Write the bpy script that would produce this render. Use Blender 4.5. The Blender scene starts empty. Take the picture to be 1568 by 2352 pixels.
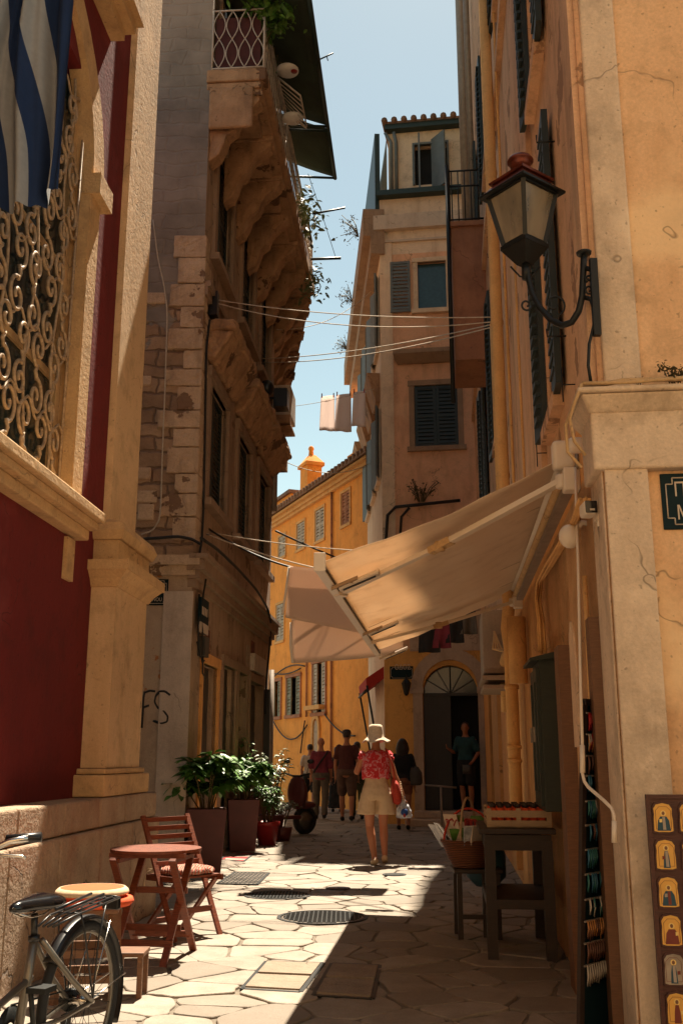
import bpy, bmesh, math, random
from mathutils import Vector, Matrix, noise as mnoise
random.seed(7)
PI=math.pi; sin=math.sin; cos=math.cos; rad=math.radians
V=Vector
sc=bpy.context.scene; col=sc.collection
# ---------------------------------------------------------------- camera numbers
F=2286.7; TH=rad(13.97); HC=1.28; cT,sT=cos(TH),sin(TH)
def ray(px,py):
    u=(px-784)/F; v=(1176-py)/F
    return V((u,cT-v*sT,sT+v*cT))
def atY(px,py,Y):
    r=ray(px,py); t=Y/r.y; return V((r.x*t,Y,HC+r.z*t))
def atZ(px,py,z=0.0):
    r=ray(px,py); t=(z-HC)/r.z; return V((r.x*t,r.y*t,z))
class Wall:
    "vertical wall frame: s runs along it, z up, o out of it"
    def __init__(S,x,y,dx,dy,side):
        l=math.hypot(dx,dy); S.x,S.y=x,y; S.d=(dx/l,dy/l); S.n=(side*dy/l,-side*dx/l)
    def P(S,s,z,o=0.0):
        return V((S.x+S.d[0]*s+S.n[0]*o, S.y+S.d[1]*s+S.n[1]*o, z))
    def sz(S,px,py,off=0.0):
        r=ray(px,py); ox=S.x+S.n[0]*off; oy=S.y+S.n[1]*off
        t=(ox*S.n[0]+oy*S.n[1])/(r.x*S.n[0]+r.y*S.n[1])
        return ((r.x*t-ox)*S.d[0]+(r.y*t-oy)*S.d[1], HC+r.z*t)
    def oz(S,px,py,s):
        r=ray(px,py); t=(s+S.x*S.d[0]+S.y*S.d[1])/(r.x*S.d[0]+r.y*S.d[1])
        return ((r.x*t-S.x)*S.n[0]+(r.y*t-S.y)*S.n[1], HC+r.z*t)
WR=Wall(-1.66,9.3,.0704,1,1)       # red house, street front
WG=Wall(-1.85,12.2,.075,1,1)       # old stone house, street front
WG0=Wall(-1.85,12.2,-1,0,-1)       # old stone house, side towards the camera
WN=Wall(1.216,4.44,.1044,1,-1)     # right hand row, street front
WE=Wall(1.216,4.44,1,-.1044,1)     # right corner house, side towards the camera
WP=Wall(.9,21.2,1,-.14,1)          # pink house, front
WPL=Wall(.9,21.2,-.044,1,-1)       # pink house, left side
WY=Wall(-1.05,30,-.4266,1,-1)      # yellow house
# ---------------------------------------------------------------- materials
def srgb(r,g,b):
    f=lambda c:(c/12.92 if c<=.04045 else ((c+.055)/1.055)**2.4)
    return (f(r/255),f(g/255),f(b/255),1)
class NT:
    def __init__(S,name):
        S.m=bpy.data.materials.new(name); S.m.use_nodes=True; S.t=S.m.node_tree; S.t.nodes.clear()
        S.out=S.n('ShaderNodeOutputMaterial'); S.b=S.n('ShaderNodeBsdfPrincipled'); S.l(S.b.outputs[0],S.out.inputs[0])
        S.pos=S.n('ShaderNodeNewGeometry').outputs['Position']
    def n(S,t,**k):
        o=S.t.nodes.new(t)
        for a,b in k.items(): setattr(o,a,b)
        return o
    def l(S,a,b): S.t.links.new(a,b)
    def noise(S,scale,det=4,rough=.55,vs=None,vec=None,dist=0):
        n=S.n('ShaderNodeTexNoise'); n.inputs['Scale'].default_value=scale; n.inputs['Detail'].default_value=det
        n.inputs['Roughness'].default_value=rough; n.inputs['Distortion'].default_value=dist
        v=vec or S.pos
        if vs:
            mp=S.n('ShaderNodeMapping'); mp.inputs['Scale'].default_value=vs; S.l(v,mp.inputs[0]); v=mp.outputs[0]
        S.l(v,n.inputs['Vector']); return n.outputs['Fac']
    def ramp(S,fac,a,b,ca=0.0,cb=1.0):
        r=S.n('ShaderNodeMapRange'); r.inputs[1].default_value=a; r.inputs[2].default_value=b
        r.inputs[3].default_value=ca; r.inputs[4].default_value=cb; S.l(fac,r.inputs[0]); return r.outputs[0]
    def mix(S,f,a,b,bt='MIX'):
        m=S.n('ShaderNodeMix',data_type='RGBA',blend_type=bt)
        if hasattr(f,'links'): S.l(f,m.inputs[0])
        else: m.inputs[0].default_value=f
        for x,i in ((a,6),(b,7)):
            if hasattr(x,'links'): S.l(x,m.inputs[i])
            else: m.inputs[i].default_value=x
        return m.outputs[2]
    def math(S,op,a,b=0.0):
        m=S.n('ShaderNodeMath',operation=op)
        for x,i in ((a,0),(b,1)):
            if hasattr(x,'links'): S.l(x,m.inputs[i])
            else: m.inputs[i].default_value=x
        return m.outputs[0]
    def sepz(S):
        s=S.n('ShaderNodeSeparateXYZ'); S.l(S.pos,s.inputs[0]); return s.outputs
    def done(S,colr,rough=.85,bump=None,bs=.3,bd=.02,metal=0,spec=None):
        if hasattr(colr,'links'): S.l(colr,S.b.inputs['Base Color'])
        else: S.b.inputs['Base Color'].default_value=colr
        if hasattr(rough,'links'): S.l(rough,S.b.inputs['Roughness'])
        else: S.b.inputs['Roughness'].default_value=rough
        S.b.inputs['Metallic'].default_value=metal
        if spec is not None: S.b.inputs['Specular IOR Level'].default_value=spec
        if bump is not None:
            bp=S.n('ShaderNodeBump'); bp.inputs['Strength'].default_value=bs; bp.inputs['Distance'].default_value=bd
            S.l(bump,bp.inputs['Height']); S.l(bp.outputs[0],S.b.inputs['Normal'])
        return S.m
def C4(t): return (t[0],t[1],t[2],1)
def plaster(name,c1,c2,dirt=None,sc_=1.2,streak=.5,bs=.35,peel=None,fine=60,grime=.45,crack=True):
    N=NT(name); a=N.noise(sc_,5,.6); f=N.ramp(a,.35,.68)
    c=N.mix(f,C4(c1),C4(c2))
    g=N.noise(fine,3,.7); c=N.mix(N.ramp(g,.3,.75,.0,.42),c,C4([x*.5 for x in c1]))
    if dirt:
        d=N.noise(2.2,4,.65,vs=(1.6,1.6,.28)); c=N.mix(N.ramp(d,.5,.78,0,streak),c,C4(dirt))
    # blotches, pits and hairline cracks
    bl=N.noise(3.7,5,.7); c=N.mix(N.ramp(bl,.50,.74,0,grime),c,C4([x*.52 for x in c2]))
    lt=a; c=N.mix(N.ramp(lt,.56,.68,0,.35*grime/.5),c,C4([min(1,x*1.25+.03) for x in c1]))
    pit=N.noise(34,1,.5); c=N.mix(N.ramp(pit,.70,.76,0,.7*grime),c,C4([x*.35 for x in c2]))
    b=N.noise(22,4,.65)
    if crack:
        wv=N.n('ShaderNodeTexVoronoi',feature='DISTANCE_TO_EDGE'); wv.inputs['Scale'].default_value=.75
        ad=N.n('ShaderNodeVectorMath',operation='ADD'); nz=N.n('ShaderNodeTexNoise'); nz.inputs['Scale'].default_value=2.3; nz.inputs['Detail'].default_value=3; N.l(N.pos,nz.inputs['Vector'])
        N.l(N.pos,ad.inputs[0]); N.l(nz.outputs['Color'],ad.inputs[1]); N.l(ad.outputs[0],wv.inputs['Vector'])
        k=N.math('MULTIPLY',N.ramp(wv.outputs['Distance'],.0,.007,1,0),N.ramp(a,.5,.56)); c=N.mix(N.math('MULTIPLY',k,.75),c,C4([x*.3 for x in c2])); b=N.math('SUBTRACT',b,N.math('MULTIPLY',k,.6))
    if peel:
        p=N.noise(1.7,6,.62); m=N.ramp(p,.60,.615); c=N.mix(m,c,C4(peel)); b=N.math('SUBTRACT',b,m)
    return N.done(c,.9,b,bs,.03)
def simple(name,c,rough=.6,metal=0,var=.25,scale=14,bs=.15,spec=None):
    N=NT(name); a=N.noise(scale,4,.6)
    cc=N.mix(N.ramp(a,.35,.7),C4(c),C4([x*(1-var) for x in c]))
    return N.done(cc,rough,a,bs,.01,metal,spec)
def wood(name,c,c2,rough=.55,vs=(3,3,30)):
    N=NT(name); a=N.noise(6,5,.6,vs=vs,dist=.3); return N.done(N.mix(N.ramp(a,.3,.7),C4(c),C4(c2)),rough,a,.3,.006)
def masonry(name,ca,cb,mortar,bw=.42,bh=.2,axis='x',plasterc=None):
    "rubble courses with wobbling joints; above a ragged line it is still rendered"
    N=NT(name); sp=N.sepz(); w=N.noise(2.5,3,.5)
    cm=N.n('ShaderNodeCombineXYZ'); o=N.math('MULTIPLY',w,.22)
    N.l(N.math('ADD',sp[0 if axis=='x' else 1],o),cm.inputs[0]); N.l(N.math('ADD',sp[2],o),cm.inputs[1])
    br=N.n('ShaderNodeTexBrick'); br.inputs['Scale'].default_value=1; br.inputs['Brick Width'].default_value=bw; br.inputs['Row Height'].default_value=bh
    br.inputs['Mortar Size'].default_value=.022; br.inputs['Mortar Smooth'].default_value=.7; br.inputs['Bias'].default_value=.1
    br.inputs['Color1'].default_value=C4(ca); br.inputs['Color2'].default_value=C4(cb); br.inputs['Mortar'].default_value=C4(mortar)
    N.l(cm.outputs[0],br.inputs['Vector'])
    st=N.noise(1.3,6,.65); c=N.mix(N.ramp(st,.42,.75,0,.75),br.outputs['Color'],C4([x*.35 for x in cb]))
    hh=N.math('ADD',N.math('MULTIPLY',br.outputs['Fac'],-1.2),N.noise(12,6,.7))
    if plasterc:
        rg=N.noise(1.6,7,.6); line=N.math('ADD',sp[2],N.math('MULTIPLY',rg,2.6)); m=N.ramp(line,8.35,8.45)
        pl=N.mix(N.ramp(N.noise(1.1,6,.6),.4,.65),C4(plasterc),C4([x*.6 for x in plasterc])); c=N.mix(m,c,pl)
        hh=N.math('MULTIPLY',hh,N.math('SUBTRACT',1.15,m))
    return N.done(c,.92,hh,.7,.05)
M={}
M['red']=plaster('red_render',(.15,.006,.007),(.19,.010,.010),(.08,.004,.005),streak=.5,bs=.15,fine=120,grime=.9)
M['cream']=plaster('cream_render',(.74,.52,.30),(.68,.45,.24),(.45,.28,.13),streak=.6,bs=.25,fine=110,grime=.8)
M['creamstone']=plaster('cream_dressed_stone',(.66,.43,.21),(.60,.38,.18),(.36,.20,.09),streak=.5,bs=.4,grime=.8)
M['basestone']=plaster('plinth_stone',(.46,.33,.22),(.30,.19,.12),(.30,.11,.06),sc_=2.6,streak=.75,bs=1.0,fine=70)
M['gmason']=masonry('old_masonry',(.60,.40,.24),(.40,.25,.15),(.26,.16,.10),plasterc=(.34,.285,.235))
M['quoin']=plaster('quoin_stone',(.74,.54,.36),(.52,.34,.21),(.14,.09,.05),sc_=2,streak=.6,bs=.6,peel=(.24,.14,.08))
M['glower']=plaster('low_render',(.60,.45,.31),(.50,.36,.25),(.30,.15,.07),streak=.5,peel=(.44,.18,.06),bs=.4)
M['gwhite']=plaster('pale_pier_render',(.66,.54,.43),(.58,.46,.36),(.3,.2,.13),streak=.5,bs=.3)
M['gfac']=plaster('old_front_render',(.52,.36,.24),(.38,.25,.16),(.10,.06,.04),streak=.7,peel=(.2,.12,.07),bs=.5)
M['gstone']=plaster('carved_stone',(.56,.33,.18),(.40,.22,.11),(.10,.05,.03),sc_=3,streak=.7,bs=.8,peel=(.16,.08,.04))
M['frame_stone']=plaster('window_stone',(.40,.27,.18),(.33,.21,.13),(.14,.08,.05),streak=.5,bs=.3)
M['shut']=simple('shutter_paint',(.018,.030,.028),.5,var=.3,scale=5)
M['shutgrey']=simple('grey_shutter_paint',(.13,.15,.15),.55,scale=5)
M['shutpale']=simple('pale_shutter_paint',(.42,.36,.28),.6,scale=5)
M['shutolive']=simple('olive_shutter_paint',(.20,.19,.12),.6,scale=5)
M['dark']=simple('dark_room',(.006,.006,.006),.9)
M['glass']=simple('window_glass',(.02,.035,.04),.12,var=.1,bs=0)
M['glassteal']=simple('teal_glass',(.03,.07,.08),.25,var=.3,bs=0)
M['doorpaint']=simple('door_paint',(.035,.032,.028),.5,scale=4)
M['doorgrey']=simple('grey_door_paint',(.07,.06,.05),.6,scale=4)
M['orange']=plaster('orange_render',(.88,.45,.15),(.80,.37,.11),(.34,.14,.04),streak=.4,bs=.25)
M['ncol']=plaster('right_row_render',(.82,.52,.31),(.72,.42,.24),(.22,.11,.06),streak=.6,bs=.3,peel=(.36,.20,.11))
M['ecol']=plaster('corner_orange_render',(.88,.56,.31),(.82,.49,.25),(.5,.25,.1),streak=.6,bs=.2,grime=.8)
M['epale']=plaster('corner_pale_render',(.80,.62,.44),(.72,.53,.36),(.35,.24,.15),streak=.4,bs=.3,grime=.8)
M['pink']=plaster('pink_render',(.90,.53,.33),(.80,.43,.25),(.38,.19,.11),streak=.6,bs=.25)
M['pinkpale']=plaster('pale_top_render',(.88,.69,.51),(.80,.59,.41),(.42,.24,.14),streak=.6,bs=.25)
M['pgold']=plaster('gold_render',(.80,.44,.13),(.72,.37,.10),(.3,.16,.07),streak=.4)
M['pstone']=plaster('pale_arch_stone',(.56,.43,.32),(.46,.34,.25),(.2,.13,.09),streak=.5)
M['yellow']=plaster('yellow_render',(.88,.36,.06),(.78,.29,.04),(.42,.19,.04),streak=.5,bs=.3)
M['ytrim']=plaster('yellow_trim',(.70,.40,.15),(.6,.32,.1),(.4,.2,.07),streak=.4)
M['brown']=plaster('brown_bay_render',(.46,.20,.10),(.30,.13,.07),(.12,.06,.04),streak=.6,peel=(.2,.09,.05))
M['rooftile']=simple('clay_tile',(.22,.12,.07),.85,scale=3,var=.5)
M['iron']=simple('black_iron',(.012,.014,.014),.5,.3,scale=30)
M['ironwarm']=simple('painted_scroll_iron',(.52,.37,.23),.6,.1,scale=30,var=.5)
M['white_iron']=simple('white_railing_paint',(.55,.46,.38),.5,scale=30)
M['whitepaint']=simple('white_powder_coat',(.78,.66,.52),.4,scale=5,var=.08,bs=.03)
M['zinc']=simple('zinc_pipe',(.30,.24,.19),.55,.2,scale=8)
M['pvc']=plaster('painted_pipe',(.82,.47,.18),(.74,.40,.14),(.3,.14,.06),streak=.4,bs=.1)
M['copper']=simple('old_copper',(.17,.038,.022),.38,.5,scale=9,var=.6)
M['gutter']=simple('dark_green_metal',(.02,.04,.035),.5,.2)
M['greencloth']=simple('dark_green_canvas',(.035,.055,.035),.85,var=.5,scale=2)
M['cable']=simple('black_cable',(.015,.013,.012),.6)
M['cablepale']=simple('pale_rope',(.62,.52,.40),.8)
M['wood_red']=wood('red_brown_slats',(.25,.062,.024),(.10,.024,.011),.5)
M['wood_dark']=wood('dark_stand_wood',(.035,.018,.011),(.018,.010,.007),.6)
M['wood_brown']=wood('brown_door_post',(.20,.09,.04),(.12,.055,.025),.6)
M['crate']=wood('pale_crate_wood',(.42,.29,.17),(.33,.22,.13),.7)
M['tyre']=simple('tyre_rubber',(.012,.012,.012),.75)
M['black']=simple('black_plastic',(.010,.010,.011),.35,var=.1)
M['gloss']=simple('black_vinyl',(.008,.008,.009),.15,var=.1,bs=.02)
M['chrome']=simple('bright_steel',(.65,.62,.58),.22,1,var=.15)
M['silver']=simple('silver_frame_paint',(.20,.18,.15),.35,.6,var=.25)
M['orangecl']=simple('orange_cushion_cloth',(.75,.10,.025),.9,scale=40,var=.2)
M['creamcl']=simple('cream_piping',(.65,.48,.3),.9,scale=40)
M['pot']=simple('brown_planter',(.11,.022,.018),.5,scale=6)
M['potred']=simple('red_plastic_pot',(.33,.02,.02),.4,scale=6)
M['soil']=simple('soil',(.03,.02,.012),.95)
M['stem']=simple('stem',(.13,.09,.03),.8)
M['leaf']=simple('glossy_leaf',(.10,.24,.03),.42,var=.65,scale=7)
M['leafpale']=simple('grey_green_leaf',(.15,.19,.08),.45,var=.5,scale=9)
M['leafdry']=simple('dry_weed',(.10,.08,.03),.8,var=.5,scale=9)
M['skin']=simple('skin',(.46,.18,.09),.5,var=.12,scale=8,bs=.03)
M['skinsh']=simple('tanned_skin',(.34,.14,.07),.55,var=.12,scale=8,bs=.03)
M['hair']=simple('dark_hair',(.018,.010,.007),.5,var=.4,scale=40,bs=.4)
M['hairgrey']=simple('cropped_grey_hair',(.14,.08,.055),.7,scale=40)
def cloth(name,c,var=.3): return simple(name,c,.9,var=var,scale=9,bs=.3)
M['teal']=cloth('teal_tshirt',(.012,.06,.07)); M['navy']=cloth('black_top',(.012,.012,.014)); M['burg']=cloth('burgundy_shirt',(.17,.022,.04))
M['maroon']=cloth('maroon_tshirt',(.08,.02,.018)); M['greytr']=cloth('grey_trousers',(.10,.08,.06)); M['brownsh']=cloth('brown_shorts',(.10,.055,.04))
M['whitetee']=cloth('white_tshirt',(.5,.42,.34)); M['beige']=cloth('beige_shorts_cloth',(.62,.44,.27),.12); M['olive']=cloth('olive_trousers',(.04,.05,.02))
M['awn']=None
def build_special():
    N=NT('awning_canvas')   # light comes through it
    a=N.noise(1.2,4,.5); c=N.mix(N.ramp(a,.3,.75),(.93,.76,.57,1),(.86,.67,.47,1))
    g=N.noise(5,5,.65); c=N.mix(N.ramp(g,.5,.75,0,.35),c,(.55,.38,.22,1))
    N.done(c,.9); tr=N.n('ShaderNodeBsdfTranslucent'); N.l(c,tr.inputs[0]); mx=N.n('ShaderNodeMixShader'); mx.inputs[0].default_value=.30
    N.l(N.b.outputs[0],mx.inputs[1]); N.l(tr.outputs[0],mx.inputs[2]); N.l(mx.outputs[0],N.out.inputs[0]); M['awn']=N.m
    N=NT('shade_sheet'); a=N.noise(.9,4,.5); c=N.mix(N.ramp(a,.3,.7),(.80,.62,.48,1),(.72,.54,.42,1)); N.done(c,.9)
    tr=N.n('ShaderNodeBsdfTranslucent'); N.l(c,tr.inputs[0]); mx=N.n('ShaderNodeMixShader'); mx.inputs[0].default_value=.35
    N.l(N.b.outputs[0],mx.inputs[1]); N.l(tr.outputs[0],mx.inputs[2]); N.l(mx.outputs[0],N.out.inputs[0]); M['sheet']=N.m
    N=NT('laundry_cloth'); c=(.88,.78,.74,1); N.done(c,.9)
    tr=N.n('ShaderNodeBsdfTranslucent'); tr.inputs[0].default_value=c; mx=N.n('ShaderNodeMixShader'); mx.inputs[0].default_value=.7
    N.l(N.b.outputs[0],mx.inputs[1]); N.l(tr.outputs[0],mx.inputs[2]); N.l(mx.outputs[0],N.out.inputs[0]); M['laundry']=N.m
    # paving slabs: colour varies stone by stone through a per-face attribute
    N=NT('flagstone'); at=N.n('ShaderNodeAttribute',attribute_name='tint'); a=N.noise(5,6,.6)
    c=N.mix(at.outputs['Fac'],(.31,.262,.208,1),(.18,.147,.112,1)); c=N.mix(N.ramp(a,.4,.72,0,.6),c,(.15,.112,.08,1))
    g=N.noise(60,4,.7); c=N.mix(N.ramp(g,.45,.8,0,.4),c,(.12,.088,.06,1)); s2=N.noise(1.3,5,.65); c=N.mix(N.ramp(s2,.5,.72,0,.4),c,(.17,.12,.085,1))
    b=N.math('ADD',N.math('MULTIPLY',N.noise(7,5,.6),1.0),N.math('MULTIPLY',g,.35)); M['flag']=N.done(c,.72,b,.5,.02)
    N=NT('joint_mortar'); a=N.noise(9,6,.7); c=N.mix(N.ramp(a,.3,.75),(.19,.155,.115,1),(.10,.08,.06,1)); M['mortar']=N.done(c,.95,a,.8,.02)
    # floral blouse
    N=NT('floral_blouse'); vo=N.n('ShaderNodeTexNoise'); vo.inputs['Scale'].default_value=17; vo.inputs['Detail'].default_value=3; vo.inputs['Distortion'].default_value=1.4; N.l(N.pos,vo.inputs['Vector'])
    c=N.mix(N.ramp(vo.outputs['Fac'],.50,.56),(.52,.018,.022,1),(.60,.22,.24,1)); M['floral']=N.done(c,.85,vo.outputs['Fac'],.4,.02)
    # straw hat
    M['straw']=simple('cream_hat_cloth',(.72,.58,.42),.85,scale=50,var=.25,bs=.5)
    # rag rug cushion
    N=NT('rag_woven'); a=N.noise(4,2,.5); w=N.n('ShaderNodeTexWave'); w.inputs['Scale'].default_value=16; w.inputs['Distortion'].default_value=5; w.inputs['Detail'].default_value=3; N.l(N.pos,w.inputs[0])
    cr=N.n('ShaderNodeValToRGB'); N.l(w.outputs['Fac'],cr.inputs[0]); e=cr.color_ramp.elements
    e[0].position=0; e[0].color=(.55,.05,.04,1); e[1].position=1; e[1].color=(.6,.45,.3,1)
    for p,q in ((.25,(.65,.35,.2,1)),(.42,(.03,.10,.09,1)),(.55,(.6,.08,.06,1)),(.75,(.62,.5,.38,1)),(.88,(.35,.05,.12,1))):
        x=e.new(p); x.color=q
    M['rag']=N.done(cr.outputs[0],.95,w.outputs['Fac'],.8,.02)
    # orange jute tote
    M['tote']=simple('red_jute',(.55,.05,.025),.85,scale=60,var=.5,bs=.6)
    N=NT('plastic_bag'); a=N.noise(18,4,.6); c=N.mix(N.ramp(a,.4,.6),(.75,.75,.78,1),(.45,.47,.52,1)); M['pbag']=N.done(c,.25,a,.8,.02)
    N.b.inputs['Transmission Weight'].default_value=.25
    M['lampglass']=None
    N=NT('lantern_glass'); a=N.noise(5,5,.6,vs=(2,2,.5)); c=N.mix(N.ramp(a,.4,.7),(.46,.38,.27,1),(.22,.20,.16,1)); M['lampglass']=N.done(c,.25,a,.1,.01)
    N.b.inputs['Transmission Weight'].default_value=.35; N.b.inputs['Alpha'].default_value=.8
    N=NT('cast_cover'); ch=N.n('ShaderNodeTexChecker'); ch.inputs['Scale'].default_value=26; N.l(N.pos,ch.inputs[0])
    c=N.mix(ch.outputs['Fac'],(.20,.17,.14,1),(.12,.10,.085,1)); M['cover']=N.done(c,.45,ch.outputs['Fac'],.9,.01,.5)
    N=NT('wicker'); w=N.n('ShaderNodeTexWave',bands_direction='Z'); w.inputs['Scale'].default_value=24; w.inputs['Distortion'].default_value=2; N.l(N.pos,w.inputs[0])
    c=N.mix(w.outputs['Fac'],(.10,.03,.012,1),(.34,.11,.04,1)); M['wicker']=N.done(c,.6,w.outputs['Fac'],.9,.02)
build_special()
def flat(name,c,rough=.6,metal=0): return simple(name,c,rough,metal,var=.12,scale=20,bs=.05)
M['signblue']=simple('sign_enamel',(.005,.020,.026),.6,0,.15,20,.05,spec=.15); M['signwhite']=flat('sign_lettering',(.62,.5,.38),.5)
M['blue']=flat('flag_blue',(.006,.025,.09),.9); M['white']=flat('flag_white',(.30,.31,.32),.9)
M['gold']=flat('icon_gold',(.80,.42,.08),.5); M['icon_red']=flat('icon_robe_red',(.20,.035,.02)); M['icon_blue']=flat('icon_robe_blue',(.02,.07,.10))
M['icon_board']=wood('icon_board_wood',(.085,.022,.014),(.05,.014,.01),.5); M['icon_white']=flat('icon_robe_white',(.4,.32,.25)); M['icon_skin']=flat('icon_face',(.22,.09,.04))
M['traywhite']=flat('white_enamel_tray',(.85,.83,.80),.4); M['gold2']=flat('icon_halo_gold',(.9,.62,.2),.35); M['blueplastic']=flat('blue_plastic',(.01,.06,.25)); M['redawn']=flat('red_awning_cloth',(.42,.03,.02),.9); M['grass']=M['leaf']
M['greycab']=plaster('grey_painted_box',(.42,.30,.20),(.36,.25,.16),(.2,.12,.08),streak=.5,bs=.1)
M['cabgreen']=wood('dark_green_cabinet',(.018,.026,.016),(.010,.014,.009),.6)
M['poster']=simple('torn_poster',(.24,.07,.04),.8,scale=12,var=.8)
M['posterpale']=simple('faded_poster',(.46,.36,.26),.8,scale=12,var=.4)
# ---------------------------------------------------------------- mesh builder
M['coverstone']=plaster('cover_stone',(.30,.235,.17),(.22,.165,.12),(.2,.14,.09),sc_=3,bs=.6)
class MB:
    def __init__(S): S.v=[]; S.f=[]; S.mi=[]; S.m=0; S.sm=[]
    def add(S,vs,fs,smooth=False):
        o=len(S.v); S.v+= [V(p) for p in vs]; S.f+=[tuple(i+o for i in f) for f in fs]; S.mi+=[S.m]*len(fs); S.sm+=[smooth]*len(fs); return S
    def hexa(S,p): return S.add(p,[(0,3,2,1),(4,5,6,7),(0,1,5,4),(1,2,6,5),(2,3,7,6),(3,0,4,7)])
    def box(S,x0,x1,y0,y1,z0,z1,T=None):
        T=T or (lambda a,b,c:V((a,b,c)))
        return S.hexa([T(x0,y0,z0),T(x1,y0,z0),T(x1,y1,z0),T(x0,y1,z0),T(x0,y0,z1),T(x1,y0,z1),T(x1,y1,z1),T(x0,y1,z1)])
    def wbox(S,w,s0,s1,z0,z1,o0,o1): return S.box(s0,s1,o0,o1,z0,z1,lambda a,b,c:w.P(a,c,b))
    def quad(S,a,b,c,d): return S.add([a,b,c,d],[(0,1,2,3)])
    def prism(S,poly,T,h0,h1):
        n=len(poly); vs=[T(a,b,h0) for a,b in poly]+[T(a,b,h1) for a,b in poly]
        return S.add(vs,[tuple(range(n-1,-1,-1)),tuple(range(n,2*n))]+[(i,(i+1)%n,n+(i+1)%n,n+i) for i in range(n)])
    def tube(S,pts,r,n=8,closed=False,caps=True,rs=None):
        pts=[V(p) for p in pts]; k=len(pts); vs=[]; up=None
        for i,p in enumerate(pts):
            a=pts[(i-1)%k] if (closed or i>0) else p; b=pts[(i+1)%k] if (closed or i<k-1) else p
            t=(b-a); t=t.normalized() if t.length>1e-9 else V((0,0,1))
            if up is None: up=V((0,0,1)) if abs(t.z)<.9 else V((1,0,0))
            x=t.cross(up); 
            if x.length<1e-6: x=t.orthogonal()
            x.normalize(); y=x.cross(t).normalized(); up=y
            rr=rs[i] if rs else r
            for j in range(n):
                an=2*PI*j/n; vs.append(p+x*rr*cos(an)+y*rr*sin(an))
        fs=[]; m=k if closed else k-1
        for i in range(m):
            for j in range(n):
                a=i*n+j; b=i*n+(j+1)%n; c=((i+1)%k)*n+(j+1)%n; d=((i+1)%k)*n+j; fs.append((a,b,c,d))
        if caps and not closed: fs+=[tuple(range(n-1,-1,-1)),tuple((k-1)*n+j for j in range(n))]
        return S.add(vs,fs,True)
    def bar(S,a,b,w,h,up=(0,0,1)):
        a,b=V(a),V(b); t=(b-a).normalized(); x=t.cross(V(up))
        if x.length<1e-5: x=t.orthogonal()
        x.normalize(); y=x.cross(t); x=x*w/2; y=y*h/2
        return S.hexa([a-x-y,a+x-y,b+x-y,b-x-y,a-x+y,a+x+y,b+x+y,b-x+y])
    def lathe(S,prof,c,n=20,T=None,smooth=True,sx=1,sy=1,cap=True):
        c=V(c); vs=[]
        for r,z in prof:
            for j in range(n):
                an=2*PI*j/n; p=V((r*cos(an)*sx,r*sin(an)*sy,z)); vs.append(c+(T@p if T else p))
        k=len(prof); fs=[(i*n+j,i*n+(j+1)%n,(i+1)*n+(j+1)%n,(i+1)*n+j) for i in range(k-1) for j in range(n)]
        if cap and prof[0][0]>1e-4: fs.append(tuple(range(n-1,-1,-1)))
        if cap and prof[-1][0]>1e-4: fs.append(tuple((k-1)*n+j for j in range(n)))
        return S.add(vs,fs,smooth)
    def ell(S,c,rx,ry,rz,n=14,m=9,T=None):
        return S.lathe([(max(1e-5,sin(PI*i/m)),-cos(PI*i/m)) for i in range(m+1)],(0,0,0),n) if False else S._ell(V(c),rx,ry,rz,n,m,T)
    def _ell(S,c,rx,ry,rz,n,m,T):
        vs=[];
        for i in range(m+1):
            a=PI*i/m
            for j in range(n):
                b=2*PI*j/n; p=V((rx*sin(a)*cos(b),ry*sin(a)*sin(b),-rz*cos(a))); vs.append(c+(T@p if T else p))
        return S.add(vs,[(i*n+j,i*n+(j+1)%n,(i+1)*n+(j+1)%n,(i+1)*n+j) for i in range(m) for j in range(n)],True)
    def loft(S,rings,n=16,pw=2.0):
        "rings: (centre, rx, ry) horizontal ellipses"
        vs=[]
        for c,rx,ry in rings:
            c=V(c)
            for j in range(n):
                a=2*PI*j/n; x=abs(cos(a))**(2/pw)*(1 if cos(a)>=0 else -1); y=abs(sin(a))**(2/pw)*(1 if sin(a)>=0 else -1)
                vs.append(c+V((rx*x,ry*y,0)))
        k=len(rings)
        return S.add(vs,[(i*n+j,i*n+(j+1)%n,(i+1)*n+(j+1)%n,(i+1)*n+j) for i in range(k-1) for j in range(n)]+[tuple(range(n-1,-1,-1)),tuple((k-1)*n+j for j in range(n))],True)
    def build(S,name,mat,parent=None,mods=None,T=None):
        if not S.v: return None
        vs=[T@p for p in S.v] if T else S.v
        if parent is not None: org=V((0,0,0)); base=ORG[parent.name]
        else:
            xs=[p.x for p in vs]; ys=[p.y for p in vs]; zs=[p.z for p in vs]
            base=V(((min(xs)+max(xs))/2,(min(ys)+max(ys))/2,min(zs))); org=base
        me=bpy.data.meshes.new(name); me.from_pydata([p-base for p in vs],[],S.f)
        for x in (mat if isinstance(mat,(list,tuple)) else [mat]): me.materials.append(x)
        me.polygons.foreach_set('material_index',S.mi); me.polygons.foreach_set('use_smooth',S.sm); me.update()
        o=bpy.data.objects.new(name,me); col.objects.link(o)
        if parent is not None: o.parent=parent; ORG[o.name]=base
        else: o.location=org; ORG[o.name]=base
        return o
ORG={}
def wear(o,st=.05,lv=3,sc_=.16):
    s_=o.modifiers.new('sub','SUBSURF'); s_.subdivision_type='SIMPLE'; s_.levels=lv; s_.render_levels=lv
    tn='erosion%d'%int(sc_*100); tx=bpy.data.textures.get(tn) or bpy.data.textures.new(tn,'CLOUDS'); tx.noise_scale=sc_; tx.noise_depth=3
    d=o.modifiers.new('wear','DISPLACE'); d.texture=tx; d.strength=st; d.mid_level=.55; d.texture_coords='GLOBAL'; return o
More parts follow.
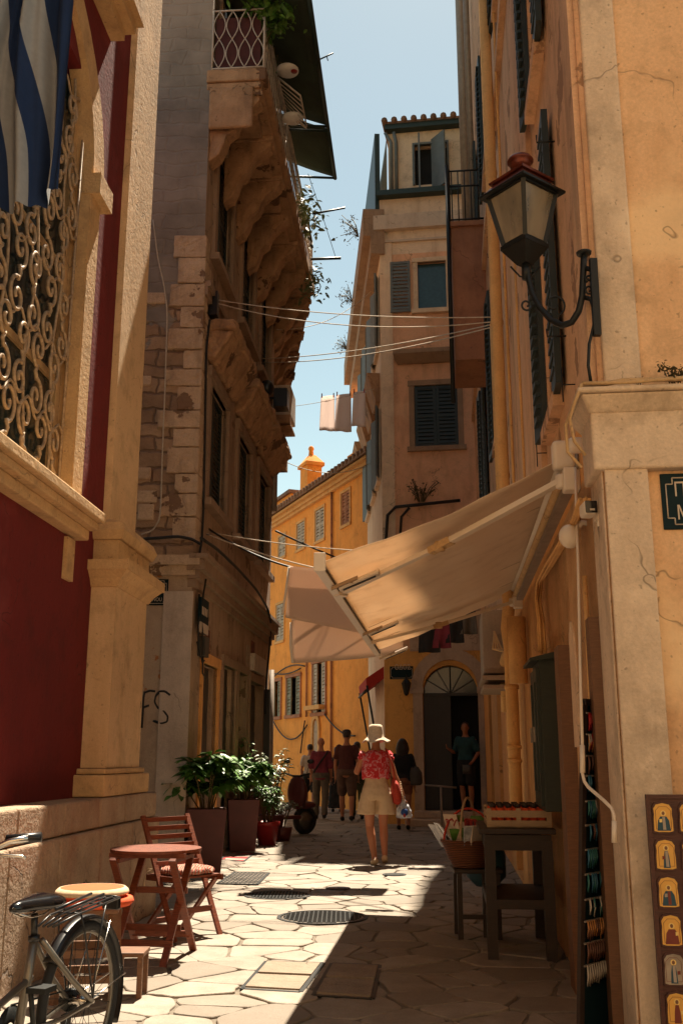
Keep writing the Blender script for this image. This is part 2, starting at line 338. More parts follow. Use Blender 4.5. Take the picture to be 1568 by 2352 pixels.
def split_build(mb,name,mat,parent,gap=.004):
    "one part per spatially separate piece"
    n=len(mb.v); par=list(range(n))
    def fd(a):
        while par[a]!=a: par[a]=par[par[a]]; a=par[a]
        return a
    for f in mb.f:
        for i in f[1:]: par[fd(i)]=fd(f[0])
    comp={}
    for i in range(n): comp.setdefault(fd(i),[]).append(i)
    C=[[c,[min(mb.v[i][k] for i in c)-gap for k in range(3)],[max(mb.v[i][k] for i in c)+gap for k in range(3)]] for c in comp.values()]
    ch=True
    while ch:
        ch=False
        for a in range(len(C)):
            for b in range(a+1,len(C)):
                if all(C[a][1][k]<=C[b][2][k] and C[b][1][k]<=C[a][2][k] for k in range(3)):
                    A,B=C[a],C[b]; C[a]=[A[0]+B[0],[min(x,y) for x,y in zip(A[1],B[1])],[max(x,y) for x,y in zip(A[2],B[2])]]; C.pop(b); ch=True; break
            if ch: break
    out=[]
    for c,_,_ in C:
        ix={v:i for i,v in enumerate(sorted(c))}; m=MB(); m.v=[mb.v[i] for i in sorted(c)]
        for f,mi,s in zip(mb.f,mb.mi,mb.sm):
            if f[0] in ix: m.f.append(tuple(ix[i] for i in f)); m.mi.append(mi); m.sm.append(s)
        out.append(m.build(name,mat,parent))
    return out
def tag(o,label=None,cat=None,group=None,kind=None):
    if label: o['label']=label
    if cat: o['category']=cat
    if group: o['group']=group
    if kind: o['kind']=kind
    return o
def thing(name,label,cat,loc=(0,0,0),group=None):
    o=bpy.data.objects.new(name,None); o.empty_display_size=.1; col.objects.link(o); o.location=V(loc); ORG[o.name]=V(loc)
    return tag(o,label,cat,group)
def bevel(o,w=.01,seg=2):
    m=o.modifiers.new('bevel','BEVEL'); m.width=w; m.segments=seg; m.limit_method='ANGLE'; m.angle_limit=rad(40); return o
def remesh(o,vox=.012,it=3):
    m=o.modifiers.new('remesh','REMESH'); m.mode='VOXEL'; m.voxel_size=vox; m.use_smooth_shade=True
    s=o.modifiers.new('smooth','SMOOTH'); s.iterations=it; s.factor=.5; return o
def text_mb(txt,size,T,depth=.002,font_sx=1.0,align='LEFT'):
    cu=bpy.data.curves.new('lettering','FONT'); cu.body=txt; cu.size=size; cu.align_x=align; cu.extrude=depth/2
    o=bpy.data.objects.new('tmp_text',cu); col.objects.link(o); bpy.context.view_layer.update()
    me=bpy.data.meshes.new_from_object(o.evaluated_get(bpy.context.evaluated_depsgraph_get()))
    mb=MB(); mb.add([T(v.co.x*font_sx,v.co.y,v.co.z+depth/2) for v in me.vertices],[tuple(p.vertices) for p in me.polygons])
    bpy.data.objects.remove(o); bpy.data.meshes.remove(me); bpy.data.curves.remove(cu); return mb
def gridwall(mb,w,s0,s1,z0,z1,holes,depth=.22,o=0.0,sub=None):
    "wall face at offset o with rectangular openings (s0,s1,z0,z1) and their reveals"
    S_=sorted(set([s0,s1]+[h[0] for h in holes]+[h[1] for h in holes])); Z_=sorted(set([z0,z1]+[h[2] for h in holes]+[h[3] for h in holes]))
    for a,b in zip(S_,S_[1:]):
        for c,d in zip(Z_,Z_[1:]):
            ms,mz=(a+b)/2,(c+d)/2
            if any(h[0]<ms<h[1] and h[2]<mz<h[3] for h in holes): continue
            mb.quad(w.P(a,c,o),w.P(b,c,o),w.P(b,d,o),w.P(a,d,o))
    for h in holes:
        a,b,c,d=h
        for p,q in (((a,c),(b,c)),((b,c),(b,d)),((b,d),(a,d)),((a,d),(a,c))):
            mb.quad(w.P(*p,o),w.P(*q,o),w.P(*q,o-depth),w.P(*p,o-depth))
def shutter_leaf(name,w,s0,s1,z0,z1,o,mat,parent,t=.035,pitch=.055,frame=.06,mid=True):
    mb=MB()
    mb.wbox(w,s0,s0+frame,z0,z1,o,o+t); mb.wbox(w,s1-frame,s1,z0,z1,o,o+t)
    zz=[z0,z1-frame]+([ (z0+z1)/2-frame/2] if mid else [])
    for z in zz: mb.wbox(w,s0+frame,s1-frame,z,z+frame,o+.002,o+t-.002)
    z=z0+frame+.01
    while z<z1-frame-.02:
        mb.hexa([w.P(s0+frame,z,o+t-.008),w.P(s1-frame,z,o+t-.008),w.P(s1-frame,z+.01,o+t-.004),w.P(s0+frame,z+.01,o+t-.004),
                 w.P(s0+frame,z+pitch*.75,o+.006),w.P(s1-frame,z+pitch*.75,o+.006),w.P(s1-frame,z+pitch*.75+.01,o+.010),w.P(s0+frame,z+pitch*.75+.01,o+.010)])
        z+=pitch
    return mb.build(name,mat,parent)
def window(w,s0,s1,z0,z1,parent,fm,sm,surround=.12,proud=.06,closed=True,recess=.12,pitch=.07,lintel=0,sill=.1,wname='window'):
    fr=MB()
    fr.wbox(w,s0-surround,s0,z0,z1,-.05,proud); fr.wbox(w,s1,s1+surround,z0,z1,-.05,proud)
    fr.wbox(w,s0-surround-.02,s1+surround+.02,z1,z1+surround,-.05,proud+.02)
    fr.wbox(w,s0-surround-.05,s1+surround+.05,z0-sill,z0,-.05,proud+.07)
    f=fr.build(wname,fm,parent)
    MB().wbox(w,s0,s1,z0,z1,-.21,-.19).build('pane',M['glass'],f)
    if closed:
        m=(s0+s1)/2
        shutter_leaf('shutter',w,s0+.01,m-.005,z0+.01,z1-.01,-recess,sm,f,pitch=pitch)
        shutter_leaf('shutter',w,m+.005,s1-.01,z0+.01,z1-.01,-recess,sm,f,pitch=pitch)
    return f
def rnd(a,b): return random.uniform(a,b)
# ================================================================ GROUND
def paving():
    mb=MB(); mb.quad((-120,-60,0),(120,-60,0),(120,200,0),(-120,200,0)); o=mb.build('ground',M['mortar']); tag(o,kind='structure')
    # irregular flagstones: Voronoi cells clipped from jittered seeds
    rs=random.Random(3); seeds=[]
    y=2.6
    while y<32:
        step=.27+.02*max(0,y-10)*.5; x=-3.0+rs.uniform(0,.3)
        while x<4.8:
            seeds.append((x+rs.uniform(-.2,.2),y+rs.uniform(-.16,.16))); x+=.40*(1+.012*y)*rs.uniform(.6,1.5)
        y+=step
    vs=[];fs=[];tint=[]
    for i,(sx,sy) in enumerate(seeds):
        poly=[(sx-.8,sy-.7),(sx+.8,sy-.7),(sx+.8,sy+.7),(sx-.8,sy+.7)]
        for j,(tx,ty) in enumerate(seeds):
            if i==j or abs(tx-sx)>1.5 or abs(ty-sy)>1.4: continue
            mx,my=(sx+tx)/2,(sy+ty)/2; nx,ny=tx-sx,ty-sy; out=[]
            for k in range(len(poly)):
                a,b=poly[k],poly[(k+1)%len(poly)]; da=(a[0]-mx)*nx+(a[1]-my)*ny; db=(b[0]-mx)*nx+(b[1]-my)*ny
                if da<=0: out.append(a)
                if da*db<0: t=da/(da-db); out.append((a[0]+(b[0]-a[0])*t,a[1]+(b[1]-a[1])*t))
            poly=out
            if len(poly)<3: break
        if len(poly)<3: continue
        cx=sum(p[0] for p in poly)/len(poly); cy=sum(p[1] for p in poly)/len(poly)
        # round off: subdivide edges, pull corners, inset by the joint
        pts=[]
        n=len(poly)
        for k in range(n):
            a,b,c=poly[k-1],poly[k],poly[(k+1)%n]
            for t in (.14,.0,):
                if t: pts.append((b[0]+(a[0]-b[0])*t,b[1]+(a[1]-b[1])*t))
            pts[-1:]=[pts[-1],((a[0]*.04+b[0]*.92+c[0]*.04),(a[1]*.04+b[1]*.92+c[1]*.04)),(b[0]+(c[0]-b[0])*.14,b[1]+(c[1]-b[1])*.14)]
            pts.append(((b[0]+c[0])/2+rs.uniform(-.012,.012),(b[1]+c[1])/2+rs.uniform(-.012,.012)))
        gap=rs.uniform(.006,.016); q=[]
        pp=[]
        for k in range(len(pts)):
            a,b=pts[k],pts[(k+1)%len(pts)]; pp.append(a); L_=math.hypot(b[0]-a[0],b[1]-a[1]); ns=int(L_/.07)
            for e in range(1,ns): pp.append((a[0]+(b[0]-a[0])*e/ns+rs.uniform(-.006,.006),a[1]+(b[1]-a[1])*e/ns+rs.uniform(-.006,.006)))
        pts=pp
        for (px_,py_) in pts:
            dx,dy=cx-px_,cy-py_; l=math.hypot(dx,dy)+1e-6; q.append((px_+dx/l*gap,py_+dy/l*gap))
        h=rs.uniform(.008,.016); tx_,ty_=rs.uniform(-.008,.008),rs.uniform(-.008,.008); o0=len(vs); m=len(q); tn=rs.random()**1.3
        for (a,b) in q: vs.append((a,b,-.01))
        for (a,b) in q: vs.append((cx+(a-cx)*.985,cy+(b-cy)*.99,h-.004+(a-cx)*tx_+(b-cy)*ty_))
        for (a,b) in q: vs.append((cx+(a-cx)*.965,cy+(b-cy)*.965,h+(a-cx)*tx_+(b-cy)*ty_))
        for r in (0,1):
            for k in range(m): fs.append((o0+r*m+k,o0+r*m+(k+1)%m,o0+(r+1)*m+(k+1)%m,o0+(r+1)*m+k)); tint.append(tn)
        fs.append(tuple(o0+2*m+k for k in range(m))); tint.append(tn)
    me=bpy.data.meshes.new('paving'); me.from_pydata(vs,[],fs); me.materials.append(M['flag'])
    at=me.attributes.new('tint','FLOAT','FACE'); at.data.foreach_set('value',tint); me.update()
    o=bpy.data.objects.new('paving',me); col.objects.link(o); tag(o,kind='structure')
paving()
def cover_round(px,py,r,label,rim=True):
    c=atZ(px,py,0); t=thing('manhole_cover',label,'manhole cover',c,'round drain covers in the paving')
    MB().lathe([(0.0001,.017),(r*.97,.017),(r,.014),(r,-.01)],(c.x,c.y,0),36,smooth=False).build('cover_plate',M['cover'],t)
    MB().lathe([(r+.005,-.01),(r+.005,.020),(r+.035,.020),(r+.04,-.01)],(c.x,c.y,0),36,smooth=False,cap=False).build('rim',M['iron'],t)
    # raised grid on the plate
    g=MB(); n=9
    for i in range(-n,n+1):
        a=i*r/n; h=math.sqrt(max(0,r*r*.9-a*a))
        if h>.02:
            g.box(c.x+a-.004,c.x+a+.004,c.y-h,c.y+h,.0165,.0215); g.box(c.x-h,c.x+h,c.y+a-.004,c.y+a+.004,.0166,.0210)
    g.build('grid_pattern',M['iron'],t)
cover_round(740,2111,.34,'nearest round manhole cover, its right edge in the awning shade')
cover_round(638,2060,.29,'round iron manhole cover lying in the dark strip of shade behind the nearest cover')
cover_round(905,2012,.10,'very small round drain cap just in front of the walking woman')
cover_round(776,2044,.09,'small round drain cap beside the shaded manhole cover')
def cover_rect(pts,label,name,mat,cat,h=.02,bars=True):
    P=[atZ(*p,0) for p in pts]; t=thing(name,label,cat,P[0])
    MB().prism([(p.x,p.y) for p in P],lambda a,b,z:V((a,b,z)),-.005,h).build('plate',mat,t)
    fr=MB()
    for a,b in zip(P,P[1:]+P[:1]): fr.bar((a.x,a.y,h*.6),(b.x,b.y,h*.6),.03,h+.004)
    fr.build('frame',M['iron'],t)
    if bars:
        g=MB()
        for k in range(1,9):
            f=k/9; a=P[0].lerp(P[1],f); b=P[3].lerp(P[2],f); g.bar((a.x,a.y,h),(b.x,b.y,h),.008,.008)
            a=P[0].lerp(P[3],f); b=P[1].lerp(P[2],f); g.bar((a.x,a.y,h+.001),(b.x,b.y,h+.001),.008,.006)
        g.build('grid_pattern',M['iron'],t)
    return t
cover_rect([(500,2034),(590,2036),(617,2009),(540,2007)],'square iron grate cover beside the near brown planter','drain_grate',M['cover'],'drain grate')
cover_rect([(505,1976),(560,1981),(585,1962),(535,1958)],'brown rubber mat lying in front of the second brown planter','floor_mat',M['potred'],'mat',h=.012,bars=False)
def inspection(p,label):
    P=[atZ(*q,0) for q in p]; t=thing('inspection_cover',label,'inspection cover',P[0],'square stone-filled covers')
    fr=MB()
    for a,b in zip(P,P[1:]+P[:1]): fr.bar((a.x,a.y,.010),(b.x,b.y,.010),.028,.012)
    fr.build('frame',M['iron'],t)
    sl=MB()
    for f0,f1 in ((.03,.48),(.52,.97)):
        q=[P[0].lerp(P[3],f0),P[1].lerp(P[2],f0),P[1].lerp(P[2],f1),P[0].lerp(P[3],f1)]
        c=sum(q,V((0,0,0)))/4; q=[c+(x-c)*.93 for x in q]
        sl.prism([(x.x,x.y) for x in q],lambda a,b,z:V((a,b,z)),.004,.023)
    sl.build('stone_infill',M['coverstone'],t)
inspection([(556,2277),(690,2285),(742,2217),(612,2213)],'square iron-framed inspection cover with stone infill in full sun')
inspection([(720,2292),(855,2300),(872,2222),(762,2218)],'square iron-framed inspection cover with stone infill in the awning shade')
# ================================================================ RED HOUSE (left)
WO=-.2                                  # its render lies 20 cm behind the pilaster front
def red_house():
    t=thing('red_house','dark red rendered house with cream pilaster and stone plinth at the left edge','house',WR.P(-2,0,0))
    H=10.6; w=WR
    wz0,wz1,ws1=3.1,7.2,-2.28; ws0=-4.9; sc0=(ws0+ws1)/2
    mb=MB(); gridwall(mb,w,-7.2,-.42,0,H,[(ws0,ws1,wz0,6.55)],depth=.15,o=WO)
    # end wall facing up the alley, back and roof
    for a,b in (((-.42,WO),(-.42,-7)),((-.42,-7),(-7.2,-7)),((-7.2,-7),(-7.2,WO))):
        mb.quad(w.P(a[0],0,a[1]),w.P(b[0],0,b[1]),w.P(b[0],H,b[1]),w.P(a[0],H,a[1]))
    mb.quad(w.P(-7.2,H,WO),w.P(-.42,H,WO),w.P(-.42,H,-7),w.P(-7.2,H,-7))
    mb.build('wall',M['red'],t)
    # stone plinth: two courses of blocks
    for z0,z1,o1,s1,joints in ((0,.80,.075,-.13,[-6.9,-5.6,-4.4,-3.5,-2.67,-1.83,-1.0]),(.803,1.01,.05,-.2,[-7.0,-5.3,-4.2,-3.35,-2.55,-1.8,-1.15])):
        mb=MB(); js=[j for j in joints]+[s1]
        for a,b in zip(js,js[1:]): mb.wbox(w,a+.006,b-.006 if b!=s1 else b,z0,z1-.003,WO-.05,o1+rnd(-.006,.006))
        o=mb.build('plinth_course',M['basestone'],t); bevel(o,.018,3)
    # lower pilaster with base and capital (stacked mouldings)
    mb=MB()
    mb.wbox(w,-1.56,-.64,1.22,2.62,WO-.02,0.0)
    o=mb.build('pilaster_shaft',M['cream'],t)
    mb=MB(); mb.wbox(w,-1.70,-.42,1.012,1.17,WO-.02,.035); mb.wbox(w,-1.64,-.52,1.173,1.215,WO-.02,.02)
    bevel(mb.build('pilaster_base',M['creamstone'],t),.012)
    mb=MB()
    def cap(z0,z1,e0,e1): # frustum ring: projection e grows from z0 to z1
        mb.hexa([w.P(-1.56-e0,z0,WO-.02),w.P(-.64+e0,z0,WO-.02),w.P(-.64+e0,z0,0+e0),w.P(-1.56-e0,z0,0+e0),
                 w.P(-1.56-e1,z1,WO-.02),w.P(-.64+e1,z1,WO-.02),w.P(-.64+e1,z1,0+e1),w.P(-1.56-e1,z1,0+e1)])
    cap(2.60,2.66,.015,.05); cap(2.66,2.72,.05,.11); cap(2.72,2.80,.125,.125); cap(2.80,2.803,.03,.03)
    cap(2.803,2.98,.005,.005); cap(2.98,3.05,.03,.06); cap(3.05,3.12,.06,.03); cap(3.12,3.16,.03,-.05)
    bevel(mb.build('pilaster_capital',M['creamstone'],t),.01)
    MB().wbox(w,-1.38,-.62,3.14,H,WO-.02,WO+.06).build('upper_pilaster',M['cream'],t)
    # window surround: jambs, impost, arch ring, sill
    mb=MB()
    mb.wbox(w,ws1,ws1+.21,3.12,5.62,WO-.02,WO+.05); mb.wbox(w,ws1-.02,ws1+.30,5.62,5.80,WO-.02,WO+.12)
    mb.wbox(w,ws0-.24,ws0,3.12,5.62,WO-.02,WO+.05)
    mb.wbox(w,ws1+.04,ws1+.20,2.55,2.86,WO-.02,WO+.03)
    R0,R1=(ws1-ws0)/2,(ws1-ws0)/2+.26; zc=5.80; n=22
    for k in range(n):
        a,b=PI*k/n,PI*(k+1)/n
        p=lambda r,an,o:w.P(sc0+r*cos(an),zc+r*sin(an)*.92,o)
        mb.hexa([p(R0,a,WO-.1),p(R1,a,WO-.1),p(R1,a,WO+.05),p(R0,a,WO+.05),p(R0,b,WO-.1),p(R1,b,WO-.1),p(R1,b,WO+.05),p(R0,b,WO+.05)])
    mb.wbox(w,ws1-.012,ws1+.002,3.11,6.5,WO-.13,WO+.04); mb.wbox(w,ws0-.002,ws0+.012,3.11,6.5,WO-.13,WO+.04)
    mb.build('window_surround',M['creamstone'],t)
    mb=MB(); mb.wbox(w,ws0-.3,ws1+.36,3.02,3.10,WO-.03,WO+.20); mb.wbox(w,ws0-.3,ws1+.34,2.96,3.02,WO-.03,WO+.16)
    mb.wbox(w,ws0-.3,ws1+.30,2.88,2.96,WO-.03,WO+.10)
    bevel(mb.build('window_sill',M['creamstone'],t),.012)
    mb=MB(); mb.wbox(w,-6.5,-1.93,7.32,7.42,WO-.02,WO+.12); mb.wbox(w,-6.5,-1.88,7.42,7.52,WO-.02,WO+.20); mb.wbox(w,-6.5,-1.84,7.52,7.62,WO-.02,WO+.26)
    mb.build('hood_moulding',M['creamstone'],t)
    MB().wbox(w,-6.9,-.3,H,H+.25,WO-.3,WO+.18).build('roof_cornice',M['creamstone'],t)
    MB().wbox(w,ws0,ws1,3.1,6.6,WO-.145,WO-.13).build('window_pane',M['glass'],t)
    mb=MB(); mb.wbox(w,ws1-.10,ws1,3.1,6.5,WO-.13,WO-.09); mb.wbox(w,ws0,ws0+.1,3.1,6.5,WO-.13,WO-.09); mb.wbox(w,sc0-.05,sc0+.05,3.1,6.5,WO-.128,WO-.10)
    for z in (4.0,4.9): mb.wbox(w,ws0,ws1,z,z+.06,WO-.127,WO-.105)
    mb.build('window_frame',M['creamstone'],t)
    # wrought scroll grille
    g=MB(); OG=WO-.045
    def curve(pts,r=.0145): g.tube([w.P(s,z,OG) for s,z in pts],r,6)
    def spiral(cx,cz,r0,turns,a0,dirn,n=26,r1=.02):
        return [(cx+(r0+(r1-r0)*k/n)*cos(a0+dirn*2*PI*turns*k/n),cz+(r0+(r1-r0)*k/n)*sin(a0+dirn*2*PI*turns*k/n)*1.12) for k in range(n+1)]
    def scroll(cx,cz,flip,up,S=1.0):
        # S scroll: two spirals joined by a stroke
        a=spiral(cx,cz+.16*up*S,.115*S,1.35,(-PI/2 if up>0 else PI/2),flip); b=spiral(cx,cz-.16*up*S,.115*S,1.35,(PI/2 if up>0 else -PI/2),flip)
        curve(a[::-1]+[(cx,cz)]+b if False else a[::-1]); curve(b)
        curve([(cx,cz+.05*up*S),(cx+.03*flip,cz),(cx,cz-.05*up*S)])
    g.tube([w.P(ws1-.03,z,OG) for z in (3.1,4.5,6.6)],.012,6); g.tube([w.P(ws0+.03,z,OG) for z in (3.1,4.5,6.6)],.012,6)
    rr=random.Random(5); row=0; z=3.34
    while z<6.5:
        s=ws1-.17-(.13 if row%2 else 0); c_=0
        while s>ws0+.1:
            scroll(s,z,1 if (c_+row)%2 else -1,1 if row%2 else -1,rr.uniform(.95,1.12)); s-=.285; c_+=1
        # wavy tie running across
        curve([(ws1-.03-(ws1-ws0-.06)*k/60,z+.27+.055*sin(k*.9+row)) for k in range(61)],.010)
        z+=.54; row+=1
    for k in range(5):
        s=ws1-.30-.48*k
        curve([(s+.05*sin(j*.55+k),3.1+j*.12) for j in range(29)],.011)
    for z in (3.7,4.35,5.0,5.65): g.tube([w.P(ws1-.03,z,OG),w.P(ws1+.02,z-.02,OG+.02)],.01,6)
    g.build('scroll_grille',M['ironwarm'],t)
    g=MB(); g.tube([w.P(ws1+.02,3.12,WO-.02),w.P(ws1+.02,5.6,WO-.02)],.02,8); split_build(g,'downpipe',M['creamstone'],t)
red_house()
# ================================================================ OLD STONE HOUSE (left, beyond the alley)
def old_house():
    H=15.5; L=6.6
    t=thing('old_stone_house','weathered tall stone house with long bracketed balcony and dark shutters on the left','house',WG.P(1,0,0))
    B=WG.P(L,0,0); WG2=Wall(B.x,B.y,-.13,1,1)
    w=WG
    win1=[(.60,1.86,4.62,6.33),(2.76,4.03,4.62,6.33),(4.83,6.15,4.62,6.33)]
    win2=[(.60,1.80,8.15,10.1),(2.70,3.92,8.15,10.1),(4.71,5.9,8.15,10.1)]
    win3=[(.60,1.80,11.0,13.2),(2.70,3.92,11.0,13.2),(4.71,5.9,11.0,13.2)]
    doors=[(.72,1.72,.05,2.5),(2.1,3.1,.05,2.6),(3.35,4.1,.05,2.6),(4.45,5.75,.05,2.55)]
    mb=MB(); gridwall(mb,w,0,L,0,3.45,doors,.25); mb.build('shopfront_wall',M['gfac'],t)
    mb=MB(); gridwall(mb,w,0,L,3.45,H,win1+win2+win3,.25); mb.build('facade_wall',M['gfac'],t)
    # wall towards the camera: rendered below the string course, masonry above
    mb=MB(); mb.quad(WG0.P(0,0),WG0.P(9,0),WG0.P(9,3.5),WG0.P(0,3.5)); mb.build('alley_wall',M['glower'],t)
    mb=MB(); n=1; mb.quad(WG0.P(0,3.5),WG0.P(9,3.5),WG0.P(9,H),WG0.P(0,H)); mb.build('alley_upper_wall',M['gmason'],t)
    mb=MB(); mb.wbox(WG0,-.02,.34,0,3.3,0,.03); mb.build('corner_pier',M['gwhite'],t)
    # quoins, irregular
    mb=MB(); z=3.95; k=0; rq=random.Random(11)
    while z<8.1:
        h=rq.uniform(.24,.38); ln=(.42 if k%2 else .24)+rq.uniform(-.06,.1)
        mb.wbox(WG0,-.03,ln,z,z+h-.015,-.05,.025+rq.uniform(0,.02)); mb.wbox(w,-.02,(.2 if k%2 else .34),z+.002,z+h-.017,-.04,.03)
        z+=h; k+=1
    wear(bevel(mb.build('quoin_stones',M['quoin'],t),.012,2),.03,3,.07)
    mb=MB(); z=4.0
    for k in range(26):
        z0=rq.uniform(3.7,7.3); s0=rq.uniform(.45,2.2); mb.wbox(WG0,s0,s0+rq.uniform(.2,.5),z0,z0+rq.uniform(.12,.22),-.03,.012+rq.uniform(0,.015))
    [bevel(o_,.02,2) for o_ in split_build(mb,'rubble_stone',M['quoin'],t)]
    # graffiti: hand sprayed strokes
    def stroke(pts,r=.016):
        return MB().tube([WG0.P(*WG0.sz(px,py,.004),.004) for px,py in pts],r,5)
    g=MB()
    for st in ([(392,1597),(380,1588),(368,1588),(358,1598),(355,1612),(362,1625),(378,1634),(387,1646),(385,1658),(372,1662),(352,1656)],
               [(326,1672),(328,1640),(330,1600),(333,1588)],[(330,1592),(345,1586),(357,1588)],[(329,1625),(343,1620)]):
        pts=[WG0.P(*WG0.sz(px,py,0),(.022 if WG0.sz(px,py,0)[0]<.35 else -.008)) for px,py in st]
        # smooth
        q=[]
        for i in range(len(pts)-1):
            for k in range(4): q.append(pts[i].lerp(pts[i+1],k/4))
        q.append(pts[-1]); q=[q[0]]+[(q[i-1]+q[i]*2+q[i+1])/4 for i in range(1,len(q)-1)]+[q[-1]]
        g.tube(q,.0155,6)
    g.build('graffiti',M['cable'],t)
    # string course with cornice over the shops
    mb=MB()
    for z0,z1,o in ((3.36,3.46,.05),(3.46,3.56,.10),(3.56,3.70,.17),(3.70,3.76,.22)):
        mb.wbox(w,-.0-o*.6,L,z0,z1-.002,-.05,o)
    mb.build('string_course',M['frame_stone'],t)
    mb=MB(); mb.wbox(WG0,-.1,9,3.62,3.74,-.05,.13); mb.wbox(WG0,-.04,9,3.50,3.62,-.05,.07); mb.build('alley_string_course',M['quoin'],t)
    mb=MB(); mb.wbox(w,-.02,L,7.3,7.42,-.05,.07); mb.wbox(w,-.02,L,7.42,7.5,-.05,.11); mb.build('upper_string_course',M['frame_stone'],t)
    for i,h in enumerate(win1):
        f=window(w,*h,t,M['frame_stone'],M['shut'],.15,.05,recess=.10)
        # deep eroded hood on consoles
        hb=MB(); hb.hexa([w.P(h[0]-.25,6.55,0),w.P(h[1]+.22,6.55,0),w.P(h[1]+.22,6.55,.10),w.P(h[0]-.25,6.55,.10),w.P(h[0]-.25,6.95,0),w.P(h[1]+.22,6.95,0),w.P(h[1]+.22,6.95,.36),w.P(h[0]-.25,6.95,.36)])
        hb.wbox(w,h[0]-.3,h[1]+.27,6.952,7.08,0,.40)
        o=hb.build('window_hood',M['gstone'],t); bevel(o,.03,2)
        s_=o.modifiers.new('sub','SUBSURF'); s_.subdivision_type='SIMPLE'; s_.levels=4; s_.render_levels=4
        tx=bpy.data.textures.get('erosion') or bpy.data.textures.new('erosion','CLOUDS'); tx.noise_scale=.16
        d=o.modifiers.new('wear','DISPLACE'); d.texture=tx; d.strength=.09; d.mid_level=.6; d.texture_coords='GLOBAL'
    for h in win2+win3: window(w,*h,t,M['frame_stone'],M['shut'],.15,.05,recess=.10,pitch=.09)
    # shop doors
    for i,h in enumerate(doors):
        fr=MB(); fr.wbox(w,h[0]-.10,h[0],0,h[3],-.05,.03); fr.wbox(w,h[1],h[1]+.10,0,h[3],-.05,.03); fr.wbox(w,h[0]-.12,h[1]+.12,h[3],h[3]+.13,-.05,.04)
        f=fr.build('door_frame',M['orange'] if i==0 else M['frame_stone'],t)
        m=(h[0]+h[1])/2
        for a,b in ((h[0],m-.004),(m+.004,h[1])):
            d=MB(); d.wbox(w,a,b,h[2],h[3],-.16,-.12)
            for z0,z1 in ((.25,.95),(1.1,1.75),(1.9,2.35)):
                d.wbox(w,a+.07,b-.07,z0,z1,-.125,-.10)
            d.build('door_leaf',M['doorpaint'] if i in (1,) else M['doorgrey'],f)
    mb=MB(); mb.wbox(w,4.1,4.3,.05,2.75,.0,.42)  # opened dark shutter sticking out
    mb2=MB(); mb2.wbox(w,3.18,3.22,.1,2.6,.02,.48); None
    mb2=MB(); mb2.wbox(w,5.86,5.90,.1,2.5,.02,.14); mb2.build('open_door_leaf',M['doorpaint'],t)
    mb=MB(); mb.wbox(w,4.45,5.75,2.72,3.0,.0,.08); mb.build('shop_fascia',M['gwhite'],t)
    # balcony: slab on big carved consoles
    z0,z1=10.55,10.75; bo=.80
    mb=MB(); mb.wbox(w,-.05,L+.1,z0,z1,-.05,bo); mb.wbox(w,-.02,L+.05,z0-.1,z0-.002,-.05,bo-.07)
    C2=[]
    mb.wbox(WG2,.02,6.0,z0-.1,z1-.003,-.3,.72)
    bevel(mb.build('balcony_slab',M['gstone'],t),.02,2)
    prof=[(0,-.1),(.70,-.1),(.70,-.26),(.60,-.36),(.50,-.40),(.42,-.52),(.36,-.70),(.24,-.80),(.20,-.95),(.14,-1.10),(0,-1.2)]
    def console(wl,s,dz=0):
        mb=MB(); mb.prism(prof,lambda a,b,h:wl.P(s+h,z0+b+dz,a),0,.26)
        mb.prism([(0,-.1),(.74,-.1),(.74,-.2),(0,-.2)],lambda a,b,h:wl.P(s+h,z0+b+dz,a),-.03,.29)
        o=mb.build('balcony_console',M['gstone'],t); bevel(o,.015,2); wear(o,.04,3,.08); return o
    for k in range(7): console(w,.05+k*1.06)
    for k in range(5): console(WG2,.3+k*1.2)
    # soffit panels between consoles (coffers hanging lower)
    mb=MB()
    for k in range(6): mb.wbox(w,.42+k*1.06,1.0+k*1.06,z0-.22,z0-.104,.12,.60)
    [bevel(o_,.03,2) for o_ in split_build(mb,'soffit_coffer',M['gstone'],t)]
    # end panel under the near balcony end (camera side) as in the photo
    mb=MB(); mb.wbox(w,-.06,.0,z0-.75,z0-.1,0,.62); bevel(mb.build('balcony_end_panel',M['gstone'],t),.03)
    # railing: near end with almond pattern, long side with balusters
    def rail(wl,s0,s1,o,axis_end=False):
        g=MB(); r=.011
        P=(lambda a,z:wl.P(a,z,o)) if not axis_end else (lambda a,z:wl.P(o,z,a))
        for z in (z1+.02,z1+.98): g.tube([P(s0,z),P(s1,z)],.014,6)
        n=max(2,round((s1-s0)/.18)); st=(s1-s0)/n
        for i in range(n+1):
            if i in (0,n): g.tube([P(s0+i*st,z1),P(s0+i*st,z1+1.0)],.014,6)
        for i in range(n):
            c=s0+(i+.5)*st
            for zb in (z1+.03,z1+.50):
                for sg in (-1,1): g.tube([P(c+sg*st*.46*sin(PI*k/10),zb+.47*k/10) for k in range(11)],r*.8,5)
        return g
    rail(w,.02,bo-.04,-.03,True).build('balcony_end_railing',M['white_iron'],t)
    rail(w,0,L,bo-.05).build('balcony_railing',M['white_iron'],t)
    MB().wbox(w,.02,.03,z1+.05,z1+.9,.05,bo-.1).build('balcony_screen',M['maroon'],t)
    # pipe on the far corner, junction bits
    g=MB(); g.tube([w.P(L-.1,0,.07),w.P(L-.1,2.9,.07)],.05,10); g.tube([w.P(L-.3,8.1,.08),w.P(L-.3,5.9,.08)],.07,10); split_build(g,'downpipe',M['zinc'],t)
    # second length of front bending away
    mb=MB(); gridwall(mb,WG2,0,7,0,H,[]); mb.build('bent_wall',M['gfac'],t)
    for (a,b) in ((WG2.P(7,0),WG2.P(7,0,-5)),): mb=MB(); mb.quad(a,b,b+V((0,0,H)),a+V((0,0,H))); mb.build('end_wall',M['gfac'],t)
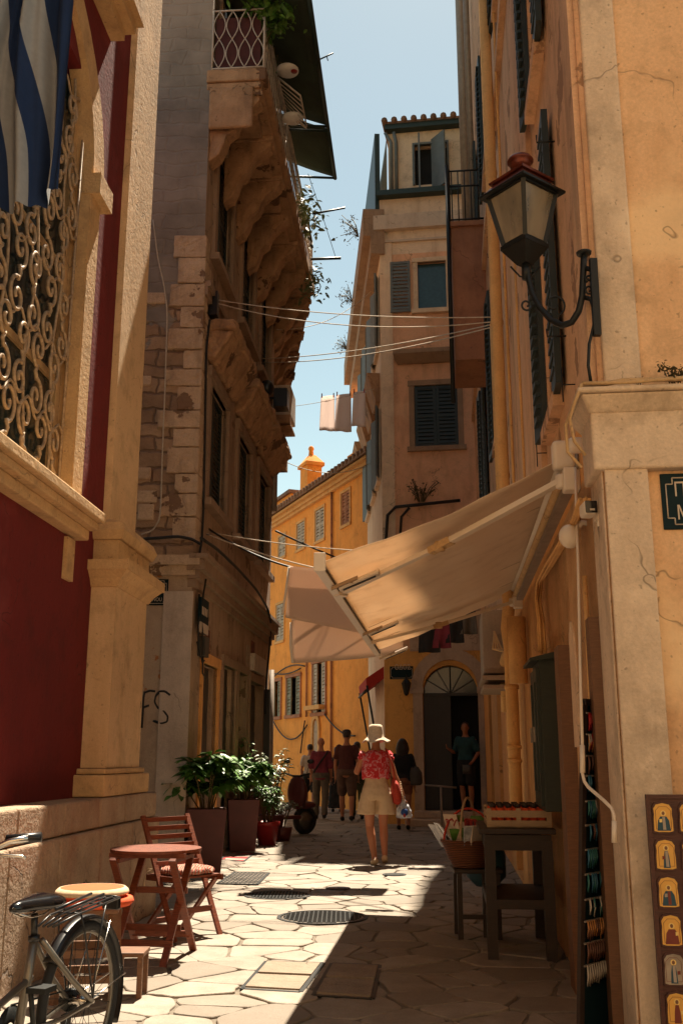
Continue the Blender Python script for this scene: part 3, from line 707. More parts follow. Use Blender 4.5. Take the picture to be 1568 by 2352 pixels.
    mb=MB(); A=WG0.P(0,H); mb.add([A,w.P(L,H),WG2.P(7,H),WG2.P(7,H,-5),WG0.P(9,H)],[(0,1,2,3,4)]); mb.build('roof',M['rooftile'],t)
    # far bits that stick out of the silhouette
    mb=MB(); mb.wbox(w,L-.5,L+.02,6.75,7.35,0,.30); mb.build('corner_corbel',M['gstone'],t)
    return t,WG2
OH,WG2=old_house()
# ================================================================ YELLOW HOUSE (end of the street)
def yellow_house():
    w=WY; t=thing('yellow_house','yellow rendered house with pale shutters and clay roof closing the street','house',w.P(0,0,0))
    H=9.0
    ups=[(.21,.89,7.69,8.53,1),(-1.40,-.69,7.64,8.60,1),(1.95,2.62,7.75,8.45,1)]
    low=[(.45,1.63,2.61,3.75,2),(2.19,3.07,2.61,3.72,2),(-1.55,-.59,2.59,4.0,3)]
    mid=[(2.0,2.75,5.0,6.2,1),(-1.4,-.7,5.0,6.2,1)]
    right=[(-3.3,-2.7,7.7,8.65,4)]
    holes=[h[:4] for h in ups+low+mid+right]
    mb=MB(); gridwall(mb,w,-9,9,0,H,holes,.2); mb.build('wall',M['yellow'],t)
    for h in ups+mid+right:
        f=MB(); f.wbox(w,h[0]-.07,h[1]+.07,h[2]-.08,h[2],-.05,.05); f.wbox(w,h[0]-.07,h[0],h[2],h[3],-.05,.03); f.wbox(w,h[1],h[1]+.07,h[2],h[3],-.05,.03); f.wbox(w,h[0]-.07,h[1]+.07,h[3],h[3]+.07,-.05,.03)
        fo=f.build('window',M['ytrim'],t); m=(h[0]+h[1])/2
        MB().wbox(w,h[0],h[1],h[2],h[3],-.19,-.17).build('pane',M['dark'],fo)
        shutter_leaf('shutter',w,h[0]+.01,m-.01,h[2]+.01,h[3]-.01,-.03,M['shutpale'] if h[4]!=4 else M['brown'],fo,pitch=.1)
        shutter_leaf('shutter',w,m+.01,h[1]-.01,h[2]+.01,h[3]-.01,-.03,M['shutpale'] if h[4]!=4 else M['brown'],fo,pitch=.1)
    for h in low:
        f=MB(); f.wbox(w,h[0]-.1,h[1]+.1,h[2]-.1,h[2],-.05,.07); f.wbox(w,h[0]-.08,h[0],h[2],h[3],-.05,.04); f.wbox(w,h[1],h[1]+.08,h[2],h[3],-.05,.04); f.wbox(w,h[0]-.1,h[1]+.1,h[3],h[3]+.1,-.05,.05)
        fo=f.build('window',M['brown'],t); MB().wbox(w,h[0],h[1],h[2],h[3],-.19,-.17).build('pane',M['dark'],fo)
        q=(h[1]-h[0])/3.2
        shutter_leaf('shutter',w,h[0]+.01,h[0]+q,h[2]+.01,h[3]-.01,-.02,M['shutolive'] if h[4]==2 else M['shutpale'],fo,pitch=.1)
        shutter_leaf('shutter',w,h[1]-q,h[1]-.01,h[2]+.01,h[3]-.01,-.02,M['shutolive'] if h[4]==2 else M['shutpale'],fo,pitch=.1)
        MB().wbox(w,(h[0]+h[1])/2-.03,(h[0]+h[1])/2+.03,h[2],h[3],-.16,-.1).build('mullion',M['brown'],fo)
    # cornice, eaves, tiled roof with rows of barrel tiles
    mb=MB(); mb.wbox(w,-9,9,8.86,8.95,0,.12); mb.wbox(w,-9,9,8.95,9.05,0,.2); mb.wbox(w,-9,9,9.05,9.12,-.1,.32); mb.build('cornice',M['ytrim'],t)
    mb=MB(); mb.hexa([w.P(-9,9.122,.42),w.P(9,9.122,.42),w.P(9,9.9,-2.2),w.P(-9,9.9,-2.2),w.P(-9,9.2,.42),w.P(9,9.2,.42),w.P(9,10.0,-2.2),w.P(-9,10.0,-2.2)])
    for k in range(72):
        s=-9+k*.25; mb.tube([w.P(s,9.21,.45),w.P(s,10.0,-2.2)],.075,6)
    mb.build('roof',M['rooftile'],t)
    mb=MB(); mb.box(-.32,.32,-.25,.25,0,1.25,lambda a,b,c:w.P(1.15+a,9.3+c,-.55+b)); mb.box(-.40,.40,-.32,.32,1.25,1.36,lambda a,b,c:w.P(1.15+a,9.3+c,-.55+b))
    mb.hexa([w.P(.76,10.66,-.85),w.P(1.54,10.66,-.85),w.P(1.54,10.66,-.25),w.P(.76,10.66,-.25),w.P(1.0,10.95,-.65),w.P(1.3,10.95,-.65),w.P(1.3,10.95,-.45),w.P(1.0,10.95,-.45)])
    mb.lathe([(.09,0),(.07,.20),(.10,.26),(.07,.34),(.0001,.38)],w.P(1.15,10.93,-.55),10); mb.build('chimney',M['yellow'],t)
    mb=MB(); mb.box(0,1,0,1,0,1,lambda a,b,c:w.P(3.2+a*6,9+c*1.2,-.6-b*3)); mb.build('roof_block',M['yellow'],t)
    mb=MB(); mb.wbox(w,3.1,9.3,10.2,10.32,-3.6,-.5); mb.build('roof_block_cap',M['rooftile'],t)
    mb=MB(); mb.box(0,1,0,1,0,1,lambda a,b,c:w.P(-9+a*6.6,9+c*.9,-2.5+b*2.2)); mb.build('attic',M['yellow'],t)
    g=MB(); g.tube([w.P(-2.06,0,.05),w.P(-2.06,9.0,.05)],.035,6); g.tube([w.P(-.15,2.5,.05),w.P(-.15,4.2,.05)],.03,6); split_build(g,'downpipe',M['brown'],t)
    # little shrine niche beside the windows
    s,z=w.sz(727,1700,0); mb=MB()
    mb.wbox(w,s-.32,s-.2,z-.55,z+.3,-.02,.06); mb.wbox(w,s+.2,s+.32,z-.55,z+.3,-.02,.06)
    for k in range(10):
        a,b=PI*k/10,PI*(k+1)/10
        p=lambda r,an,o:w.P(s+r*cos(an),z+.3+r*sin(an)*1.5,o)
        mb.hexa([p(.2,a,-.02),p(.32,a,-.02),p(.32,a,.06),p(.2,a,.06),p(.2,b,-.02),p(.32,b,-.02),p(.32,b,.06),p(.2,b,.06)])
    mb.wbox(w,s-.7,s+.5,z+.85,z+.97,-.02,.22)
    mb.build('niche',M['ytrim'],t); MB().wbox(w,s-.2,s+.2,z-.5,z+.55,-.01,.015).build('niche_panel',M['posterpale'],t)
    g=MB()
    def cab(p,q,sag): g.tube([w.P(*w.sz(p[0]+(q[0]-p[0])*k/12,p[1]+(q[1]-p[1])*k/12+sag*4*(k/12)*(1-k/12),.08),.08) for k in range(13)],.022,5)
    cab((620,1640),(705,1665),45); cab((628,1555),(700,1530),-12); cab((622,1545),(690,1535),8); cab((700,1655),(690,1730),-3); cab((745,1640),(815,1690),14)
    g.build('wall_cables',M['cable'],t)
    for sgn in (9,-9):
        mb=MB(); mb.quad(w.P(sgn,0,0),w.P(sgn,0,-5),w.P(sgn,9,-5),w.P(sgn,9,0)); mb.build('end_wall',M['yellow'],t)
    mb=MB(); mb.quad(w.P(-9,0,-5),w.P(9,0,-5),w.P(9,9.5,-5),w.P(-9,9.5,-5)); mb.quad(w.P(-9,9.5,-5),w.P(9,9.5,-5),w.P(9,9.95,-2.2),w.P(-9,9.95,-2.2)); mb.build('rear_wall',M['yellow'],t)
yellow_house()
# ================================================================ PINK HOUSE (mid right)
def pink_house():
    w=WP; wl=WPL; t=thing('pink_house','tall narrow salmon pink house with roof terrace storey and arched dark door','house',w.P(.6,0,0))
    D=8.3; Wd=4.2
    top=14.35
    # front: lower gold render, pink above, pale top storey
    dr=(.80,1.94,.28,2.62); ac=(dr[0]+dr[1])/2
    mb=MB(); gridwall(mb,w,0,Wd,0,3.55,[(dr[0],dr[1],.28,3.20)],.3); 
    # spandrels closing the square hole round the arch
    R=(dr[1]-dr[0])/2; zc=dr[3]
    for k in range(12):
        a,b=PI*k/12,PI*(k+1)/12
        p0=(ac+R*cos(a),zc+R*sin(a)*1.02); p1=(ac+R*cos(b),zc+R*sin(b)*1.02)
        mb.quad(w.P(p0[0],p0[1],0),w.P(p0[0],3.21,0),w.P(p1[0],3.21,0),w.P(p1[0],p1[1],0)); mb.quad(w.P(p0[0],p0[1],0),w.P(p1[0],p1[1],0),w.P(p1[0],p1[1],-.3),w.P(p0[0],p0[1],-.3))
    mb.build('ground_floor_wall',M['pgold'],t)
    mb=MB(); mb.wbox(w,.55,Wd,3.50,4.4,-.05,.03); mb.build('fascia_band',M['pstone'],t)
    hw=[(.74,1.70,8.0,9.45),(.87,1.52,11.3,12.5)]
    mb=MB(); gridwall(mb,w,0,Wd,3.55,12.75,hw,.2); mb.build('front_wall',M['pink'],t)
    mb=MB(); gridwall(mb,w,0,Wd,12.75,14.2,[]); mb.build('upper_front_wall',M['pinkpale'],t)
    mb=MB(); mb.wbox(w,-.14,Wd,13.35,13.72,-.1,.14); mb.wbox(w,-.08,Wd,13.05,13.10,-.05,.06); mb.build('cornice_band',M['gwhite'],t)
    mb=MB(); mb.wbox(w,0,.28,3.55,13.05,-.01,.03); mb.build('corner_strip',M['pinkpale'],t)
    # left side
    side=[(.5,1.15,7.45,9.1),(1.8,2.6,7.45,9.1),(3.6,4.4,7.45,9.1),(.5,1.15,10.6,12.4),(1.8,2.6,10.6,12.4),(3.6,4.4,10.6,12.4),(5.6,6.4,7.45,9.1),(5.6,6.4,10.6,12.4),(1.8,2.6,4.3,6.0),(3.6,4.4,4.3,6.0)]
    mb=MB(); gridwall(mb,wl,0,D,0,14.2,side,.2); mb.build('side_wall',M['pinkpale'],t)
    for h in side:
        f=MB(); f.wbox(wl,h[0]-.1,h[1]+.1,h[2]-.08,h[2],-.05,.08); f.wbox(wl,h[0]-.08,h[0],h[2],h[3],-.05,.03); f.wbox(wl,h[1],h[1]+.08,h[2],h[3],-.05,.03)
        fo=f.build('window',M['pinkpale'],t); m=(h[0]+h[1])/2; MB().wbox(wl,h[0],h[1],h[2],h[3],-.19,-.17).build('pane',M['dark'],fo)
        # leaves swung open, standing off the wall
        for a,sg in ((h[0],-1),(h[1],1)):
            q=MB(); q.hexa([wl.P(a,h[2],.02),wl.P(a+.05*sg,h[2],.02),wl.P(a+sg*.32,h[2],.09),wl.P(a+sg*.30,h[2],.13),wl.P(a,h[3],.02),wl.P(a+.05*sg,h[3],.02),wl.P(a+sg*.32,h[3],.09),wl.P(a+sg*.30,h[3],.13)])
            q.build('shutter',M['shutgrey'],fo)
        if h[2]>7 and h[2]<8:
            hb=MB(); hb.hexa([wl.P(h[0]-.15,h[3]+.15,0),wl.P(h[1]+.15,h[3]+.15,0),wl.P(h[1]+.15,h[3]+.15,.10),wl.P(h[0]-.15,h[3]+.15,.10),wl.P(h[0]-.15,h[3]+.85,0),wl.P(h[1]+.15,h[3]+.85,0),wl.P(h[1]+.15,h[3]+.85,.30),wl.P(h[0]-.15,h[3]+.85,.30)]); hb.build('window_hood',M['gstone'],t)
    mb=MB(); mb.wbox(wl,-.1,D+1.2,13.2,13.9,-.1,.40); mb.wbox(wl,-.1,D+1.2,12.75,13.2,-.1,.22); mb.build('side_cornice',M['frame_stone'],t)
    # top storey, set a little back, with mono pitch tiled roof
    mb=MB(); gridwall(mb,w,.22,Wd,14.2,16.0,[(.85,1.62,14.55,15.62)],.2,o=-.05); mb.quad(wl.P(.1,14.2,-.2),wl.P(D,14.2,-.2),wl.P(D,16.0,-.2),wl.P(.1,16.0,-.2)); mb.build('top_storey_wall',M['white_iron'] if False else M['epale'],t)
    mb=MB(); mb.wbox(w,-.05,Wd,14.2,14.33,-.6,.22); mb.build('terrace_gutter',M['gutter'],t)
    mb=MB(); mb.wbox(w,.15,Wd,16.0,16.12,-.05,.16); mb.build('roof_gutter',M['gutter'],t)
    mb=MB(); mb.hexa([w.P(.1,16.122,.2),w.P(Wd,16.122,.2),w.P(Wd,17.2,-4),w.P(.1,17.2,-4),w.P(.1,16.17,.2),w.P(Wd,16.17,.2),w.P(Wd,17.3,-4),w.P(.1,17.3,-4)])
    k=0; s=.16
    while s<Wd: mb.tube([w.P(s,16.19,.24),w.P(s,17.3,-4)],.075,8); s+=.235
    mb.build('tile_roof',M['rooftile'],t)
    mb=MB(); mb.wbox(wl,.0,D,13.9,16.0,-.02,.10); mb.build('side_gutter_board',M['gutter'],t)
    g=MB(); 
    for s in (.30,.42): g.tube([w.P(s-.05 if s>.4 else .16,15.95,.08),w.P(s,15.7,.05),w.P(s,14.35,.05)],.04,8)
    split_build(g,'downpipe',M['shutgrey'],t)
    h=(.85,1.62,14.55,15.62); f=MB(); f.wbox(w,h[0]-.05,h[0],h[2],h[3],-.1,.0); f.wbox(w,h[1],h[1]+.05,h[2],h[3],-.1,.0); f.wbox(w,h[0]-.05,h[1]+.05,h[3],h[3]+.05,-.1,.0)
    fo=f.build('terrace_window',M['shutgrey'],t); MB().wbox(w,h[0],h[1],h[2]-.3,h[3],-.26,-.24).build('pane',M['dark'],fo)
    MB().wbox(w,.95,.99,14.35,15.85,.10,.14).build('shutter',M['shutgrey'],fo)
    q=MB(); q.hexa([w.P(1.25,14.35,-.04),w.P(1.28,14.35,-.04),w.P(1.60,14.35,.3),w.P(1.57,14.35,.32),w.P(1.25,15.75,-.04),w.P(1.28,15.75,-.04),w.P(1.60,15.75,.3),w.P(1.57,15.75,.32)]); q.build('shutter',M['shutgrey'],fo)
    # big middle window with closed green shutters, upper window with one leaf open
    window(w,*hw[0],t,M['frame_stone'],M['shut'],.12,.03,recess=.03,pitch=.09)
    f=window(w,*hw[1],t,M['epale'],M['shut'],.10,.03,closed=False); MB().wbox(w,hw[1][0],hw[1][1],hw[1][2],hw[1][3],-.12,-.10).build('pane',M['glassteal'],f)
    shutter_leaf('shutter',w,.24,.70,11.25,12.52,.05,M['shutgrey'],f,pitch=.09)
    mb=MB(); mb.hexa([w.P(.38,9.98,0),w.P(2.0,9.98,0),w.P(2.0,9.98,.10),w.P(.38,9.98,.10),w.P(.3,10.12,0),w.P(2.0,10.12,0),w.P(2.0,10.12,.34),w.P(.3,10.12,.34)]); mb.wbox(w,.3,2.0,10.122,10.22,0,.34); mb.build('window_hood',M['frame_stone'],t)
    # black cable bunch & little canopy at the first floor line
    g=MB(); g.tube([w.P(.05,5.6,.1),w.P(.12,6.45,.12),w.P(.3,6.62,.14),w.P(1.7,6.72,.14)],.035,8); g.tube([w.P(.38,5.9,.1),w.P(.42,6.4,.12),w.P(.6,6.6,.13)],.03,8); g.build('cable_bundle',M['cable'],t)
    # dark stain is in the render; stair handrail hint
    # arched doorway
    mb=MB(); 
    mb.wbox(w,dr[0]-.2,dr[0],0,dr[3],-.05,.07); mb.wbox(w,dr[1],dr[1]+.2,0,dr[3],-.05,.07); mb.wbox(w,dr[0]-.26,dr[0]+.02,dr[3],dr[3]+.12,-.05,.10); mb.wbox(w,dr[1]-.02,dr[1]+.26,dr[3],dr[3]+.12,-.05,.10)
    for k in range(14):
        a,b=PI*k/14,PI*(k+1)/14
        p=lambda r,an,o:w.P(ac+r*cos(an),zc+.12+r*sin(an),o)
        mb.hexa([p(R,a,-.05),p(R+.24,a,-.05),p(R+.24,a,.06),p(R,a,.06),p(R,b,-.05),p(R+.24,b,-.05),p(R+.24,b,.06),p(R,b,.06)])
    mb.build('door_arch',M['pstone'],t)
    for a,b in ((dr[0],ac-.005),):
        d=MB(); d.wbox(w,a,b,.28,zc,-.26,-.22)
        for k in range(6): d.wbox(w,a+.03+k*.09,a+.05+k*.09,.3,zc-.02,-.22,-.21)
        d.build('door_leaf',M['doorpaint'],t)
    d=MB(); d.wbox(w,dr[0],dr[1],zc-.04,zc+.02,-.25,-.18); d.build('transom',M['doorpaint'],t)
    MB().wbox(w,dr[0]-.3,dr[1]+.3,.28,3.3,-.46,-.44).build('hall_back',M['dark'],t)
    d=MB(); d.wbox(w,dr[0],dr[1],zc+.02,3.3,-.24,-.23); d.build('fanlight',M['glass'],t)
    d=MB()
    for k in range(1,6): an=PI*k/6; d.bar(w.P(ac,zc,-.2),w.P(ac+.55*cos(an),zc+.57*sin(an),-.2),.02,.02)
    d.build('fanlight_bars',M['iron'],t)
    mb=MB(); mb.wbox(w,dr[0]-.35,dr[1]+.35,.0,.14,-.3,.75); mb.wbox(w,dr[0]-.2,dr[1]+.2,.143,.28,-1.2,.35); bevel(mb.build('doorstep',M['pstone'],t),.02)
    # red folded awning on the side with long struts, rear faces, roof
    mb=MB(); mb.quad(wl.P(D,0,0),wl.P(D,0,-4),wl.P(D,16,-4),wl.P(D,16,0)); mb.quad(w.P(Wd,0,0),w.P(Wd,0,-8),w.P(Wd,16,-8),w.P(Wd,16,0)); mb.build('rear_wall',M['pink'],t)
    return t
PH=pink_house()
def red_awning():
    w=WPL; t=thing('folded_awning','red folded shop awning with thin struts on the side of the pink house','awning',w.P(.8,2.9,0))
    mb=MB(); mb.hexa([w.P(.1,2.95,.0),w.P(2.6,2.95,.0),w.P(2.6,2.7,.35),w.P(.1,2.7,.35),w.P(.1,3.2,.0),w.P(2.6,3.2,.0),w.P(2.6,2.95,.38),w.P(.1,2.95,.38)]); mb.build('canopy',M['redawn'],t)
    g=MB(); g.tube([w.P(.1,2.8,.36),w.P(.0,1.2,.1)],.025,6); g.tube([w.P(2.6,2.8,.36),w.P(2.5,1.3,.1)],.025,6); g.tube([w.P(.1,2.7,.37),w.P(2.6,2.7,.37)],.03,6); split_build(g,'strut',M['iron'],t)
red_awning()
# ================================================================ RIGHT HAND ROW
def right_row():
    w=WN; t=thing('right_terrace','tall terrace of weathered ochre house fronts with pipes and dark shutters along the right','terraced house',w.P(6,0,0))
    H=21.3; L=17
    wins=[(1.35,1.95,3.45,5.25),(1.35,1.95,5.95,7.9),(7.2,8.3,5.3,7.6),(7.2,8.3,9.3,11.4),(11.2,12.2,5.3,7.6),(11.2,12.2,9.6,11.6),(4.1,5.0,9.4,11.2)]
    low=[(.52,1.55,.0,1.55),(6.6,7.7,.05,2.1),(10,11,.05,2.4),(13,14.2,.05,2.6)]
    mb=MB(); gridwall(mb,w,0,3.3,0,3.05,[h for h in low if h[1]<3.3],.35); gridwall(mb,w,3.3,L,0,3.05,[h for h in low if h[1]>3.3],.35,o=0); mb.build('lower_wall',M['orange'],t)
    mb=MB(); gridwall(mb,w,0,L,3.05,H,wins,.2); mb.build('upper_wall',M['ncol'],t)
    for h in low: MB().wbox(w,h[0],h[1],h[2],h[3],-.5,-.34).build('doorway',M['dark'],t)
    for h in wins:
        f=MB(); f.wbox(w,h[0]-.1,h[1]+.1,h[2]-.09,h[2],-.05,.07); f.wbox(w,h[0]-.1,h[0],h[2],h[3],-.05,.025); f.wbox(w,h[1],h[1]+.1,h[2],h[3],-.05,.025); f.wbox(w,h[0]-.1,h[1]+.1,h[3],h[3]+.1,-.05,.03)
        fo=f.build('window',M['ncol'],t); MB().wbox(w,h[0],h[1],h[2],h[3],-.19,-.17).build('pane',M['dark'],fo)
        # leaves folded back, standing a hand off the wall
        for a,sg,k in ((h[0],-1,.05),(h[1],1,.07)):
            S_=sorted((a,a+sg*(h[1]-h[0])/2)); q=MB(); o0=.02
            q.hexa([w.P(S_[0],h[2]-.02,o0 if sg>0 else o0+k-.04),w.P(S_[1],h[2]-.02,o0+k-.04 if sg>0 else o0),w.P(S_[1],h[2]-.02,o0+k if sg>0 else o0+.04),w.P(S_[0],h[2]-.02,o0+.04 if sg>0 else o0+k),
                    w.P(S_[0],h[3]+.02,o0 if sg>0 else o0+k-.04),w.P(S_[1],h[3]+.02,o0+k-.04 if sg>0 else o0),w.P(S_[1],h[3]+.02,o0+k if sg>0 else o0+.04),w.P(S_[0],h[3]+.02,o0+.04 if sg>0 else o0+k)])
            z=h[2]+.08
            while z<h[3]-.1:
                q.wbox(w,S_[0]+.05,S_[1]-.05,z,z+.025,.03,.02+k+.006); z+=.085
            q.build('shutter',M['shut'],fo)
        g=MB()
        for z in (h[2]+.25,h[3]-.25): g.tube([w.P(h[0]-.35,z,.0),w.P(h[0]-.35,z,.11),w.P(h[0]-.35,z+.05,.11)],.006,5)
        split_build(g,'shutter_stay',M['iron'],fo)
    # floor bands and the projecting brown bay with terrace
    mb=MB(); mb.wbox(w,2.2,L,8.55,8.72,-.02,.06); mb.wbox(w,2.35,2.52,3.05,H,-.02,.04); mb.build('floor_band',M['ncol'],t)
    mb=MB(); mb.wbox(w,9.5,10.7,7.1,9.30,-.05,.50); mb.wbox(w,9.45,10.75,9.302,9.38,-.05,.55); mb.build('projecting_bay',M['brown'],t)
    g=MB()
    for s in (9.48,10.1,10.7):
        g.tube([w.P(s,9.36,.52),w.P(s,10.3,.52)],.018,6)
    for k in range(5): g.tube([w.P(9.48,9.36,.08+k*.1),w.P(9.48,10.25,.08+k*.1)],.010,5)
    for k in range(9): g.tube([w.P(9.6+k*.13,9.36,.52),w.P(9.6+k*.13,10.25,.52)],.010,5)
    for z in (10.27,10.0,9.42): g.tube([w.P(9.48,z,.0),w.P(9.48,z,.52),w.P(10.7,z,.52)],.016,6)
    g.build('terrace_railing',M['iron'],t)
    g=MB(); g.tube([w.P(9.44,6.4,.55),w.P(9.44,10.35,.55)],.032,8); g.build('iron_post',M['iron'],t)
    g=MB(); g.tube([w.P(13.2,10.9,.12),w.P(13.2,H,.12)],.10,10); g.build('drainpipe',M['zinc'],t)
    g=MB(); g.tube([w.P(10.9,8.6,.1),w.P(10.9,H,.1)],.055,10); g.build('drainpipe',M['zinc'],t)
    g=MB()
    P=[w.P(5.45,.45,.12),w.P(5.45,2.35,.12),w.P(5.50,2.55,.14),w.P(5.4,2.75,.12),w.P(5.4,H,.12)]
    g.tube(P,.062,12)
    for z in (1.25,1.38,1.95,2.9,4.1,5.8,7.6): g.tube([w.P(5.43,z,.12),w.P(5.43,z+.035,.12)],.072,12)
    g.build('drainpipe',M['pvc'],t)
    g=MB(); g.tube([w.P(4.7,1.95,.10),w.P(4.7,2.55,.10)],.085,12); g.build('drainpipe',M['pvc'],t)
    g=MB(); g.tube([w.P(7.0,1.8,.10),w.P(7.0,2.05,.10),w.P(6.7,2.3,.12),w.P(6.2,2.35,.12)],.05,10); g.tube([w.P(6.3,3.6,.10),w.P(6.3,6.2,.10)],.05,10); split_build(g,'waste_pipe',M['pvc'],t)
    g=MB(); g.tube([w.P(4.95,2.9,.05),w.P(4.95,H,.05)],.014,6); g.tube([w.P(3.7,3.2,.05),w.P(3.7,6.2,.05)],.012,6)
    g.tube([w.P(.62,2.2,.03),w.P(.66,1.5,.03),w.P(.64,.1,.03)],.014,6); split_build(g,'conduit',M['pvc'],t)
    # bundled cables running down along the painted wall
    rr=random.Random(2); 
    g=MB()
    for j in range(5):
        pts=[(1345,1145),(1328,1190),(1310,1225),(1285,1262),(1262,1300),(1240,1335),(1236,1380),(1242,1420),(1246,1500)]
        g.tube([w.P(*w.sz(px+rr.uniform(-3,3),py+rr.uniform(-3,3),.05),.04+.01*j) for px,py in pts],.010,5)
    g.build('cable_bundle',M['pvc'],t)
    mb=MB(); mb.wbox(w,.35,.48,.0,1.95,-.02,.06); mb.wbox(w,1.58,1.80,.0,1.95,-.02,.08); split_build(mb,'door_post',M['wood_brown'],t)
    o=MB(); 
    # a faded painted panel with rounded top
    s0,z0=w.sz(1312,1500,.01)
    pts=[(s0-.14,1.35),(s0+.14,1.35),(s0+.14,1.85),(s0+.10,2.0),(s0,2.08),(s0-.10,2.0),(s0-.14,1.85)]
    o.prism(pts,lambda a,b,h:w.P(a,b,h),-.005,.012); o.build('faded_panel',M['pinkpale'],t)
    mb=MB(); mb.quad(w.P(0,H,0),w.P(L,H,0),w.P(L,H,-6),w.P(0,H,-6)); mb.build('roof',M['rooftile'],t)
    g=MB()
    for s,z in ((1.9,6.9),(2.35,3.4),(2.6,5.2),(.75,3.3)): g.tube([w.P(s,z,.0),w.P(s,z,.07)],.004,5); g.tube([w.P(s,z-.10,.07),w.P(s,z+.10,.07)],.004,5)
    split_build(g,'wall_hook',M['iron'],t)
right_row()
def corner_house():
    w=WE; t=thing('corner_house','orange rendered corner house with pale pilaster and heavy cornice at the right edge','house',w.P(.6,0,0))
    H=10
    mb=MB(); mb.wbox(w,.0,6,0,2.72,-6,-.03); mb.build('lower_wall',M['ecol'],t)
    mb=MB(); mb.wbox(w,.02,6,2.9,H,-6,-.03); mb.build('upper_wall',M['ecol'],t)
    mb=MB(); mb.wbox(w,.0,.195,0,2.62,-.05,.02); mb.wbox(w,-.012,-.001,0.0,2.6,-.35,-.01); bevel(mb.build('lower_pilaster',M['epale'],t),.012,3)
    mb=MB(); mb.wbox(w,.03,.205,2.94,H,-.05,.0); bevel(mb.build('upper_pilaster',M['epale'],t),.012,3)
    mb=MB(); mb.wbox(w,-.03,.03,2.94,H,-.30,-.02); mb.build('pilaster_return',M['ncol'],t)
    mb=MB(); mb.wbox(w,-.05,6,2.58,2.86,-.3,.035)
    mb.hexa([w.P(-.05,2.85,-.3),w.P(6,2.85,-.3),w.P(6,2.85,.035),w.P(-.05,2.85,.035),w.P(-.10,2.93,-.35),w.P(6,2.93,-.35),w.P(6,2.93,.10),w.P(-.10,2.93,.10)])
    mb.wbox(w,-.115,6,2.932,2.96,-.36,.115)
    o=mb.build('cornice',M['epale'],t); bevel(o,.02,3)
    g=MB(); 
    g.tube([w.P(-.1,2.97,.06),w.P(.1,2.985,.10),w.P(.35,2.98,.11),w.P(1.2,2.985,.1)],.012,6); g.tube([w.P(-.09,2.975,.11),w.P(.12,2.97,.115),w.P(.5,2.985,.12)],.009,6)
    g.tube([w.P(-.09,2.975,.11),w.P(-.13,2.88,.09),w.P(-.15,2.82,.06),w.P(-.13,2.72,.03),w.P(-.08,2.66,.0)],.008,6); g.tube([w.P(-.13,2.88,.07),w.P(-.165,2.8,.03),w.P(-.16,2.68,.0),w.P(-.1,2.6,.0)],.008,6)
    split_build(g,'cornice_cables',M['creamstone'],t)
corner_house()
def street_sign(w,s0,s1,z0,z1,lines,label,off=.0,name='street_sign',flip=False):
    t=thing(name,label,'street sign',w.P((s0+s1)/2,z0,off))
    o=MB().wbox(w,s0,s1,z0,z1,off,off+.012).build('plate',M['signblue'],t); bevel(o,.004,2)
    b=MB(); m=.022; c=.03; W_,H_=s1-s0,z1-z0; e=.005
    ring=[(s0+m+c,z0+m),(s1-m-c,z0+m),(s1-m-c,z0+m+c),(s1-m,z0+m+c),(s1-m,z1-m-c),(s1-m-c,z1-m-c),(s1-m-c,z1-m),(s0+m+c,z1-m),(s0+m+c,z1-m-c),(s0+m,z1-m-c),(s0+m,z0+m+c),(s0+m+c,z0+m+c)]
    for p,q in zip(ring,ring[1:]+ring[:1]):
        a,b_=w.P(p[0],p[1],off+.014),w.P(q[0],q[1],off+.014); b.bar(a,b_,e,.003,up=(w.n[0],w.n[1],0)) if False else b.tube([a,b_],.0032,4)
    b.build('border',M['signwhite'],t)
    sx=-1 if flip else 1
    for i,(tx,size,sc0,zc) in enumerate(lines):
        text_mb(tx,size,lambda x,y,z:w.P(sc0+x*sx*.8,zc+y,off+.013+z)).build('lettering',M['signwhite'],t)
    return t
street_sign(WE,.255,.80,2.30,2.565,[('Π',.095,.31,2.455),('Μ',.095,.315,2.345)],'dark blue enamel street sign on the corner house, cut by the right edge',off=-.03)
a=WP.sz(895,1560,.02); b=WP.sz(948,1530,.02)
street_sign(WP,a[0],b[0],a[1],b[1],[('ΟΔΟΣ',.15,a[0]+.10,a[1]+.20)],'small dark street sign reading ΟΔΟΣ left of the arched doorway')
a=WG0.sz(385,1390,.02); b=WG0.sz(385,1330,.02)
street_sign(WG0,a[0],a[0]+.55,a[1],b[1],[('ΟΥ',.12,a[0]+.17,a[1]+.15),('NOU',.065,a[0]+.19,a[1]+.05)],'dark street sign half hidden behind the cream pilaster capital',off=.005,flip=True)
a=WG.sz(450,1340); 
def hanging_sign():
    t=thing('hanging_sign','small green and white shop sign sticking out from the stone house corner','shop sign',WG.P(.12,2.9,.1))
    MB().wbox(WG,.16,.62,2.95,3.26,.05,.09).build('panel',M['signblue'],t); MB().wbox(WG,.16,.62,2.83,2.95,.052,.092).build('white_band',M['gwhite'],t)
    g=MB()
    for k in range(4): g.wbox(WG,.22+k*.09,.26+k*.09,3.05,3.15,.09,.094)
    g.build('lettering',M['signwhite'],t)
    t=thing('meter_box','small grey meter box with hanging wires under the shop sign','meter box',WG.P(.5,2.5,.1))
    MB().wbox(WG,.42,.66,2.55,2.80,.0,.10).build('box',M['doorgrey'],t)
    g=MB(); g.tube([WG.P(.2,3.3,.05),WG.P(.25,2.8,.10),WG.P(.4,2.6,.08),WG.P(.6,2.35,.04),WG.P(.85,2.3,.02)],.012,5); g.tube([WG.P(.16,2.7,.05),WG.P(.3,2.45,.10),WG.P(.5,2.5,.08)],.010,5); g.tube([WG.P(.25,3.5,.12),WG.P(.15,2.9,.06),WG.P(.2,2.6,.07)],.012,5); g.build('wires',M['cable'],t)
hanging_sign()
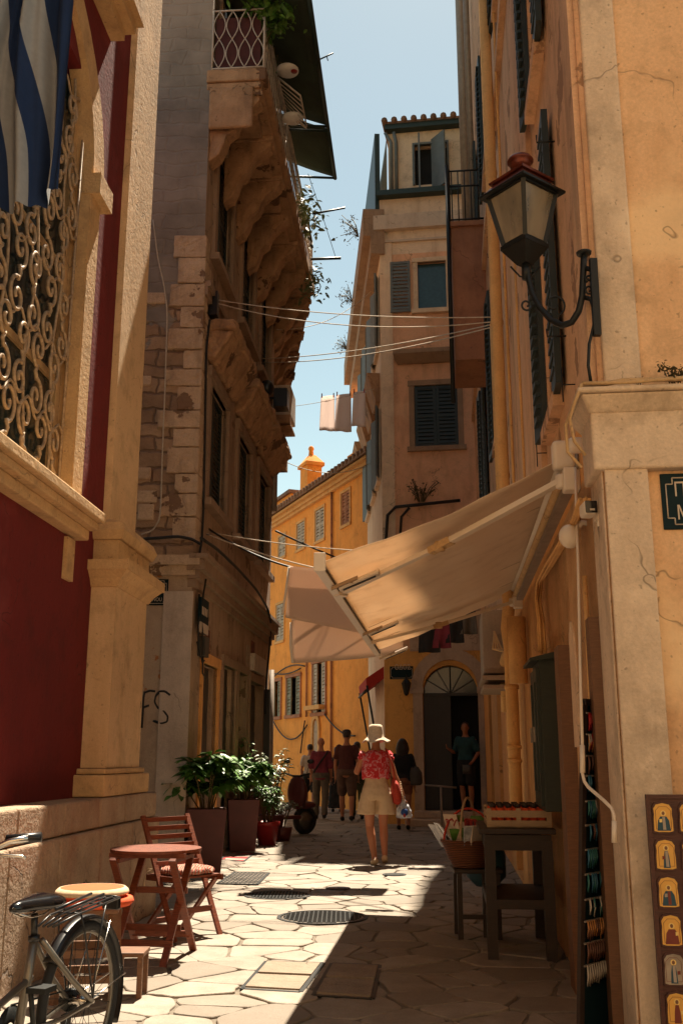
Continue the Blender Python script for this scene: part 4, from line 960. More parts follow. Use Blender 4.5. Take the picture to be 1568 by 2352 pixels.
for (s0,s1,z0,z1,m,lab) in ((.84,1.12,2.62,2.95,'poster','red and brown torn poster above the first shop door'),(4.5,4.85,2.95,3.22,'poster','small dark poster at the top of the far shop front'),(4.05,4.35,2.72,3.1,'posterpale','pale peeling paper notice between the far doors')):
    tag(MB().wbox(WG,s0,s1,z0,z1,.003,.012).build('wall_poster',M[m]),lab,'poster','posters on the stone house front')
# ---------------------------------------------------------------- box on the wall, cabinet
def electric_box():
    w=WN; t=thing('electrical_cabinet','grey painted electrical box with cables on the wall above the green cabinet','electrical box',w.P(6.8,2.2,.2))
    a0,_=w.oz(1105,1400,6.6); mb=MB(); mb.wbox(w,6.6,7.5,2.20,2.90,.0,a0); bevel(mb.build('box',M['greycab'],t),.012)
    mb=MB(); mb.wbox(w,6.585,6.6,2.25,2.86,.03,a0-.03); mb.wbox(w,6.57,6.59,2.62,2.74,.12,.26); mb.build('cover',M['greycab'],t)
    mb=MB(); mb.wbox(w,6.5,7.6,2.12,2.17,.0,a0+.02); mb.wbox(w,6.5,7.6,2.03,2.07,.0,a0+.01); mb.build('shelf_bracket',M['greycab'],t)
    g=MB()
    for k in range(4): g.tube([w.P(6.5,2.62+.01*k,.22),w.P(6.45,2.45,.24-.03*k),w.P(6.3,2.40,.12-.02*k),w.P(6.1,2.5,.1),w.P(5.8,2.9,.1+.01*k)],.012,5)
    g.tube([w.P(6.2,2.2,.08),w.P(6.1,2.5,.09),w.P(5.9,2.85,.09),w.P(5.6,3.0,.1)],.035,8)
    g.build('cables',M['pvc'],t)
electric_box()
def cabinet():
    w=WN; s0=2.2; o1,z1=w.oz(1250,1512,s0); _,z0=w.oz(1250,1865,s0)
    t=thing('display_cabinet','tall dark green wooden cabinet hung on the orange wall under the awning','cabinet',w.P(3,z0,.1))
    o1=max(o1,.12)+.02; s1=w.sz(1222,1540,o1)[0]
    mb=MB(); mb.wbox(w,s0,s1,z0,z1,-.005,o1); bevel(mb.build('body',M['cabgreen'],t),.006)
    mb=MB(); mb.hexa([w.P(s0-.05,z1,-.01),w.P(s1+.05,z1,-.01),w.P(s1+.05,z1-.02,o1+.06),w.P(s0-.05,z1-.02,o1+.06),w.P(s0-.05,z1+.05,-.01),w.P(s1+.05,z1+.05,-.01),w.P(s1+.05,z1+.0,o1+.06),w.P(s0-.05,z1+.0,o1+.06)]); mb.build('top',M['cabgreen'],t)
    m=(s0+s1)/2
    for a,b in ((s0+.03,m-.01),(m+.01,s1-.03)):
        mb=MB(); mb.wbox(w,a,b,z0+.03,z1-.06,o1,o1+.02); mb.wbox(w,a+.08,b-.08,z0+.12,z1-.15,o1+.02,o1+.03); f=mb.build('door',M['cabgreen'],t)
        MB().wbox(w,b-.05,b-.03,(z0+z1)/2-.05,(z0+z1)/2+.05,o1+.02,o1+.04).build('handle',M['zinc'],f)
cabinet()
def stall():
    w=WN; s0,s1,o0,o1,zt=2.55,3.45,.08,.52,.83
    t=thing('wooden_stand','dark wooden market stand against the wall carrying a pale spice crate','market stand',w.P(3,0,.3))
    for s in (s0+.03,s1-.03):
        for o in (o0+.03,o1-.03): MB().wbox(w,s-.035,s+.035,0,zt-.08,o-.035,o+.035).build('leg',M['wood_dark'],t)
    mb=MB(); mb.wbox(w,s0-.03,s1+.03,zt-.035,zt,o0-.03,o1+.04); bevel(mb.build('top',M['wood_dark'],t),.006)
    mb=MB(); 
    for s in (s0,s1): mb.wbox(w,s-.015+.015,s+.012+.015,zt-.14,zt-.04,o0,o1)
    mb.wbox(w,s0+.03,s1,zt-.14,zt-.04,o1-.025,o1); mb.build('apron',M['wood_dark'],t)
    mb=MB(); mb.wbox(w,s0,s1,.32,.38,o0,o1); mb.build('lower_shelf',M['wood_dark'],t)
    # spice crate
    t=thing('spice_crate','pale slatted wooden crate with two rows of small spice jars on the dark stand','crate',w.P(2.85,zt,.3))
    a,b,c,d=2.62,3.2,.07,.50; z=zt+.003
    mb=MB()
    for (x0,x1,y0,y1) in ((a,a+.015,c,d),(b-.015,b,c,d),(a+.015,b-.015,c,c+.012),(a+.015,b-.015,d-.012,d)):
        mb.wbox(w,x0,x1,z,z+.045,y0,y1); mb.wbox(w,x0,x1,z+.065,z+.11,y0,y1)
    for x in (a-.004,b-.016):
        for y in (c-.004,d-.03,(c+d)/2-.015): mb.wbox(w,x,x+.02,z,z+.125,y,y+.032)
    mb.wbox(w,a,b,z,z+.008,c,d); mb.build('slats',M['crate'],t)
    rr=random.Random(4); first=None
    for i in range(7):
        for j in range(3):
            x=a+.09+j*.17; y=c+.05+i*.056
            if first is None:
                p=w.P(x,z+.01,y); r=thing('spice_jar','tiny glass jar of orange spice with dark lid in the pale crate','jar',p,'spice jars in the crate')
                MB().lathe([(.022,0),(.024,.01),(.024,.10),(.018,.115)],p,10).build('glass',M['orangecl'],r); MB().lathe([(.022,.116),(.022,.14),(.0001,.141)],p,10).build('lid',M['wood_dark'],r); first=r
            else:
                r=first.copy(); col.objects.link(r); r.location=w.P(x,z+.01,y)+V((rr.uniform(-.004,.004),0,0))
                for ch in [q for q in bpy.data.objects if q.parent==first]:
                    k=ch.copy(); col.objects.link(k); k.parent=r
    # low stool with the wicker basket
    c0=atY(1095,1990,7.9); 
    t=thing('low_stool','low dark wooden stool holding the wicker basket beside the stand','stool',(c0.x,c0.y,0))
    zt2=c0.z-.005
    mb=MB(); mb.box(c0.x-.19,c0.x+.17,c0.y-.17,c0.y+.17,zt2-.03,zt2); bevel(mb.build('seat',M['wood_dark'],t),.006)
    for sx in (-.15,.13):
        for sy in (-.13,.13): MB().box(c0.x+sx-.018,c0.x+sx+.018,c0.y+sy-.018,c0.y+sy+.018,0,zt2-.03).build('leg',M['wood_dark'],t)
    MB().box(c0.x-.14,c0.x+.12,c0.y-.14,c0.y-.12,.15,.18).build('stretcher',M['wood_dark'],t)
    b0=V((c0.x-.06,c0.y-.02,zt2+.002)); t=thing('wicker_basket','round wicker basket stuffed with herb packets and red ribbon on the low stool','basket',b0)
    MB().lathe([(.0001,.0),(.12,.0),(.165,.08),(.20,.17),(.208,.18),(.20,.185),(.16,.09),(.11,.02),(.0001,.02)],b0,24,sx=1,sy=1).build('bowl',M['wicker'],t)
    MB().lathe([(.195,.175),(.215,.18),(.215,.20),(.195,.20),(.195,.175)],b0,24,cap=False).build('rim',M['wicker'],t)
    for ph,h,m in ((.3,.42,'tote'),(1.15,.50,'crate')):
        MB().tube([b0+V((.20*cos(a)*cos(ph),.20*cos(a)*sin(ph),.18+(h-.18)*sin(a))) for a in [PI*k/16 for k in range(17)]],.009,6).build('handle',M[m],t)
    rr=random.Random(9)
    for i in range(34):
        a=rr.uniform(0,2*PI); r=rr.uniform(0,.18); p=b0+V((r*cos(a),r*sin(a),.12+rr.uniform(0,.06))); h=rr.uniform(.15,.25); tl=V((cos(a)*rr.uniform(.2,.9),sin(a)*rr.uniform(.2,.9),1)).normalized(); sd=V((-sin(a+.5),cos(a+.5),0)); wd=rr.uniform(.045,.075); th=tl.cross(sd)*.008
        mb=MB(); mb.hexa([p-sd*wd-th,p+sd*wd-th,p+sd*wd+th,p-sd*wd+th,p-sd*wd*1.05-th*.3+tl*h,p+sd*wd*1.05-th*.3+tl*h,p+sd*wd*1.05+th*.3+tl*h,p-sd*wd*1.05+th*.3+tl*h])
        o=mb.build('herb_packet',M[rr.choice(['leafpale','pbag','gwhite','leaf','pbag','icon_blue'])]); tag(o,'crinkled clear packet of dried herbs standing in the wicker basket','packet','herb packets in the basket')
    g=MB()
    for i in range(26):
        a=rr.uniform(0,2*PI); p=b0+V((-.02,-.06,.27)); g.tube([p+V((cos(a)*.15*k/5+rr.uniform(-.01,.01),sin(a)*.1*k/5,.03+.05*sin(k*1.1+a)*1)) for k in range(6)],.006,4)
    tag(g.build('ribbon_bow',M['potred']),'red ribbon bow tied on top of the wicker basket','ribbon')
    # dark blue cloth bag slung behind the basket
stall()
def blue_bag():
    c=atY(1115,1965,8.0); o=MB().loft([(c+V((0,0,-.22)),.08,.06),(c+V((0,0,-.15)),.15,.09),(c+V((0,0,0)),.15,.09),(c+V((0,0,.10)),.13,.07)],14).build('cloth_bag',M['icon_blue']); tag(o,'dark blue patterned cloth bag hanging between basket and stand','bag')
blue_bag()
# ---------------------------------------------------------------- bracelet rack and icon board
def rack():
    w=WN
    A=w.P(.62,1.55,-.03); Bp=w.P(.42,1.55,.10); A0=w.P(.50,.02,.05); B0=w.P(.30,.02,.22)
    t=thing('bracelet_rack','tall dark narrow rack of colourful bracelets leaning by the doorway at right','display rack',A0)
    def Pn(u,v,h=0): 
        p=(A0.lerp(B0,u)).lerp(A.lerp(Bp,u),v); n=(B0-A0).cross(A-A0).normalized(); 
        if n.y>0: n=-n
        return p+n*h
    mb=MB(); mb.hexa([Pn(0,0,-.015),Pn(1,0,-.015),Pn(1,0,.003),Pn(0,0,.003),Pn(0,1,-.015),Pn(1,1,-.015),Pn(1,1,.003),Pn(0,1,.003)]); mb.build('panel',M['signblue'],t)
    mb=MB()
    for u in (0,.97): mb.bar(Pn(u,0),Pn(u,1),.02,.03)
    mb.bar(Pn(0,1),Pn(1,1),.03,.03); mb.build('frame',M['wood_dark'],t)
    cm={}
    cols=[('bead_red',(.45,.02,.02)),('bead_orange',(.5,.2,.05)),('bead_brown',(.15,.06,.035)),('bead_blue',(.03,.13,.2)),('bead_teal',(.03,.15,.13)),('bead_white',(.5,.42,.33))]
    for n_,c in cols: cm[n_]=flat(n_,c,.4)
    rows=[(.965,['bead_red']),(.90,['bead_orange','bead_red','bead_white']),(.835,['bead_brown','bead_white']),(.775,['bead_brown','bead_red','bead_blue']),(.70,['bead_blue','bead_teal','bead_white']),(.63,['bead_brown','bead_blue']),(.56,['bead_teal','bead_red','bead_blue']),(.49,['bead_blue','bead_teal']),(.42,['bead_white','bead_teal']),(.36,['bead_brown','bead_orange']),(.30,['bead_brown']),(.24,['bead_white','bead_white'])]
    rr=random.Random(6)
    for v,cs in rows:
        mb=MB(); mb.bar(Pn(.05,v,.012),Pn(.95,v,.012),.012,.008); hk=mb.build('bracelet_bar',M['zinc'],t)
        for cn in set(cs):
            g=MB()
            for i in range(12):
                if rr.choice(cs)!=cn: continue
                u=.08+i*.073; h=rr.uniform(.04,.055)
                g.tube([Pn(u,v,.02),Pn(u+.012,v-h*.5,.028),Pn(u,v-h,.022),Pn(u-.012,v-h*.5,.02)],.0038,4,closed=True)
            o=g.build('bracelets',cm[cn],hk)
            if o: o['kind']='stuff'
rack()
def icon_board():
    w=WE; s0,s1,z0,z1=.065,.52,-.0,1.135; o0=.10
    t=thing('icon_board','dark red wooden board hung with rows of small icon plaques at the right edge','display board',w.P(.3,0,o0))
    mb=MB(); mb.wbox(w,s0,s1,z0+.02,z1,o0,o0+.02); mb.wbox(w,s0-.002,s0+.014,z0+.02,z1+.002,o0-.002,o0+.028); mb.wbox(w,s0-.002,s1,z1-.012,z1+.004,o0-.001,o0+.029); mb.build('backing_board',M['icon_board'],t)
    rr=random.Random(12)
    for r in range(8):
        for c in range(3):
            cs=s0+.060+c*.106; cz=z1-.088-r*.145; W_,H_=.038,.052
            out=[(-1,-1),(-.6,-1.08),(.6,-1.08),(1,-1),(1.0,-.2),(.92,.3),(.98,.7),(.7,1),(0,1.12),(-.7,1),(-.98,.7),(-.92,.3),(-1.0,-.2)]
            nm='icon_plaque'; 
            lab=['gold icon plaque','gold icon plaque','ochre icon plaque'][c]
            k=thing(nm,'small arched gold icon plaque with robed figure on the dark red board','icon',w.P(cs,cz-H_,o0+.02),'icon plaques on the board')
            mb=MB(); mb.prism([(cs+x*W_*1.16,cz+z*H_*1.13) for x,z in out],lambda a,b,h:w.P(a,b,h),o0+.0205,o0+.030); mb.build('wooden_edge',M['icon_board'],k)
            mb=MB(); mb.prism([(cs+x*W_,cz+z*H_) for x,z in out],lambda a,b,h:w.P(a,b,h),o0+.0302,o0+.032); mb.build('gold_ground',M['gold'] if (r!=4) else M['posterpale'],k)
            body=rr.choice(['icon_red','icon_blue','icon_white','icon_blue']); body2=rr.choice(['icon_red','icon_white','icon_red'])
            k_=rr.uniform(-.0025,.0025); cs+=k_; thin=rr.random()<.35; bw=.36 if thin else .72; hz=.62 if thin else .42
            T=lambda a,b,h:w.P(a,b,h)
            mb=MB(); mb.prism([(cs-bw*W_,cz-.98*H_),(cs+bw*W_,cz-.98*H_),(cs+bw*.8*W_,cz-.2*H_),(cs+bw*.45*W_,cz+(hz-.32)*H_),(cs-bw*.45*W_,cz+(hz-.32)*H_),(cs-bw*.8*W_,cz-.2*H_)],T,o0+.0322,o0+.0332); mb.build('robe',M[body],k)
            mb=MB(); mb.prism([(cs-.1*W_,cz-.9*H_),(cs+.22*W_,cz-.9*H_),(cs+.16*W_,cz+(hz-.35)*H_),(cs-.12*W_,cz+(hz-.35)*H_)],T,o0+.0334,o0+.0340); mb.build('stole',M[body2],k)
            hd=(cs+.0*W_,cz+hz*.82*H_)
            mb=MB(); mb.prism([(hd[0]+.0115*cos(a),hd[1]+.0115*sin(a)) for a in [2*PI*q/14 for q in range(14)]],T,o0+.0321,o0+.0328); mb.build('halo',M['gold2'],k)
            mb=MB(); bx=cs+rr.choice((-.45,.35))*W_; mb.prism([(bx,cz-.35*H_),(bx+.011,cz-.33*H_),(bx+.011,cz-.08*H_),(bx,cz-.1*H_)],T,o0+.0342,o0+.0352); mb.build('book',M[rr.choice(['icon_red','gold2','icon_white'])],k)
            mb=MB(); [mb.bar(T(cs+x0*W_,cz+z0_*H_,o0+.0326),T(cs+x1*W_,cz+z1_*H_,o0+.0326),.0012,.0012) for x0,z0_,x1,z1_ in ((-.8,-.85,-.8,.55),(.8,-.85,.8,.55),(-.8,-.85,.8,-.85),(-.8,.55,-.4,.85),(.8,.55,.4,.85),(-.4,.85,.4,.85))]; mb.build('inner_border',M['icon_red'],k)
            mb=MB(); mb.prism([(hd[0]+.0062*cos(a),hd[1]+.0078*sin(a)) for a in [2*PI*q/10 for q in range(10)]],T,o0+.0335,o0+.0345); mb.build('face',M['icon_skin'],k)
icon_board()
# ---------------------------------------------------------------- lantern on its bracket
def lantern():
    w=WN; base=WE.P(.0,0,0)
    c=atY(1205,600,4.62); cx,cy=c.x,c.y; zb=c.z
    t=thing('wall_lantern','large square copper-topped street lantern on a curled iron bracket at right','street lantern',w.P(.05,3.3,0))
    ang=rad(45-8)
    R_=Matrix.Rotation(ang,3,'Z')
    def ringp(h,z): return [V((cx,cy,z))+R_@V((sx*h,sy*h,0)) for sx,sy in ((-1,-1),(1,-1),(1,1),(-1,1))]
    def frus(mb,h0,z0,h1,z1):
        a,b=ringp(h0,z0),ringp(h1,z1); mb.hexa(a+b)
    z1=zb+.08; z2=zb+.37; hb,ht=.072,.122
    mb=MB(); frus(mb,.03,zb-.02,hb+.012,z1-.015); frus(mb,hb+.014,z1-.014,hb+.014,z1+.008); mb.build('base_pan',M['iron'],t)
    mb=MB(); a,b=ringp(hb,z1+.009),ringp(ht,z2)
    for i in range(4):
        j=(i+1)%4; mb.quad(a[i],a[j],b[j],b[i])
    mb.build('glass_panes',M['lampglass'],t)
    mb=MB()
    for i in range(4): mb.bar(a[i],b[i],.022,.022)
    for i in range(4): mb.bar(b[i],b[(i+1)%4],.024,.02); mb.bar(a[i],a[(i+1)%4],.02,.018)
    mb.build('glazing_bars',M['iron'],t)
    mb=MB(); frus(mb,ht+.035,z2,ht+.036,z2+.012); mb.build('eave_plate',M['iron'],t)
    mb=MB(); frus(mb,ht+.025,z2+.013,ht-.02,z2+.075); frus(mb,ht-.005,z2+.076,ht-.002,z2+.088); frus(mb,ht-.01,z2+.089,.030,z2+.14); mb.build('copper_roof',M['copper'],t)
    mb=MB(); mb.lathe([(.045,-.01),(.026,.012),(.030,.02),(.050,.032),(.058,.048),(.055,.060),(.068,.064),(.069,.070),(.058,.088),(.036,.102),(.014,.108),(.013,.114),(.0001,.12)],(cx,cy,z2+.135),20); mb.build('finial',M['copper'],t)
    mb=MB(); mb.lathe([(.0001,0),(.03,0),(.035,.04),(.022,.06),(.022,.13),(.028,.15),(.0001,.18)],(cx,cy,z1+.01),12); mb.build('burner',M['posterpale'],t)
    # bracket
    g=MB(); pts=[]
    Pw=atY(1340,585,4.50)
    for px,py in ((1210,612),(1213,640),(1222,675),(1240,708),(1265,735),(1290,748),(1312,740),(1328,715),(1336,680),(1338,640),(1340,585)):
        k=(px-1210)/130; pts.append(atY(px,py,4.62-.22*k))
    q=[]
    for i in range(len(pts)-1):
        for k in range(3): q.append(pts[i].lerp(pts[i+1],k/3))
    q.append(pts[-1]); g.tube(q,.016,8); top=pts[-1]
    g.lathe([(.0001,0),(.035,.002),(.038,.012),(.02,.022),(.0001,.026)],top,12)
    g.tube([V((cx,cy,zb-.02)),V((cx,cy,zb-.10))],.02,8)
    def sp(cpx,cpy,r,turn,a0,Y,d=1): g.tube([atY(cpx+r*(1-.75*k/20)*cos(a0+d*turn*2*PI*k/20),cpy+r*(1-.75*k/20)*sin(a0+d*turn*2*PI*k/20),Y) for k in range(21)],.0055,5)
    sp(1208,700,15,1.2,0,4.6); sp(1272,700,27,1.1,1.2,4.56,-1); sp(1352,665,12,1.3,0,4.38); sp(1352,640,9,1.2,2,4.38)
    for a_ in (-1,1): g.tube([V((cx,cy,zb-.09)),V((cx+.03*a_,cy,zb-.085)),V((cx+.075*a_,cy,zb-.03))],.005,5); 
    for py in (622,690): g.tube([atY(1338,py-8,4.42),atY(1366,py,4.36)],.013,6)
    g.build('bracket_arm',M['iron'],t)
    mb=MB(); a=atY(1362,592,4.34); b=atY(1372,768,4.34)
    mb.hexa([b+V((-.016,0,0)),b+V((.018,0,0)),b+V((.018,.03,0)),b+V((-.016,.03,0)),a+V((-.016,0,0)),a+V((.018,0,0)),a+V((.018,.03,0)),a+V((-.016,.03,0))]); mb.build('wall_plate',M['iron'],t)
    g=MB(); g.tube([atY(1356,690,4.36),atY(1366,720,4.36),atY(1362,750,4.36),atY(1352,790,4.36),atY(1350,840,4.36),atY(1356,878,4.36)],.008,6); g.build('supply_cable',M['iron'],t)
lantern()
# ---------------------------------------------------------------- the awning
def awning():
    w=WN; s0,s1,o0,o1,zw,zo=.905,5.6,.06,1.44,2.93,2.36
    t=thing('shop_awning','large cream retractable awning sloping out from the orange wall over the street','awning',w.P(3,2.3,0))
    n1,n2=60,26; vs=[];fs=[]
    for i in range(n1+1):
        for j in range(n2+1):
            a=i/n1; b=j/n2; z=zw+(zo-zw)*b-.035*sin(PI*b)-.014*sin(PI*b)*sin(a*PI*5)**2+.006*sin(a*60+b*9)*sin(b*PI)+.004*sin(b*24+a*7)
            vs.append(w.P(s0+.03+(s1-s0-.06)*a,z,o0+(o1-o0)*b))
    for i in range(n1):
        for j in range(n2): k=i*(n2+1)+j; fs.append((k,k+1,k+n2+2,k+n2+1))
    c=MB().add(vs,fs,True).build('canvas',M['awn'],t); so_=c.modifiers.new('thick','SOLIDIFY'); so_.thickness=.003
    g=MB()
    for a in (.22,.62,.83):
        g.bar(w.P(s0+(s1-s0)*a,zw-.03,o0+.05),w.P(s0+(s1-s0)*a,zo+.0,o1-.05),.012,.003)
    split_build(g,'seam',M['creamcl'],t,gap=-.02)
    g=MB(); g.tube([w.P(s0,zw+.01,o0),w.P(s1,zw+.01,o0)],.045,14); g.build('roller_tube',M['whitepaint'],t)
    mb=MB(); mb.wbox(w,s0-.02,s1+.02,zw-.16,zw-.11,0,.06); mb.build('wall_rail',M['zinc'],t)
    g=MB(); g.tube([w.P(s0+.05,zw-.10,.07),w.P(s1-.1,zw-.10,.07)],.026,10); g.build('square_bar',M['creamstone'],t)
    mb=MB(); mb.wbox(w,s0-.04,s0+.05,zw-.08,zw+.09,o0-.055,o0+.07); bevel(mb.build('end_housing',M['whitepaint'],t),.025,3)
    mb=MB(); mb.wbox(w,s1-.02,s1+.05,zw-.07,zw+.07,o0-.05,o0+.06); bevel(mb.build('end_housing',M['whitepaint'],t),.02,3)
    mb=MB(); mb.wbox(w,s0,s1,zo-.045,zo+.035,o1-.02,o1+.018); mb.wbox(w,s0,s1,zo-.055,zo-.047,o1-.03,o1+.028); mb.wbox(w,s0,s1,zo-.02,zo-.01,o1+.018,o1+.026)
    mb.wbox(w,s0-.03,s0,zo-.06,zo+.045,o1-.035,o1+.03); mb.wbox(w,s1,s1+.03,zo-.06,zo+.045,o1-.035,o1+.03); bevel(mb.build('front_bar',M['whitepaint'],t),.006)
    g=MB(); g.wbox(w,s0+.02,s1-.02,zo-.035,zo-.022,o1-.0295,o1-.0205); g.build('front_bar_groove',M['iron'],t)
    # folding arms under the canvas
    for (ws,ps,es) in ((w.sz(1298,1152,.08)[0],w.sz(800,1368,1.36)[0],.52),(s1-.45,w.sz(868,1492,1.36)[0],.55)):
        A=w.P(ws,zw-.17,.10); B=w.P(ps,zo-.035,o1-.05); E_=A.lerp(B,es)+V((0,0,-.02)); 
        m=MB(); m.bar(A,E_,.055,.032); a1=m.build('arm',M['whitepaint'],t); bevel(a1,.005)
        m=MB(); m.bar(E_+V((0,0,.001)),B,.048,.028); a2=m.build('arm',M['whitepaint'],t); bevel(a2,.005)
        m=MB(); m.lathe([(.0001,-.028),(.032,-.028),(.032,.028),(.0001,.028)],E_,12); m.bar(E_+(A-E_).normalized()*.09,E_-(A-E_).normalized()*.07,.062,.04); m.build('elbow_joint',M['creamstone'],t)
        m=MB(); m.wbox(w,ws-.05,ws+.05,zw-.23,zw-.10,.0,.09); m.lathe([(.0001,-.04),(.03,-.04),(.03,.04),(.0001,.04)],A,12); bevel(m.build('wall_bracket',M['whitepaint'],t),.01)
        m=MB(); m.bar(B-V((0,0,.012)),B+(B-A).normalized()*.05,.08,.03); m.build('front_bracket',M['whitepaint'],t)
    # oblong fixing plates with dark slots hanging near the front bar
    for px,py,sz_ in ((820,1328,1.0),(876,1438,1.0),(905,1482,1.0)):
        s,_=w.sz(px,py,o1-.16); zz=zo+.03
        P=lambda a,b,c:w.P(s+b,zo+(zw-zo)*(a)/(o1-o0)-.055+c,o1-.03-a)
        m=MB(); m.box(.02,.27,-.05,.05,-.03,0,P); bevel(m.build('fixing_plate',M['whitepaint'],t),.012,3)
        m=MB(); m.box(.045,.245,-.022,.022,-.034,-.031,P); m.build('slot',M['black'],t)
        m=MB(); m.box(-.02,.14,-.10,-.07,-.02,.0,P); m.lathe([(.0001,0),(.012,0),(.012,.005),(.0001,.005)],P(.10,-.085,-.027),8); m.build('hinge_bar',M['crate'],t)
awning()
def crank():
    w=WN
    t=thing('crank_rod','long white awning crank rod hanging down the wall, bent near its handle','crank rod',w.P(.5,1,0))
    pts=[]
    for px,py,Yv in ((1321,1075,5.2),(1322,1150,5.12),(1327,1300,5.0),(1330,1450,4.9),(1333,1600,4.82),(1336,1700,4.78),(1337,1778,4.74),(1341,1795,4.72),(1350,1808,4.7),(1385,1838,4.55),(1403,1856,4.5),(1409,1872,4.48),(1410,1888,4.47)): pts.append(atY(px,py,Yv))
    MB().tube(pts,.0078,8).build('rod',M['whitepaint'],t)
    MB().tube([atY(1336,1712,4.77),atY(1337,1775,4.74)],.0125,8).build('grip',M['whitepaint'],t)
    MB().tube([atY(1410,1886,4.47),atY(1410,1936,4.46)],.0125,8).build('handle_grip',M['whitepaint'],t)
    MB().tube([atY(1324,1040,5.22),atY(1323,1078,5.2)],.012,6).build('hook',M['zinc'],t)
crank()
def cameras():
    w=WN
    c=atY(1325,1025,4.95); t=thing('sensor_box','rounded white sensor box on a wall arm at the top corner of the awning','sensor',c)
    m=MB(); m.box(c.x-.055,c.x+.04,c.y-.04,c.y+.04,c.z-.035,c.z+.045); bevel(m.build('housing',M['whitepaint'],t),.03,4)
    m=MB(); m.bar(c+V((.02,0,0)),c+V((.13,-.05,.0)),.05,.05); m.box(c.x+.09,c.x+.115,c.y-.06,c.y-.02,c.z-.06,c.z+.06); m.build('wall_arm',M['whitepaint'],t)
    c=atY(1352,1170,4.62); t=thing('security_camera','small security camera with black square face on the wall beside the pilaster','camera',c)
    m=MB(); m.box(c.x-.036,c.x+.03,c.y-.05,c.y+.06,c.z-.034,c.z+.034); bevel(m.build('housing',M['whitepaint'],t),.016,4)
    m=MB(); m.box(c.x-.031,c.x+.025,c.y-.056,c.y-.051,c.z-.029,c.z+.029); bevel(m.build('face',M['gloss'],t),.003,3)
    m=MB(); m.box(c.x-.012,c.x+.012,c.y-.059,c.y-.057,c.z-.019,c.z-.010); m.build('light_bar',M['signwhite'],t)
    m=MB(); m.box(c.x+.032,c.x+.056,c.y-.03,c.y+.06,c.z-.05,c.z+.04); m.tube([c+V((.042,-.01,-.05)),c+V((.042,-.01,-.085))],.011,8); m.build('mount',M['whitepaint'],t)
    m=MB(); m.tube([c+V((.044,-.01,-.085)),c+V((.046,0,-.2)),c+V((.05,.02,-.25))],.007,6); m.build('cable',M['cable'],t)
    c=atY(1308,1232,5.1); t=thing('antenna_dome','round white antenna dish on a wall bracket behind the crank rod','antenna',c)
    m=MB(); m.ell(c,.06,.045,.065); m.build('dome',M['whitepaint'],t)
    m=MB(); m.tube([c+V((.02,0,.02)),c+V((.06,-.02,.07)),c+V((.11,-.02,.06))],.016,8); m.box(c.x+.095,c.x+.11,c.y-.04,c.y,c.z+.0,c.z+.12); m.build('bracket',M['whitepaint'],t)
cameras()
# ---------------------------------------------------------------- cloths and lines over the street
def line(name,label,cat,P,Q,sag,r,mat,group=None,n=24,twist=0):
    pts=[P.lerp(Q,k/n)+V((0,0,-sag*4*(k/n)*(1-k/n))) for k in range(n+1)]
    return tag(MB().tube(pts,r,5).build(name,mat),label,cat,group)
gp=lambda px,py:WG.P(*WG.sz(px,py)); npn=lambda px,py:WN.P(*WN.sz(px,py))
line('clothesline','upper of two pale clotheslines high across the street','clothesline',gp(482,686),npn(1150,728)+V((-.05,0,0)),.10,.007,M['cablepale'])
line('clothesline','lower of two pale clotheslines high across the street, just under the upper one','clothesline',gp(482,692),npn(1150,738)+V((-.05,0,0)),.20,.007,M['cablepale'])
line('clothesline','pale clothesline rising to the right toward the lantern, upper strand','clothesline',gp(597,824),npn(1148,741),.10,.008,M['cablepale'])
line('clothesline','pale clothesline rising to the right toward the lantern, lower strand','clothesline',gp(600,832),npn(1149,746),.14,.008,M['cablepale'])
line('power_cable','thick black cable sagging from the stone house toward the awning','cable',gp(480,1215),atY(760,1318,12.2),.12,.014,M['cable'])
line('clothesline','white rope just below the thick black cable','clothesline',gp(474,1226),atY(790,1318,12.0),.05,.009,M['cablepale'])
line('clothesline','thin white rope nearly level above the black cable','clothesline',gp(480,1222),atY(900,1268,12.4),.05,.007,M['cablepale'])
line('power_cable','level black cable crossing in front of the yellow house','cable',WG.P(6.5,5.55,.1),WPL.P(1.5,5.5,0),.05,.02,M['cable'])
line('power_cable','very thin wire high against the sky above the hanging laundry','cable',WG.P(6.2,9.6,.1),WPL.P(2,12.9,0),.3,.008,M['cablepale'])
line('power_cable','very thin wire against the sky below the hanging laundry','cable',WG.P(6.4,7.0,.1),WPL.P(3,8.6,0),.3,.008,M['cablepale'])
def sheetm(P00,P10,P11,P01,mat,amp=.03,waves=5,n=26,m=14,thick=.004,edge=0):
    vs=[];fs=[]
    for i in range(n+1):
        for j in range(m+1):
            a,b=i/n,j/m; p=P00.lerp(P10,a).lerp(P01.lerp(P11,a),b); p=p+V((0,amp*(.3+b)*sin(a*waves*PI+b*1.3),edge*sin(PI*a)*b)); vs.append(p)
    for i in range(n):
        for j in range(m): k=i*(m+1)+j; fs.append((k,k+1,k+m+2,k+m+1))
    return MB().add(vs,fs,True)
